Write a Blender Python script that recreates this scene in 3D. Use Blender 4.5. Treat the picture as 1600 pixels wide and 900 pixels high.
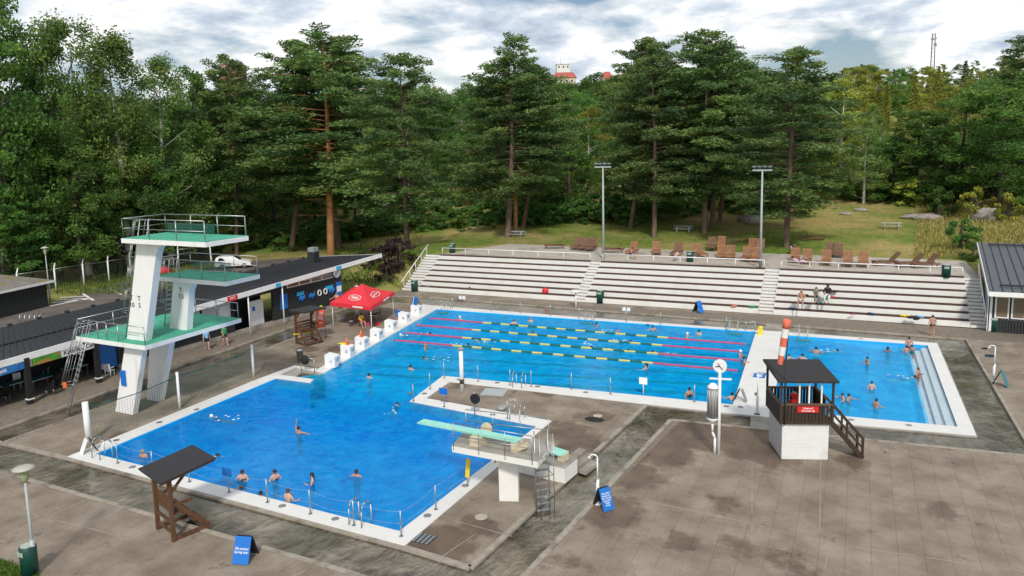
import bpy, bmesh, math, random
import numpy as np
from mathutils import Vector, Matrix
from mathutils.geometry import tessellate_polygon
random.seed(7); np.random.seed(7)
S = bpy.context.scene
for o in list(bpy.data.objects): bpy.data.objects.remove(o)
C = S.collection
R = math.radians

# ------------------------------------------------------------------ camera
FPX, PITCH, ROLL, YAW, CYO, HC = 1135.0, .1288, -.0231, .447, -70.9, 15.4
def _rot():
    c, s = math.cos, math.sin
    A = np.array([[1, 0, 0], [0, 0, -1], [0, 1, 0]], float)
    Y = np.array([[c(YAW), s(YAW), 0], [-s(YAW), c(YAW), 0], [0, 0, 1]])
    P = np.array([[1, 0, 0], [0, c(PITCH), -s(PITCH)], [0, s(PITCH), c(PITCH)]])
    Q = np.array([[c(ROLL), -s(ROLL), 0], [s(ROLL), c(ROLL), 0], [0, 0, 1]])
    return Q @ P @ A @ Y
CM = _rot()
cam = bpy.data.cameras.new('camera'); co = bpy.data.objects.new('camera', cam); C.objects.link(co)
cam.sensor_width = 36; cam.lens = 36 * FPX / 1600; cam.shift_y = CYO / 1600
cam.clip_start = .5; cam.clip_end = 6000
co.matrix_world = Matrix(((CM[0][0], -CM[1][0], -CM[2][0], 0), (CM[0][1], -CM[1][1], -CM[2][1], 0), (CM[0][2], -CM[1][2], -CM[2][2], HC), (0, 0, 0, 1)))
S.camera = co
S.render.resolution_x, S.render.resolution_y = 1024, 576
S.view_settings.view_transform = 'Standard'; S.view_settings.look = 'None'; S.view_settings.gamma = 1
S.view_settings.exposure = 0.0
S.view_settings.use_curve_mapping = False
def G(px, py, z=0.0):                       # photograph point -> place on the level z
    d = CM.T @ np.array([(px - 800) / FPX, (py - 450 - CYO) / FPX, 1.0]); t = (z - HC) / d[2]
    return Vector((d[0] * t, d[1] * t, z))
def pr(p):
    c = CM @ (np.array(p) - np.array([0, 0, HC]))
    return 800 + FPX * c[0] / c[2], 450 + CYO + FPX * c[1] / c[2]
def ztop(x, y, py):                         # height at which a plumb line over x, y meets the picture row py
    lo, hi = -2, 120
    for _ in range(40):
        m = (lo + hi) / 2
        if pr((x, y, m))[1] > py: lo = m
        else: hi = m
    return lo

# ------------------------------------------------------------------ sky and sun
SUN_EL, SUN_AZ = R(42), R(152)              # azimuth clockwise from +Y
W = bpy.data.worlds.new('World'); S.world = W; W.use_nodes = True
def world():
    nt = W.node_tree; nt.nodes.clear(); N = nt.nodes.new; L = nt.links.new
    out = N('ShaderNodeOutputWorld'); sky = N('ShaderNodeTexSky'); sky.sky_type = 'NISHITA'; sky.sun_disc = False
    sky.sun_elevation = SUN_EL; sky.sun_rotation = SUN_AZ
    b1 = N('ShaderNodeBackground'); b1.inputs[1].default_value = .085; L(sky.outputs[0], b1.inputs[0])
    tc = N('ShaderNodeTexCoord'); sep = N('ShaderNodeSeparateXYZ'); L(tc.outputs['Generated'], sep.inputs[0])
    ad = N('ShaderNodeMath'); ad.operation = 'ABSOLUTE'; L(sep.outputs[2], ad.inputs[0])
    a2 = N('ShaderNodeMath'); a2.inputs[1].default_value = .22; L(ad.outputs[0], a2.inputs[0])
    dv = N('ShaderNodeVectorMath'); dv.operation = 'DIVIDE'; L(tc.outputs['Generated'], dv.inputs[0])
    cb = N('ShaderNodeCombineXYZ'); L(a2.outputs[0], cb.inputs[0]); L(a2.outputs[0], cb.inputs[1]); cb.inputs[2].default_value = 1
    L(cb.outputs[0], dv.inputs[1])
    def noise(sc, det, off, rough=.55):
        m = N('ShaderNodeMapping'); m.inputs['Location'].default_value = off; m.inputs['Scale'].default_value = (1, 1, 2.2); L(dv.outputs[0], m.inputs[0])
        n = N('ShaderNodeTexNoise'); n.inputs['Scale'].default_value = sc; n.inputs['Detail'].default_value = det; n.inputs['Roughness'].default_value = rough
        n.inputs['Distortion'].default_value = .12
        L(m.outputs[0], n.inputs[0]); return n
    def ramp(n, stops):
        r = N('ShaderNodeValToRGB'); e = r.color_ramp.elements
        while len(e) > 1: e.remove(e[0])
        e[0].position, e[0].color = stops[0][0], (*stops[0][1], 1)
        for p, c in stops[1:]: q = e.new(p); q.color = (*c, 1)
        L(n.outputs[0], r.inputs[0]); return r
    mask = ramp(noise(1.1, 7, (3.1, 1.7, 0)), [(.43, (0, 0, 0)), (.52, (1, 1, 1))])
    shade = ramp(noise(2.3, 10, (8.3, 4.2, .6), .60), [(.33, (.40, .48, .60)), (.42, (.62, .69, .78)), (.49, (.90, .92, .94)), (.57, (1.0, 1.0, .98))])
    b2 = N('ShaderNodeBackground'); b2.inputs[1].default_value = 1.12; L(shade.outputs[0], b2.inputs[0])
    mx = N('ShaderNodeMixShader'); L(mask.outputs[0], mx.inputs[0]); L(b1.outputs[0], mx.inputs[1]); L(b2.outputs[0], mx.inputs[2])
    L(mx.outputs[0], out.inputs[0])
world()
sl = bpy.data.lights.new('sun', 'SUN'); sl.energy = 2.7; sl.angle = R(6); sl.color = (1, .955, .88)
so = bpy.data.objects.new('sun', sl); C.objects.link(so)
sd = Vector((math.sin(SUN_AZ) * math.cos(SUN_EL), math.cos(SUN_AZ) * math.cos(SUN_EL), math.sin(SUN_EL)))
so.rotation_euler = sd.to_track_quat('Z', 'Y').to_euler()

# ------------------------------------------------------------------ materials
MATS = {}
def mat(name, col, rough=.6, var=.12, scale=3.0, bump=0., bscale=20., metal=0., spec=.5, col2=None, island=0., world=False, c2pos=(.45, .6), stretch=None):
    if name in MATS: return MATS[name]
    m = bpy.data.materials.new(name); m.use_nodes = True; nt = m.node_tree; N = nt.nodes.new; L = nt.links.new
    b = nt.nodes['Principled BSDF']; b.inputs['Roughness'].default_value = rough; b.inputs['Metallic'].default_value = metal
    b.inputs['Specular IOR Level'].default_value = spec
    if world: g = N('ShaderNodeNewGeometry'); vec = g.outputs['Position']
    else: g = N('ShaderNodeTexCoord'); vec = g.outputs['Object']
    if stretch:
        mp = N('ShaderNodeMapping'); mp.inputs['Scale'].default_value = stretch; L(vec, mp.inputs[0]); vec = mp.outputs[0]
    n = N('ShaderNodeTexNoise'); n.inputs['Scale'].default_value = scale; n.inputs['Detail'].default_value = 6; n.inputs['Roughness'].default_value = .6; L(vec, n.inputs[0])
    r = N('ShaderNodeValToRGB'); e = r.color_ramp.elements; e[0].position = .3; e[1].position = .72
    e[0].color = (*[c * (1 - var) for c in col], 1); e[1].color = (*[min(1, c * (1 + var)) for c in col], 1); L(n.outputs[0], r.inputs[0])
    cur = r.outputs[0]
    if col2:
        n2 = N('ShaderNodeTexNoise'); n2.inputs['Scale'].default_value = scale * .37; n2.inputs['Detail'].default_value = 5; L(vec, n2.inputs[0])
        r2 = N('ShaderNodeValToRGB'); r2.color_ramp.elements[0].position = c2pos[0]; r2.color_ramp.elements[1].position = c2pos[1]; L(n2.outputs[0], r2.inputs[0])
        mx = N('ShaderNodeMix'); mx.data_type = 'RGBA'; L(r2.outputs[0], mx.inputs[0]); L(cur, mx.inputs[6]); mx.inputs[7].default_value = (*col2, 1); cur = mx.outputs[2]
    if island:
        gi = N('ShaderNodeNewGeometry'); mr = N('ShaderNodeMapRange'); mr.inputs[3].default_value = 1 - island; mr.inputs[4].default_value = 1 + island
        L(gi.outputs['Random Per Island'], mr.inputs[0])
        hv = N('ShaderNodeHueSaturation'); L(cur, hv.inputs['Color']); L(mr.outputs[0], hv.inputs['Value']); cur = hv.outputs[0]
    L(cur, b.inputs['Base Color'])
    if bump:
        nb = N('ShaderNodeTexNoise'); nb.inputs['Scale'].default_value = bscale; nb.inputs['Detail'].default_value = 4; L(vec, nb.inputs[0])
        bp = N('ShaderNodeBump'); bp.inputs['Strength'].default_value = bump; bp.inputs['Distance'].default_value = .02; L(nb.outputs[0], bp.inputs['Height']); L(bp.outputs[0], b.inputs['Normal'])
    MATS[name] = m; return m
def foliage(name, dark, light, transl=.25):
    m = bpy.data.materials.new(name); m.use_nodes = True; nt = m.node_tree; N = nt.nodes.new; L = nt.links.new
    b = nt.nodes['Principled BSDF']; b.inputs['Roughness'].default_value = .55; b.inputs['Specular IOR Level'].default_value = .25
    a = N('ShaderNodeAttribute'); a.attribute_name = 'tone'
    r = N('ShaderNodeValToRGB'); r.color_ramp.elements[0].color = (*dark, 1); r.color_ramp.elements[1].color = (*light, 1); L(a.outputs['Fac'], r.inputs[0])
    r.color_ramp.elements[1].position = .88; e = r.color_ramp.elements.new(1.0); e.color = (light[0] * 1.35, light[1] * .98, light[2] * .75, 1)
    oi = N('ShaderNodeObjectInfo'); mr = N('ShaderNodeMapRange'); mr.inputs[3].default_value = .78; mr.inputs[4].default_value = 1.22; L(oi.outputs['Random'], mr.inputs[0])
    mh = N('ShaderNodeMapRange'); mh.inputs[3].default_value = .482; mh.inputs[4].default_value = .514; L(oi.outputs['Random'], mh.inputs[0])
    hv = N('ShaderNodeHueSaturation'); L(r.outputs[0], hv.inputs['Color']); L(mr.outputs[0], hv.inputs['Value']); L(mh.outputs[0], hv.inputs['Hue'])
    L(hv.outputs[0], b.inputs['Base Color'])
    t = N('ShaderNodeBsdfTranslucent'); L(hv.outputs[0], t.inputs[0]); mx = N('ShaderNodeMixShader'); mx.inputs[0].default_value = transl
    L(b.outputs[0], mx.inputs[1]); L(t.outputs[0], mx.inputs[2]); L(mx.outputs[0], nt.nodes['Material Output'].inputs[0]); return m
def water(name, tint, rough=.03, wave=.6, wscale=2.2, stretch=(1, 1, 1), refl=1.0, body=None, clear=.35, deep=False):
    m = bpy.data.materials.new(name); m.use_nodes = True; nt = m.node_tree; N = nt.nodes.new; L = nt.links.new; nt.nodes.remove(nt.nodes['Principled BSDF'])
    g = N('ShaderNodeNewGeometry'); mp = N('ShaderNodeMapping'); mp.inputs['Scale'].default_value = stretch; L(g.outputs['Position'], mp.inputs[0])
    n = N('ShaderNodeTexNoise'); n.inputs['Scale'].default_value = wscale; n.inputs['Detail'].default_value = 5; n.inputs['Roughness'].default_value = .55; n.inputs['Distortion'].default_value = .6; L(mp.outputs[0], n.inputs[0])
    n2 = N('ShaderNodeTexNoise'); n2.inputs['Scale'].default_value = wscale * .16; n2.inputs['Detail'].default_value = 2; L(mp.outputs[0], n2.inputs[0])
    mu = N('ShaderNodeMath'); mu.operation = 'MULTIPLY'; L(n.outputs[0], mu.inputs[0]); L(n2.outputs[0], mu.inputs[1])
    bp = N('ShaderNodeBump'); bp.inputs['Strength'].default_value = wave; bp.inputs['Distance'].default_value = .12; L(mu.outputs[0], bp.inputs['Height'])
    fr = N('ShaderNodeFresnel'); fr.inputs[0].default_value = 1.33; L(bp.outputs[0], fr.inputs[1])
    fm = N('ShaderNodeMath'); fm.operation = 'MULTIPLY'; fm.inputs[1].default_value = refl; L(fr.outputs[0], fm.inputs[0])
    gl = N('ShaderNodeBsdfGlossy'); gl.inputs['Roughness'].default_value = rough; L(bp.outputs[0], gl.inputs['Normal'])
    tr = N('ShaderNodeBsdfTransparent'); tr.inputs[0].default_value = (*tint, 1)
    under = tr.outputs[0]
    if body:                       # light scattered back by the water itself; deep over the diving pit
        df = N('ShaderNodeBsdfDiffuse'); L(bp.outputs[0], df.inputs['Normal']); mb_ = N('ShaderNodeMixShader'); mb_.inputs[0].default_value = clear; L(df.outputs[0], mb_.inputs[1]); L(tr.outputs[0], mb_.inputs[2]); under = mb_.outputs[0]
        n3 = N('ShaderNodeTexNoise'); n3.inputs['Scale'].default_value = 1.1; n3.inputs['Detail'].default_value = 7; n3.inputs['Roughness'].default_value = .68; n3.inputs['Distortion'].default_value = .8; L(mp.outputs[0], n3.inputs[0])
        r3 = N('ShaderNodeValToRGB'); r3.color_ramp.elements[0].position = .32; r3.color_ramp.elements[1].position = .72
        r3.color_ramp.elements[0].color = (body[0] * .7, body[1] * .66, body[2] * .78, 1); r3.color_ramp.elements[1].color = (body[0] * 4 + .004, body[1] * 1.42, min(1, body[2] * 1.13), 1); L(n3.outputs[0], r3.inputs[0]); cur = r3.outputs[0]
        if deep:
            n4 = N('ShaderNodeTexNoise'); n4.inputs['Scale'].default_value = .35; n4.inputs['Detail'].default_value = 4; L(g.outputs['Position'], n4.inputs[0])
            sp = N('ShaderNodeSeparateXYZ'); L(g.outputs['Position'], sp.inputs[0]); a4 = N('ShaderNodeMath'); a4.operation = 'MULTIPLY_ADD'; a4.inputs[1].default_value = 5; L(n4.outputs[0], a4.inputs[0]); L(sp.outputs[1], a4.inputs[2])
            mr = N('ShaderNodeMapRange'); mr.inputs[1].default_value = 40.5; mr.inputs[2].default_value = 36.8; L(a4.outputs[0], mr.inputs[0])
            mc = N('ShaderNodeMix'); mc.data_type = 'RGBA'; mc.blend_type = 'MULTIPLY'; L(mr.outputs[0], mc.inputs[0]); L(cur, mc.inputs[6]); mc.inputs[7].default_value = (.3, .62, .84, 1); cur = mc.outputs[2]
        L(cur, df.inputs[0])
    mx = N('ShaderNodeMixShader'); L(fm.outputs[0], mx.inputs[0]); L(under, mx.inputs[1]); L(gl.outputs[0], mx.inputs[2])
    L(mx.outputs[0], nt.nodes['Material Output'].inputs[0]); return m
def paving():
    m = bpy.data.materials.new('paving'); m.use_nodes = True; nt = m.node_tree; N = nt.nodes.new; L = nt.links.new
    b = nt.nodes['Principled BSDF']; g = N('ShaderNodeNewGeometry'); P = g.outputs['Position']
    def nz(s, d=6, r=.6, off=(0, 0, 0)):
        mp = N('ShaderNodeMapping'); mp.inputs['Location'].default_value = off; L(P, mp.inputs[0])
        n = N('ShaderNodeTexNoise'); n.inputs['Scale'].default_value = s; n.inputs['Detail'].default_value = d; n.inputs['Roughness'].default_value = r; L(mp.outputs[0], n.inputs[0]); return n.outputs[0]
    def rp(v, *st):
        r = N('ShaderNodeValToRGB'); e = r.color_ramp.elements
        e[0].position, e[0].color = st[0][0], (*st[0][1], 1); e[1].position, e[1].color = st[1][0], (*st[1][1], 1)
        for p, c in st[2:]: q = e.new(p); q.color = (*c, 1)
        L(v, r.inputs[0]); return r.outputs[0]
    def mix(f, a, c, mode='MIX'):
        x = N('ShaderNodeMix'); x.data_type = 'RGBA'; x.blend_type = mode; L(f, x.inputs[0]) if hasattr(f, 'links') else setattr(x.inputs[0], 'default_value', f)
        for i, v in ((6, a), (7, c)):
            if isinstance(v, tuple): x.inputs[i].default_value = (*v, 1)
            else: L(v, x.inputs[i])
        return x.outputs[2]
    base = rp(nz(.55), (.3, (.185, .145, .108)), (.72, (.355, .300, .232)))
    fine = rp(nz(14, 8, .7), (.3, (.74, .74, .74)), (.7, (1.16, 1.16, 1.16)))
    c = mix(1.0, base, fine, 'MULTIPLY')
    mr = N('ShaderNodeMapRange'); mr.inputs[3].default_value = .93; mr.inputs[4].default_value = 1.06; L(g.outputs['Random Per Island'], mr.inputs[0])
    hv = N('ShaderNodeHueSaturation'); L(c, hv.inputs['Color']); L(mr.outputs[0], hv.inputs['Value']); c = hv.outputs[0]
    warp = N('ShaderNodeTexNoise'); warp.inputs['Scale'].default_value = .75; warp.inputs['Detail'].default_value = 8; warp.inputs['Roughness'].default_value = .65; L(P, warp.inputs[0])
    acc = None                       # puddled patches where the slabs stay damp: each has its own place, size and ragged outline
    for px_, py_, r_ in ((1090, 678, 2.6), (1170, 690, 2.4), (1215, 715, 1.6), (1030, 705, 2.0), (985, 742, 1.7), (950, 800, 1.6), (905, 690, 1.7), (890, 672, 1.3), (930, 650, 1.2), (862, 730, 1.3), (690, 850, 1.7), (745, 820, 1.0), (893, 884, .75), (1236, 880, .85), (1065, 846, .9), (1150, 852, .8), (1128, 790, .9), (250, 690, .9), (190, 682, .9), (280, 770, .9), (45, 752, .6), (470, 560, 1.2), (530, 545, 1.2), (480, 545, 1.0), (850, 612, .9), (720, 602, .8), (340, 815, .8), (1330, 720, .9), (1480, 800, .8)):
        q = G(px_, py_); ds = N('ShaderNodeVectorMath'); ds.operation = 'DISTANCE'; L(P, ds.inputs[0]); ds.inputs[1].default_value = tuple(q)
        m1 = N('ShaderNodeMath'); m1.operation = 'SUBTRACT'; L(ds.outputs['Value'], m1.inputs[0]); m1.inputs[1].default_value = r_
        if acc is None: acc = m1.outputs[0]
        else: mn_ = N('ShaderNodeMath'); mn_.operation = 'MINIMUM'; L(acc, mn_.inputs[0]); L(m1.outputs[0], mn_.inputs[1]); acc = mn_.outputs[0]
    ma = N('ShaderNodeMath'); ma.operation = 'MULTIPLY_ADD'; L(warp.outputs[0], ma.inputs[0]); ma.inputs[1].default_value = 3.6; L(acc, ma.inputs[2])
    mw = N('ShaderNodeMapRange'); mw.inputs[1].default_value = 1.85; mw.inputs[2].default_value = 1.35; L(ma.outputs[0], mw.inputs[0]); wet = mw.outputs[0]
    dirt = rp(nz(.9, 7, .7, (9, 1, 3)), (.60, (0, 0, 0)), (.74, (1, 1, 1)))
    c = mix(dirt, c, (.085, .062, .05))
    dark = mix(1.0, c, (.58, .50, .46), 'MULTIPLY'); c = mix(wet, c, dark)
    L(c, b.inputs['Base Color'])
    ro = rp(wet, (0, (.86, .86, .86)), (1, (.5, .5, .5))); L(ro, b.inputs['Roughness']); b.inputs['Specular IOR Level'].default_value = .35
    bp = N('ShaderNodeBump'); bp.inputs['Strength'].default_value = .35; bp.inputs['Distance'].default_value = .01; L(nz(30, 4), bp.inputs['Height']); L(bp.outputs[0], b.inputs['Normal'])
    return m
def grass_mat():
    m = bpy.data.materials.new('grass_ground'); m.use_nodes = True; nt = m.node_tree; N = nt.nodes.new; L = nt.links.new
    b = nt.nodes['Principled BSDF']; b.inputs['Roughness'].default_value = .95; b.inputs['Specular IOR Level'].default_value = .1
    g = N('ShaderNodeNewGeometry')
    def nz(s, d=6, off=(0, 0, 0)):
        mp = N('ShaderNodeMapping'); mp.inputs['Location'].default_value = off; L(g.outputs['Position'], mp.inputs[0])
        n = N('ShaderNodeTexNoise'); n.inputs['Scale'].default_value = s; n.inputs['Detail'].default_value = d; n.inputs['Roughness'].default_value = .65; L(mp.outputs[0], n.inputs[0]); return n.outputs[0]
    def rp(v, a, c):
        r = N('ShaderNodeValToRGB'); e = r.color_ramp.elements; e[0].position, e[0].color = a[0], (*a[1], 1); e[1].position, e[1].color = c[0], (*c[1], 1); L(v, r.inputs[0]); return r.outputs[0]
    green = rp(nz(1.6, 8), (.3, (.07, .13, .022)), (.7, (.22, .29, .055)))
    dry = rp(nz(2.5, 8, (5, 5, 0)), (.3, (.24, .185, .065)), (.7, (.48, .385, .16)))
    f = rp(nz(.085, 6, (2, 7, 0)), (.43, (0, 0, 0)), (.60, (1, 1, 1)))
    x = N('ShaderNodeMix'); x.data_type = 'RGBA'; L(f, x.inputs[0]); L(green, x.inputs[6]); L(dry, x.inputs[7])
    L(x.outputs[2], b.inputs['Base Color'])
    bp = N('ShaderNodeBump'); bp.inputs['Strength'].default_value = .9; bp.inputs['Distance'].default_value = .12; L(nz(4, 8), bp.inputs['Height']); L(bp.outputs[0], b.inputs['Normal'])
    return m
M_pave = paving(); M_grass = grass_mat()
M_joint = mat('joint', (.20, .165, .125), .9, .3, world=True)
M_kerb = mat('kerb_concrete', (.33, .29, .235), .85, .22, 2.5, .4, 30, world=True, col2=(.15, .125, .09), c2pos=(.52, .7))
M_cope = mat('white_coping', (.74, .73, .70), .55, .05, 1.2, .12, 25, world=True, col2=(.66, .64, .6), c2pos=(.55, .8))
M_bed = mat('mossy_channel_bed', (.36, .32, .25), .9, .4, .9, .6, 8, world=True, col2=(.16, .14, .08), c2pos=(.47, .62))
M_white = mat('white_paint', (.83, .83, .82), .5, .05, 2.0, .08, 30, col2=(.68, .67, .63), c2pos=(.58, .8))
M_conc_w = mat('painted_concrete', (.80, .79, .75), .75, .05, 1.1, .15, 14, world=True, col2=(.66, .63, .57), c2pos=(.58, .8))
M_conc = mat('concrete', (.34, .31, .27), .85, .2, 1.5, .3, 18, world=True, col2=(.22, .19, .16), c2pos=(.5, .7))
M_conc_l = mat('pale_concrete', (.46, .41, .345), .85, .16, 1.2, .25, 15, world=True, col2=(.30, .25, .20), c2pos=(.52, .72))
M_tower = mat('tower_concrete', (.84, .84, .83), .6, .05, 2.2, .08, 30, col2=(.58, .54, .46), c2pos=(.60, .80), stretch=(1.3, 1.3, .16))
M_bench = mat('brown_bench_wood', (.085, .05, .042), .95, .25, 3, .2, 30, spec=.1)
M_steel = mat('galvanised_steel', (.42, .43, .43), .38, .15, 5, metal=.85)
M_steel_p = mat('grey_metal_paint', (.40, .44, .45), .45, .08, 4)
M_green = mat('green_platform', (.055, .37, .235), .75, .16, 1.1, .1, 40, col2=(.10, .43, .29), c2pos=(.48, .68))
M_mint = mat('mint_board', (.33, .70, .58), .55, .1, 3)
M_wood = mat('brown_stained_wood', (.115, .052, .024), .65, .35, 6, .3, 25, stretch=(1, 1, .25))
M_wood_d = mat('dark_brown_wood', (.045, .026, .019), .65, .3, 6, .3, 25)
M_lounge = mat('lounger_wood', (.30, .13, .055), .65, .3, 5, .2, 30, col2=(.2, .10, .055), c2pos=(.45, .65), island=.15)
M_lounge_d = mat('weathered_lounger_wood', (.17, .085, .05), .7, .3, 5, .2, 30, island=.15)
M_felt = mat('roofing_felt', (.03, .029, .032), .85, .25, 8, .3, 60)
M_roof = mat('dark_sheet_roof', (.033, .035, .042), .5, .2, 2, .1, 10)
M_roof2 = mat('slate_blue_roof', (.075, .085, .105), .45, .12, 1.5, .05, 10)
M_black = mat('dark_wall_board', (.022, .026, .028), .6, .25, 4, .2, 30, island=.25)
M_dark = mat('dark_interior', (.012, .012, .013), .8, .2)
M_blue = mat('sign_blue', (.01, .16, .56), .4, .06)
M_red = mat('sign_red', (.66, .022, .028), .45, .06)
M_txt = mat('white_lettering', (.85, .85, .85), .5, .02)
M_txtb = mat('black_lettering', (.02, .02, .025), .5, .02)
M_tent = mat('red_canvas', (.72, .03, .045), .7, .06, 3, .1, 30)
M_bin = mat('dark_green_enamel', (.006, .06, .045), .4, .15)
M_bin_top = mat('pale_bin_lid', (.4, .45, .4), .4, .1)
M_orange = mat('orange_plastic', (.85, .17, .03), .45, .06)
M_yellow = mat('yellow_foam', (.82, .62, .02), .5, .06)
M_pink = mat('pink_float', (.62, .07, .17), .5, .1)
M_fgreen = mat('green_float', (.01, .13, .085), .5, .1)
M_fyellow = mat('yellow_float', (.78, .66, .15), .5, .1)
M_pool = mat('pool_paint', (.0, .46, .93), .6, .10, .55, world=True)
M_poold = mat('deep_pool_paint', (.008, .125, .52), .6, .12, .35, world=True)
M_kid = mat('light_pool_paint', (.01, .46, .92), .6, .06, .4, world=True)
M_step = mat('white_pool_step', (.74, .80, .82), .6, .04)
M_line = mat('lane_line_paint', (.002, .008, .03), .6, .1)
M_skin = [mat('skin_fair', (.60, .36, .26), .5, .05), mat('skin_tan', (.46, .25, .165), .5, .05), mat('skin_brown', (.17, .085, .055), .5, .05)]
M_hair = [mat('hair_dark', (.015, .012, .01), .6, .2), mat('hair_brown', (.08, .04, .02), .6, .2), mat('hair_fair', (.34, .22, .11), .6, .2)]
M_grey = mat('grey_plastic', (.28, .29, .3), .5, .1)
M_turq = mat('turquoise_table', (.03, .22, .27), .5, .1)
M_car = mat('white_car_paint', (.80, .80, .80), .25, .02)
M_glass = mat('dark_glass', (.02, .025, .03), .08, .1)
M_tyre = mat('tyre_rubber', (.02, .02, .02), .8, .1)
M_pane = mat('window_pane', (.20, .155, .11), .12, .25, .8)
M_asph = mat('asphalt', (.15, .125, .11), .92, .18, 1.2, .3, 30, world=True, col2=(.11, .09, .08))
M_rock = mat('granite_rock', (.30, .27, .24), .9, .35, 2, .7, 8)
M_bark = mat('pine_bark', (.17, .115, .085), .9, .35, 3, .8, 12, stretch=(1, 1, .3))
M_bark_o = mat('orange_pine_bark', (.34, .155, .06), .9, .3, 3, .8, 12, stretch=(1, 1, .3))
M_bark_w = mat('birch_bark', (.52, .5, .46), .8, .2, 3, .3, 10, col2=(.05, .045, .04), c2pos=(.56, .62))
M_bark_d = mat('dark_bark', (.075, .06, .048), .9, .3, 3, .6, 12)
F_pine = foliage('pine_needles', (.044, .10, .036), (.205, .315, .09), .3)
F_dec = foliage('broad_leaves', (.038, .105, .026), (.18, .34, .07), .42)
F_birch = foliage('birch_leaves', (.066, .13, .034), (.26, .36, .095), .42)
F_light = foliage('pale_sunlit_leaves', (.15, .20, .028), (.48, .50, .09), .35)  # pale leaves; sunshine on the right-hand slope is put into this colour
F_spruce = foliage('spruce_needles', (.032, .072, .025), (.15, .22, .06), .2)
F_spruce_l = foliage('sunlit_spruce_needles', (.12, .15, .026), (.45, .45, .09), .2)  # sunlight on the far trees painted into the needle colour
F_purple = foliage('purple_leaves', (.02, .010, .013), (.085, .05, .045), .2)
F_grass = foliage('dry_grass_blades', (.17, .17, .04), (.50, .42, .16), .35)
F_grassg = foliage('green_grass_blades', (.05, .09, .015), (.16, .22, .04), .3)

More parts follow.
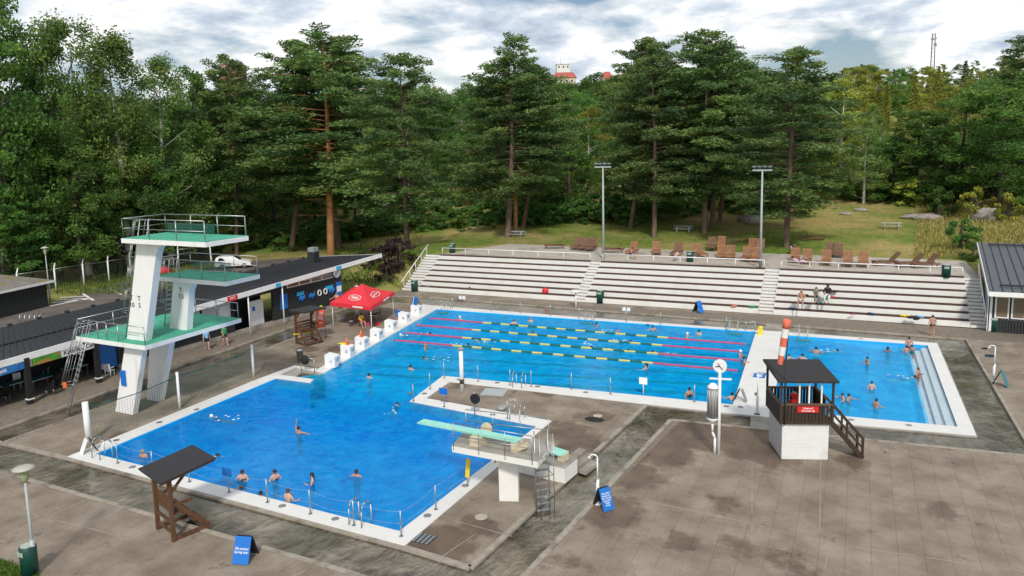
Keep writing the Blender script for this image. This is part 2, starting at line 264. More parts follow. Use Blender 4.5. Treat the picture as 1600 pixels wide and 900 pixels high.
# ------------------------------------------------------------------ mesh helpers
class MB:
    def __init__(s): s.v = []; s.f = []; s.sm = []
    def add(s, vs, fs, smooth=False):
        n = len(s.v); s.v += [tuple(p) for p in vs]; s.f += [tuple(i + n for i in f) for f in fs]; s.sm += [smooth] * len(fs); return s
    def box(s, c, d, rz=0, rx=0, ry=0):
        Mx = Matrix.Rotation(rz, 3, 'Z') @ Matrix.Rotation(ry, 3, 'Y') @ Matrix.Rotation(rx, 3, 'X'); c = Vector(c)
        vs = [c + Mx @ Vector((x * d[0] / 2, y * d[1] / 2, z * d[2] / 2)) for z in (-1, 1) for x, y in ((-1, -1), (1, -1), (1, 1), (-1, 1))]
        return s.add(vs, [(3, 2, 1, 0), (4, 5, 6, 7), (0, 1, 5, 4), (1, 2, 6, 5), (2, 3, 7, 6), (3, 0, 4, 7)])
    def bar(s, a, b, w, h=None):
        h = h or w; a, b = Vector(a), Vector(b); d = (b - a).normalized()
        u = d.cross(Vector((0, 0, 1))); u = u.normalized() if u.length > 1e-3 else Vector((1, 0, 0)); v = u.cross(d)
        vs = [p + u * (x * w / 2) + v * (y * h / 2) for p in (a, b) for x, y in ((-1, -1), (1, -1), (1, 1), (-1, 1))]
        return s.add(vs, [(3, 2, 1, 0), (4, 5, 6, 7), (0, 1, 5, 4), (1, 2, 6, 5), (2, 3, 7, 6), (3, 0, 4, 7)])
    def tube(s, a, b, r, r2=None, n=8, cap=True):
        r2 = r if r2 is None else r2; a, b = Vector(a), Vector(b); d = (b - a).normalized()
        u = d.cross(Vector((0, 0, 1))); u = u.normalized() if u.length > 1e-3 else Vector((1, 0, 0)); v = d.cross(u)
        vs = [p + (u * math.cos(2 * math.pi * i / n) + v * math.sin(2 * math.pi * i / n)) * q for p, q in ((a, r), (b, r2)) for i in range(n)]
        s.add(vs, [(i, (i + 1) % n, n + (i + 1) % n, n + i) for i in range(n)], True)
        if cap: k = len(s.v) - 2 * n; s.f += [tuple(k + i for i in reversed(range(n))), tuple(k + n + i for i in range(n))]; s.sm += [False, False]
        return s
    def path(s, pts, r, n=6):
        for a, b in zip(pts[:-1], pts[1:]): s.tube(a, b, r, n=n)
        return s
    def prism(s, pts, z0, z1):
        n = len(pts); ar = sum(pts[i][0] * pts[(i + 1) % n][1] - pts[(i + 1) % n][0] * pts[i][1] for i in range(n))
        if ar < 0: pts = pts[::-1]
        vs = [(p[0], p[1], z0) for p in pts] + [(p[0], p[1], z1) for p in pts]
        return s.add(vs, [tuple(reversed(range(n))), tuple(range(n, 2 * n))] + [(i, (i + 1) % n, n + (i + 1) % n, n + i) for i in range(n)])
    def sheet(s, rings, z):              # flat sheet with holes
        tri = tessellate_polygon([[Vector((p[0], p[1], 0)) for p in r] for r in rings]); vs = [(p[0], p[1], z) for r in rings for p in r]
        fs = []
        for t in tri:
            a, b, c = [Vector(vs[i]) for i in t]
            fs.append(t if (b - a).cross(c - a).z > 0 else t[::-1])
        return s.add(vs, fs)
    def lathe(s, prof, c=(0, 0, 0), n=14):
        k = len(prof); vs = [(c[0] + r * math.cos(2 * math.pi * i / n), c[1] + r * math.sin(2 * math.pi * i / n), c[2] + z) for r, z in prof for i in range(n)]
        s.add(vs, [(j * n + i, j * n + (i + 1) % n, (j + 1) * n + (i + 1) % n, (j + 1) * n + i) for j in range(k - 1) for i in range(n)], True)
        b = len(s.v) - k * n; s.f += [tuple(b + i for i in reversed(range(n))), tuple(b + (k - 1) * n + i for i in range(n))]; s.sm += [False, False]; return s
    def ball(s, c, r, n=8, m=6):
        r = (r, r, r) if isinstance(r, (int, float)) else r
        vs = [(c[0], c[1], c[2] - r[2])] + [(c[0] + r[0] * math.sin(math.pi * j / m) * math.cos(2 * math.pi * i / n), c[1] + r[1] * math.sin(math.pi * j / m) * math.sin(2 * math.pi * i / n), c[2] - r[2] * math.cos(math.pi * j / m)) for j in range(1, m) for i in range(n)] + [(c[0], c[1], c[2] + r[2])]
        fs = [(0, 1 + (i + 1) % n, 1 + i) for i in range(n)] + [(1 + j * n + i, 1 + j * n + (i + 1) % n, 1 + (j + 1) * n + (i + 1) % n, 1 + (j + 1) * n + i) for j in range(m - 2) for i in range(n)]
        k = 1 + (m - 2) * n; fs += [(k + i, k + (i + 1) % n, len(vs) - 1) for i in range(n)]; return s.add(vs, fs, True)
    def mesh(s, name, m):
        me = bpy.data.meshes.new(name); me.from_pydata([tuple(p) for p in s.v], [], s.f); me.materials.append(m); me.polygons.foreach_set('use_smooth', s.sm); me.update(); return me
    def build(s, name, m, parent=None, loc=None, bevel=0):
        me = s.mesh(name, m)
        if bevel:
            b = bmesh.new(); b.from_mesh(me); bmesh.ops.bevel(b, geom=b.edges[:], offset=bevel, segments=1, affect='EDGES'); b.to_mesh(me); b.free()
        return obj(name, me, parent, loc)
def obj(name, me, parent=None, loc=None):
    o = bpy.data.objects.new(name, me); C.objects.link(o)
    if parent is not None: o.parent = parent
    if loc is not None: o.location = loc
    return o
def tag(o, label, cat, group=None):
    o['label'] = label; o['category'] = cat
    if group: o['group'] = group
    return o
def thing(name, label, cat, loc=(0, 0, 0), rz=0, group=None):
    o = bpy.data.objects.new(name, None); C.objects.link(o); o.location = loc; o.rotation_euler = (0, 0, rz); o.empty_display_size = .3
    return tag(o, label, cat, group)
def struct(o): o['kind'] = 'structure'; return o
def stuff(o): o['kind'] = 'stuff'; return o
def dup(o, label=None, loc=None, rz=None, parent=None, scale=None):
    c = o.copy(); C.objects.link(c); c.parent = parent
    if parent is None:
        if loc is not None: c.location = loc
        if rz is not None: c.rotation_euler = (0, 0, rz)
        if scale is not None: c.scale = (scale,) * 3 if isinstance(scale, (int, float)) else scale
        if label: c['label'] = label
    for ch in list(o.children): dup(ch, parent=c)
    return c
def text(body, size, m, parent, loc, rot, name='lettering', ext=.002, align='CENTER', sx=1):
    cu = bpy.data.curves.new('txt', 'FONT'); cu.body = body; cu.size = size; cu.extrude = ext; cu.align_x = align; cu.align_y = 'CENTER'; cu.resolution_u = 2; cu.offset = size * .012
    t = bpy.data.objects.new('txt', cu); C.objects.link(t); dg = bpy.context.evaluated_depsgraph_get()
    me = bpy.data.meshes.new_from_object(t.evaluated_get(dg)); bpy.data.objects.remove(t); me.materials.clear(); me.materials.append(m)
    o = obj(name, me, parent, loc); o.rotation_euler = rot; o.scale = (sx, 1, 1); return o
def lerp(a, b, t): return a + (b - a) * t

# ------------------------------------------------------------------ ground
def sstep(a, b, t):
    t = max(0, min(1, (t - a) / (b - a))); return t * t * (3 - 2 * t)
def terrain(x, y):
    left = sstep(-50, -62, x)                      # flat yard behind the cafe
    z = 3.2 * sstep(63, 73, y) * (1 - left) + left * (1.2 * sstep(92, 125, y) - .15)
    z += .045 * max(0, min(y, 118) - 86) * (1 - left)
    z += (.10 + .012 * sstep(-20, 40, x)) * max(0, min(y, 460) - 118) * (1 - .35 * sstep(-60, -120, x))
    z += .5 * math.sin(x * .11 + 1) * math.sin(y * .09) * sstep(80, 100, y)
    if x > 8: z = max(z, 0) + .14 * min(x - 8, 16) * sstep(80, 96, y) * (1 - sstep(100, 125, y) * .6)
    if -42 < x < 8 and 19 < y < 62.5: z = -7
    elif -45.6 < x < 9.6 and y < 72.2: z = -.6
    elif x >= 9.6 and y < 74: z = -.5
    elif y < 66 and x > -59: z = min(z, -.45) if x > -47 else -.45 if y < 62 else z
    return z
xs = np.concatenate([np.linspace(-900, -150, 16), np.arange(-145, 60, 2.0), np.linspace(62, 900, 20)])
ys = np.concatenate([np.linspace(-120, 8, 8), np.arange(10, 200, 2.0), np.linspace(203, 470, 50), np.linspace(520, 3000, 14)])
b = MB(); nx = len(xs)
b.v = [(float(x), float(y), terrain(x, y)) for y in ys for x in xs]
b.f = [(j * nx + i, j * nx + i + 1, (j + 1) * nx + i + 1, (j + 1) * nx + i) for j in range(len(ys) - 1) for i in range(nx - 1)]; b.sm = [True] * len(b.f)
struct(b.build('ground', M_grass))

def W2(*pts): return [G(*p) for p in pts]
# pools: outlines of the water
MAIN = W2((681, 483.5), (1181, 519), (1145, 633), (1000, 618.5), (692, 588), (640, 628), (838, 667), (624, 831), (150, 710), (431, 592), (484, 599), (490, 593), (468, 587), (508, 582))
KID = W2((1226, 524), (1449, 540), (1496, 667.5), (1207, 641))
OUTER = W2((-300, 690), (-300, 1000), (820, 1000), (1048, 640), (1700, 700), (1720, 545), (1545, 505), (690, 455), (615, 455))
bedr = W2((-300, 680), (-300, 1010), (1720, 1010), (1720, 530), (1545, 500), (690, 450), (612, 450))
struct(MB().sheet([bedr, MAIN, KID], -.17).build('channel_bed', M_bed))
WT_ch = water('channel_water_surface', (.95, .94, .92), .02, 1.0, 1.6, (1, .55, 1), refl=1.5)
WT_main = water('pool_water_surface', (.62, .93, 1.0), .03, .6, 1.7, refl=.55, body=(.0, .46, .95), clear=.50, deep=True)
WT_deep = water('deep_water_surface', (.42, .80, .98), .03, .6, 1.5, refl=.8, body=(.001, .165, .58), clear=.2)
WT_kid = water('shallow_water_surface', (.74, .95, 1.0), .03, .5, 2.2, refl=.6, body=(.002, .47, .96), clear=.5)
WT_step = water('step_water_surface', (.93, .985, 1.0), .03, .5, 2.6, refl=.6)
struct(MB().sheet([bedr, MAIN, KID], -.075).build('channel_water', WT_ch))
def basin(name, pts, z, m):
    mb = MB(); n = len(pts); ar = sum(pts[i][0] * pts[(i + 1) % n][1] - pts[(i + 1) % n][0] * pts[i][1] for i in range(n))
    if ar < 0: pts = pts[::-1]
    vs = [(p[0], p[1], z) for p in pts] + [(p[0], p[1], .02) for p in pts]
    mb.add(vs, [(i, n + i, n + (i + 1) % n, (i + 1) % n) for i in range(n)]); mb.sheet([[Vector(p) for p in pts]], z); return struct(mb.build(name, m))
dv = W2((640, 628), (838, 667), (624, 831), (150, 710), (431, 592), (484, 599))
mn = [MAIN[0], MAIN[1], MAIN[2], MAIN[3], MAIN[4], MAIN[5], G(484, 599), G(490, 593), G(468, 587), G(508, 582)]
def floor(name, pts, z, m): return struct(MB().sheet([pts], z).build(name, m))
def walls(name, pts, z, m, closed=True):
    mb = MB(); n = len(pts)
    for i in range(n if closed else n - 1):
        a, c = pts[i], pts[(i + 1) % n]; mb.add([(a[0], a[1], z), (c[0], c[1], z), (c[0], c[1], .02), (a[0], a[1], .02)], [(0, 1, 2, 3)])
    return struct(mb.build(name, m))
pf = floor('pool_floor', mn, -1.9, M_pool); walls('pool_wall', [mn[9], *mn[0:6]], -1.9, M_pool, False)
floor('diving_pool_floor', dv, -3.0, M_pool); walls('diving_pool_wall', dv, -3.0, M_pool, False)
mb = MB(); a, c = G(640, 628), G(484, 599); mb.add([(a[0], a[1], -3.0), (c[0], c[1], -3.0), (c[0], c[1], -1.9), (a[0], a[1], -1.9)], [(0, 1, 2, 3)]); struct(mb.build('pool_drop', M_pool))
floor('paddling_pool_floor', KID, -1.1, M_kid); walls('paddling_pool_wall', KID, -1.1, M_kid)
for a, c in [((660, 494), (1176, 531)), ((640, 508), (1170, 546)), ((620, 522), (1166, 559)), ((601, 537), (1160, 573)), ((578, 553), (1155, 588)), ((556, 570), (1150, 603)), ((535, 582), (1146, 619))]:
    A, B = G(*a, -1.9), G(*c, -1.9); d = (B - A); A = A + d * .05; B = B - d * .05
    o = MB().bar(A + Vector((0, 0, .004)), B + Vector((0, 0, .004)), .6, .008).build('lane_line', M_line); o.parent = pf
struct(MB().sheet([MAIN], -.06).build('pool_water', WT_main))
struct(MB().sheet([W2((1226, 524), (1420, 541), (1453, 664), (1207, 641))], -.06).build('paddling_pool_water', WT_kid)); struct(MB().sheet([W2((1420, 541), (1449, 540), (1496, 667.5), (1453, 664))], -.06).build('step_water', WT_step))
# steps in the shallow pool
stp = [((1420, 541), (1453, 664)), ((1429, 541), (1467, 665)), ((1439, 541), (1481, 666.5)), ((1449, 540), (1496, 667.5))]
sp = thing('pool_steps', 'white underwater entry steps along the right side of the shallow pool', 'pool steps', G(1449, 600))
for k in range(3):
    q = W2(stp[k][0], stp[3][0], stp[3][1], stp[k][1]); o = MB().prism(q, -1.1, -.55 + .2 * k).build('step', M_step); o.parent = sp; o.matrix_parent_inverse = Matrix.Translation(sp.location).inverted()

# ------------------------------------------------------------------ paving: slabs clipped to each deck
def clip(poly, a, n):                              # keep the side where (p-a).n <= 0
    out = []
    for i in range(len(poly)):
        p, q = poly[i], poly[(i + 1) % len(poly)]; dp, dq = (p - a).dot(n), (q - a).dot(n)
        if dp <= 0: out.append(p)
        if dp * dq < 0: out.append(p + (q - p) * (dp / (dp - dq)))
    return out
SLABS = []
def deck(name, px, size=1.0, ang=0.0, m=None, z=0.0, world=None):
    poly = [Vector((p[0], p[1])) for p in (world or W2(*px))]
    if sum(poly[i].cross(poly[(i + 1) % len(poly)]) for i in range(len(poly))) < 0: poly = poly[::-1]
    base = struct(MB().prism(poly, z - .5, z - .016).build(name, M_joint))
    e1 = Vector((math.cos(ang), math.sin(ang))); e2 = Vector((-e1.y, e1.x)); us = [p.dot(e1) for p in poly]; vs = [p.dot(e2) for p in poly]; g = .004
    for i in range(int(min(us) // size), int(max(us) // size) + 1):
        for j in range(int(min(vs) // size), int(max(vs) // size) + 1):
            cell = [e1 * (size * (i + a) + (g if a == 0 else -g)) + e2 * (size * (j + c) + (g if c == 0 else -g)) for a, c in ((0, 0), (1, 0), (1, 1), (0, 1))]
            for k in range(len(poly)):
                a, c = poly[k], poly[(k + 1) % len(poly)]; d = c - a; nn = Vector((d.y, -d.x)).normalized(); cell = clip(cell, a, nn)
                if len(cell) < 3: break
            if len(cell) < 3: continue
            ar = abs(sum(cell[t].cross(cell[(t + 1) % len(cell)]) for t in range(len(cell)))) / 2
            if ar < .03: continue
            ctr = sum(cell, Vector((0, 0))) / len(cell); p = pr((*ctr, z)); vis = -20 < p[0] < 1620 and p[1] < 915
            SLABS.append((math.hypot(ctr.x, ctr.y) + (0 if vis else 500), base, cell, z + random.uniform(-.0025, .0025), m or M_pave))
    return base
deck('pool_deck', [(3, 692), (422, 542), (400, 594), (105, 714.5)])
deck('pool_deck', [(422, 542), (497, 577), (460, 572), (400, 594)])
deck('pool_deck', [(422, 542), (610, 473), (661, 476), (497, 577)])
deck('pool_deck', [(632, 854), (735, 886), (1010, 632), (862, 658.5)])
deck('pool_deck', [(703, 597), (666, 623), (862, 658), (1010, 632)])
deck('sun_deck', [(-160, 695), (0, 737), (540, 893), (900, 1010), (-160, 1010)], .9)
deck('sun_deck', [(640, 1080), (815, 905), (1048, 656), (1205, 672), (1600, 712), (1750, 728), (1750, 1080)], .9)
deck('sun_deck', [(1510, 530), (1750, 545), (1750, 905), (1600, 683)], .9)
deck('stand_path', [(615, 462), (625, 451), (1548, 515), (1760, 529), (1750, 545), (1510, 530), (690, 466)])
deck('cafe_path', [(-180, 735), (0, 670), (422, 523), (560, 475), (615, 462), (625, 451), (550, 455), (-180, 630)], 1.1)
# ------------------------------------------------------------------ white copings and kerbs
def strip(name, m, z1, *px, z0=-.5): return struct(MB().prism(W2(*px), z0, z1).build(name, m))
CZ = .04
strip('pool_coping', M_cope, CZ, (105, 714.5), (149.5, 710), (431, 592), (400, 594))
strip('pool_coping', M_cope, CZ, (105, 714.5), (632, 854), (624, 831), (149.5, 710))
strip('pool_coping', M_cope, CZ, (632, 854), (862, 658.5), (838, 667), (624, 831))
strip('pool_coping', M_cope, CZ, (640, 628), (838, 667), (862, 658.5), (666, 623))
strip('pool_coping', M_cope, CZ, (640, 628), (666, 623), (703, 597), (692, 588))
strip('pool_coping', M_cope, CZ, (692, 588), (703, 597), (1010, 632), (1000, 618.5))
strip('pool_coping', M_cope, CZ, (1000, 618.5), (1010, 632), (1205, 653), (1207, 641), (1145, 633))
strip('pool_bridge', M_cope, CZ, (1145, 633), (1207, 641), (1226, 523.5), (1181, 519))
strip('pool_coping', M_cope, CZ, (1207, 641), (1205, 653), (1525.5, 681), (1496, 667.5))
strip('pool_coping', M_cope, CZ, (1449, 540), (1464, 536.7), (1525.5, 681), (1496, 667.5))
strip('pool_coping', M_cope, CZ, (672, 477.5), (681.5, 483.5), (1181, 519), (1226, 523.5), (1449, 540), (1464, 536.7), (900, 495.5))
strip('pool_coping', M_cope, CZ, (497, 577), (508, 582), (681.5, 483.5), (672, 477.5), (661, 476))
strip('pool_jetty', M_cope, CZ, (431, 592), (484, 599), (490, 593), (436, 586))
strip('pool_coping', M_cope, CZ, (400, 594), (431, 592), (436, 586), (462, 574.5), (460, 571.5))
strip('pool_coping', M_cope, CZ, (460, 571.5), (462, 574.5), (505, 583), (508, 582), (497, 577))
strip('entry_ramp', M_conc, -.02, (436, 586), (462, 574.5), (505, 583), (500, 585), (472, 581), (462, 588))
def kerb(px, w=.2, z=.03, m=None):
    P = W2(*px); mb = MB()
    for a, c in zip(P[:-1], P[1:]):
        n = max(1, round((c - a).length / 2.0)); d = (c - a) / n; u = d.normalized() * .006
        for i in range(n): mb.bar(a + d * i + u + Vector((0, 0, z - .25)), a + d * (i + 1) - u + Vector((0, 0, z - .25)), w, .5)
    return struct(mb.build('kerb', m or M_kerb))
kerb([(-160, 653), (3, 692), (105, 715.2), (632, 855), (735, 886.5), (1010, 632.3)], .24)
kerb([(3, 692), (422, 542), (610, 473), (659, 475.8)], .16)
kerb([(-160, 695), (0, 737), (540, 893), (900, 1010)], .24)
kerb([(640, 1080), (815, 905), (1048, 656), (1205, 672), (1600, 712), (1750, 728)], .24)
kerb([(1750, 905), (1600, 683), (1510, 530), (690, 466), (615, 462), (560, 475), (422, 523), (0, 670), (-180, 735)], .18)
kerb([(1010, 632.5), (1205, 653.6), (1526.5, 681.8), (1465, 536.2), (900, 494.8), (672, 477)], .07, .0, M_conc)
strip('channel_bridge', M_conc, .01, (1173, 650), (1172, 668.5), (1206, 672), (1206, 654))
strip('channel_bridge', M_conc, .01, (1197, 506.5), (1224, 508.5), (1225, 519), (1196, 517))
for k, (a, c) in enumerate([((972, 775), (1150, 812)), ((1150, 812), (1300, 850)), ((1282, 712), (1281, 832)), ((1300, 850), (1600, 893)), ((1294, 862), (1286, 900)), ((0, 840), (132, 782)), ((480, 890), (432, 912)), ((862, 645), (925, 606)), ((705, 812), (800, 838)), ((745, 833), (690, 870)), ((1512, 532), (1500, 514)), ((1175, 725), (1175, 850)), ((0, 792), (200, 840))]):
    A, B = G(*a), G(*c); u = (B - A).normalized(); n_ = Vector((-u.y, u.x, 0)) * .018; struct(MB().prism([A - n_, A + n_, B + n_, B - n_], -.005, .0065).build('mortar_joint', M_kerb))
# coping drains, deck manholes and floor grating
def disc(px, r, m, name, label, cat, group, z=0.005, h=.012):
    q = G(*px); return tag(MB().lathe([(r, 0), (r, h)], n=14).build(name, m, None, (q.x, q.y, z)), label, cat, group)
DRL = ['near the small framed sign', 'beside the first net span', 'below the tower pillar', 'by the left corner ladder', 'near the bare backed man', 'left of the near ladder', 'right of the near corner', 'below the yellow float', 'under the springboard stand', 'at the tip of the deck tongue', 'behind the camera post', 'by the tongue ladder', 'right of the tongue ladder', 'below the hung bag', 'at the west end of the tongue', 'on the far edge, middle', 'on the far edge, right of middle', 'at the foot of the bridge', 'under the clock', 'right of the hut stair', 'by the bottom of the steps', 'on the far edge of the shallow pool', 'on the near edge of the lanes']
for i, p in enumerate([(182, 689), (249, 661), (307, 641), (207, 731), (441, 792), (524, 812), (668, 807), (727, 760), (783, 722), (641, 582 + 33), (717, 594), (777, 599), (840, 605), (770, 649), (663, 616), (790, 515 - 21), (1012, 507.5), (1157, 637), (1135, 636), (1330, 657), (1420, 665.5), (1345, 530), (915, 614)]):
    disc(p, .17, M_steel, 'drain_cover', 'small grey drain cover in the white coping ' + DRL[i], 'drain cover', 'drain covers in the pool coping', CZ)
for p, l in [((752, 808), 'white round lid on the deck beside the springboard pillar'), ((801, 625), 'small white round lid on the tongue of deck between the pools'), ((934, 650), 'white round lid beside a wet stain on the right deck'), ((683, 776 + 76), 'pale round lid in the bed of the foot-wash channel at the bottom')][:3]:
    disc(p, .27, M_conc_l, 'manhole_cover', l, 'manhole cover', None, .004)
gq = G(659, 841); gr = thing('floor_grating', 'grey metal grating with dark slots on the deck by the white coping corner', 'grating', (gq.x, gq.y, .002))
MB().box((0, 0, .006), (1.0, .7, .012)).build('slot', M_dark, gr)
for k in range(5): MB().box((-.4 + .2 * k, 0, .014), (.13, .7, .012)).build('slat', M_steel, gr)
gq = G(772, 613); tag(MB().box((0, 0, .012), (1.5, 1.3, .02), .2).build('hatch_cover', M_steel_p, None, (gq.x, gq.y, .003)), 'grey square hatch plate lying on the tongue of deck', 'hatch cover')

# ------------------------------------------------------------------ the stepped stand
NT, RI, TR = 7, .47, .78
def fl(x): return 66.75 + .033 * (x + 43)          # front line of the stand
def stand(x0, x1, label):
    t = thing('spectator_stand', label, 'stand', ((x0 + x1) / 2, fl((x0 + x1) / 2), 0)); ox, oy = t.location.x, t.location.y
    for k in range(NT):
        nseg = max(1, round((x1 - x0) / 3)); mb = MB()
        ya, yb = fl(x0) + k * TR, fl(x1) + k * TR
        mb.prism([(x0 - ox, ya - oy), (x1 - ox, yb - oy), (x1 - ox, yb + 1.0 - oy), (x0 - ox, ya + 1.0 - oy)], 0, RI * (k + 1)); mb.build('tier', M_conc_w, t)
        mb = MB()
        for j in range(3):
            y0 = .09 + .23 * j
            mb.prism([(x0 + .05 - ox, ya + y0 - oy), (x1 - .05 - ox, yb + y0 - oy), (x1 - .05 - ox, yb + y0 + .21 - oy), (x0 + .05 - ox, ya + y0 + .205 - oy)], RI * (k + 1) + .004, RI * (k + 1) + .075)
        mb.build('bench_board', M_bench, t)
    zt = RI * NT; k = NT - 1; n = 6; rl = thing('stand_railing', label.split(' section')[0] + ' section top railing in white pipe', 'railing', (ox, oy, zt))
    xa, xb = x0 + .15, x1 - .15; ya, yb = fl(xa) + k * TR + .62, fl(xb) + k * TR + .62
    MB().tube((xa - ox, ya - oy, .82), (xb - ox, yb - oy, .82), .05).build('top_rail', M_white, rl)
    for i in range(n + 1):
        f = i / n; x, y = lerp(xa, xb, f) - ox, lerp(ya, yb, f) - oy; MB().tube((x, y, 0), (x, y, .82), .04).build('post', M_white, rl)
    return t
M_stair = mat('grey_stair_tread', (.20, .18, .165), .95, .2, 3, .2, 20, spec=.1)
def flight(x0, x1, label, n=14):
    t = thing('stair_flight', label, 'steps', ((x0 + x1) / 2, fl((x0 + x1) / 2), 0)); ox, oy = t.location.x, t.location.y
    for k in range(n):
        y0, y1 = fl(x0) + k * TR / 2, fl(x1) + k * TR / 2; h = RI * NT / n
        MB().prism([(x0 - ox, y0 - oy), (x1 - ox, y1 - oy), (x1 - ox, y1 + TR / 2 + .05 - oy), (x0 - ox, y0 + TR / 2 + .05 - oy)], 0 if k == 0 else h * k - .1, h * (k + 1)).build('step', M_conc_w, t)
        MB().prism([(x0 - ox, y0 + .03 - oy), (x1 - ox, y1 + .03 - oy), (x1 - ox, y1 + TR / 2 - .01 - oy), (x0 - ox, y0 + TR / 2 - .01 - oy)], h * (k + 1) + .002, h * (k + 1) + .012).build('tread', M_stair, t)
    return t
def sx(px, py): return G(px, py).x
X = [sx(629, 453), sx(652, 455), sx(898, 471), sx(914, 472), sx(1185, 490), sx(1208, 491), sx(1517, 513), sx(1543, 515)]
stand(X[1], X[2] - .02, 'left section of the white stepped stand, beside the grass bank')
stand(X[3], X[4] - .02, 'middle section of the white stepped stand, between two floodlight poles')
stand(X[5], X[6] - .02, 'right section of the white stepped stand, where people sit')
flight(X[0], X[1] - .03, 'white steps at the left end of the stand with a sloping handrail')
flight(X[2], X[3] - .03, 'narrow white steps between the left and middle stand sections')
flight(X[4], X[5] - .03, 'white steps between the middle and right stand sections')
flight(X[6], X[7], 'white steps at the right end of the stand beside the dark roofed house')
for x, l in ((X[0] + .12, 'sloping white pipe handrail at the left end of the stand'), (X[7] - .12, 'sloping pale handrail beside the wall of the right-hand house')):
    t = thing('stair_handrail', l, 'handrail', (x, fl(x), 0))
    MB().tube((0, -.3, 1.0), (0, 5.6, RI * NT + 1.15), .05).build('rail', M_white, t)
    for i in range(5): y = .2 + 1.25 * i; MB().tube((0, y, y * .58 - .05 if i else 0), (0, y, 1.15 + .60 * (y - .1)), .035).build('post', M_white, t)
# wide terrace behind the stand
tz = RI * NT
ter = [Vector((x, fl(x) + 6 * TR + dy)) for x, dy in ((X[0] + 1.5, .55), (X[7], .55), (X[7], 10.5), (X[0] + 5.5, 11.5))]
deck('stand_terrace', None, 1.2, .033, M_conc_l, tz + .012, ter); 
SLABS.sort(key=lambda s: s[0])
rest = {}
for i, (d, base, cell, z, m) in enumerate(SLABS):
    if i < 300:
        o = MB().prism(cell, z - .016, z).build('paving_slab', m, base)
    else:
        rest.setdefault(base.name, (base, MB()))[1].prism(cell, z - .016, z)
for base, mbb in rest.values(): stuff(mbb.build('paving', M_conc_l if base.name == 'stand_terrace' else M_pave, base))

# ------------------------------------------------------------------ diving tower
def railing(parent, runs, z, h=1.0, post=1.6, m=None, r=.03, mid=True, name='railing'):
    mb = MB()
    for a, c in runs:
        a, c = Vector((*a, z)), Vector((*c, z)); n = max(1, round((c - a).length / post)); up = Vector((0, 0, h))
        mb.tube(a + up, c + up, r, n=6)
        if mid: mb.tube(a + up * .5, c + up * .5, r * .7, n=6)
        for i in range(n + 1): p = a + (c - a) * i / n; mb.tube(p - Vector((0, 0, .15)), p + up, r, n=6)
    return mb.build(name, m or M_steel, parent)
def cage_ladder(parent, base, top, w=.6, cage_from=2.2, name='ladder', side=Vector((0, -1, 0)), out=Vector((-1, 0, 0)), n=None, cage=True):
    a, c = Vector(base), Vector(top); L = (c - a).length; d = (c - a) / L; n = n or int(L / .3)
    lad = obj(name, None, parent); lad.empty_display_size = .2
    lad = MB().tube(a - side * w / 2, c - side * w / 2 + d * 1.0, .03).tube(a + side * w / 2, c + side * w / 2 + d * 1.0, .03).build(name, M_steel, parent)
    for i in range(n):
        p = a + d * (L * (i + .5) / n); MB().bar(p - side * w / 2, p + side * w / 2, .16, .03).build('rung', M_steel, lad)
    if cage:
        mb = MB(); hoops = []
        k = max(2, int((L - cage_from + 1) / 1.3)); ang = [math.pi * t / 6 for t in range(7)]
        for i in range(k + 1):
            q = a + d * (cage_from + (L + .9 - cage_from) * i / k); hoops.append([q + side * (math.cos(t) * .42) + out * (math.sin(t) * .75) for t in ang])
        for hh in hoops: mb.path(hh, .022, 5)
        for t in range(1, 6): mb.path([hh[t] for hh in hoops], .014, 5)
        mb.build('safety_cage', M_steel, lad)
    return lad
tw = thing('diving_tower', 'tall white concrete diving tower with three green platforms and caged ladders', 'diving tower', (-39.8, 28.2, 0))
O = tw.location.copy()
def loc(x, y, z): return Vector((x, y, z)) - O
def slab_part(name, x0, x1, y0, y1, z, th=.26):
    MB().prism([loc(x0, y0, 0), loc(x1, y0, 0), loc(x1, y1, 0), loc(x0, y1, 0)], z - th, z).build(name, M_tower, tw)
    p = MB().prism([loc(x0 + .03, y0 + .03, 0), loc(x1 - .03, y0 + .03, 0), loc(x1 - .03, y1 - .03, 0), loc(x0 + .03, y1 - .03, 0)], z + .002, z + .02).build('platform_mat', M_green, tw)
Z5, Z7, Z10 = 4.66, 8.1, 10.85
slab_part('platform', -42.8, -36.65, 27.45, 34.7, Z5)
slab_part('platform', -38.9, -33.0, 30.3, 32.95, Z7)
slab_part('platform', -37.7, -31.05, 27.35, 30.35, Z10)
def column(pts, y0, y1, name='column', m=None):      # section rows: (z, x0, x1)
    n = len(pts); vs = []
    for z, x0, x1 in pts: vs += [loc(x0, y0, z), loc(x1, y0, z), loc(x1, y1, z), loc(x0, y1, z)]
    fs = [(3, 2, 1, 0), tuple(4 * (n - 1) + i for i in range(4))]
    for k in range(n - 1): fs += [(4 * k + i, 4 * k + (i + 1) % 4, 4 * k + 4 + (i + 1) % 4, 4 * k + 4 + i) for i in range(4)]
    return MB().add(vs, fs).build(name, m or M_tower, tw)
column([(-.1, -40.68, -39.1), (Z5 - .26, -39.15, -37.6)], 28.05, 28.4)
column([(Z5 + .02, -39.1, -37.5), (9.9, -37.6, -35.95), (10.3, -37.5, -35.7), (10.45, -37.42, -35.3), (10.54, -37.4, -34.6), (10.585, -37.4, -33.6)], 28.15, 28.6)
column([(-.1, -40.75, -39.6), (Z5 - .26, -39.85, -38.0)], 30.3, 30.7)
column([(Z5 + .02, -38.85, -37.35), (7.2, -38.3, -36.85), (7.6, -38.2, -36.6), (7.76, -38.15, -36.1), (7.84, -38.15, -34.9)], 30.95, 31.4)
for s, z in ((.28, 6.6), (.26, 6.25)): pass
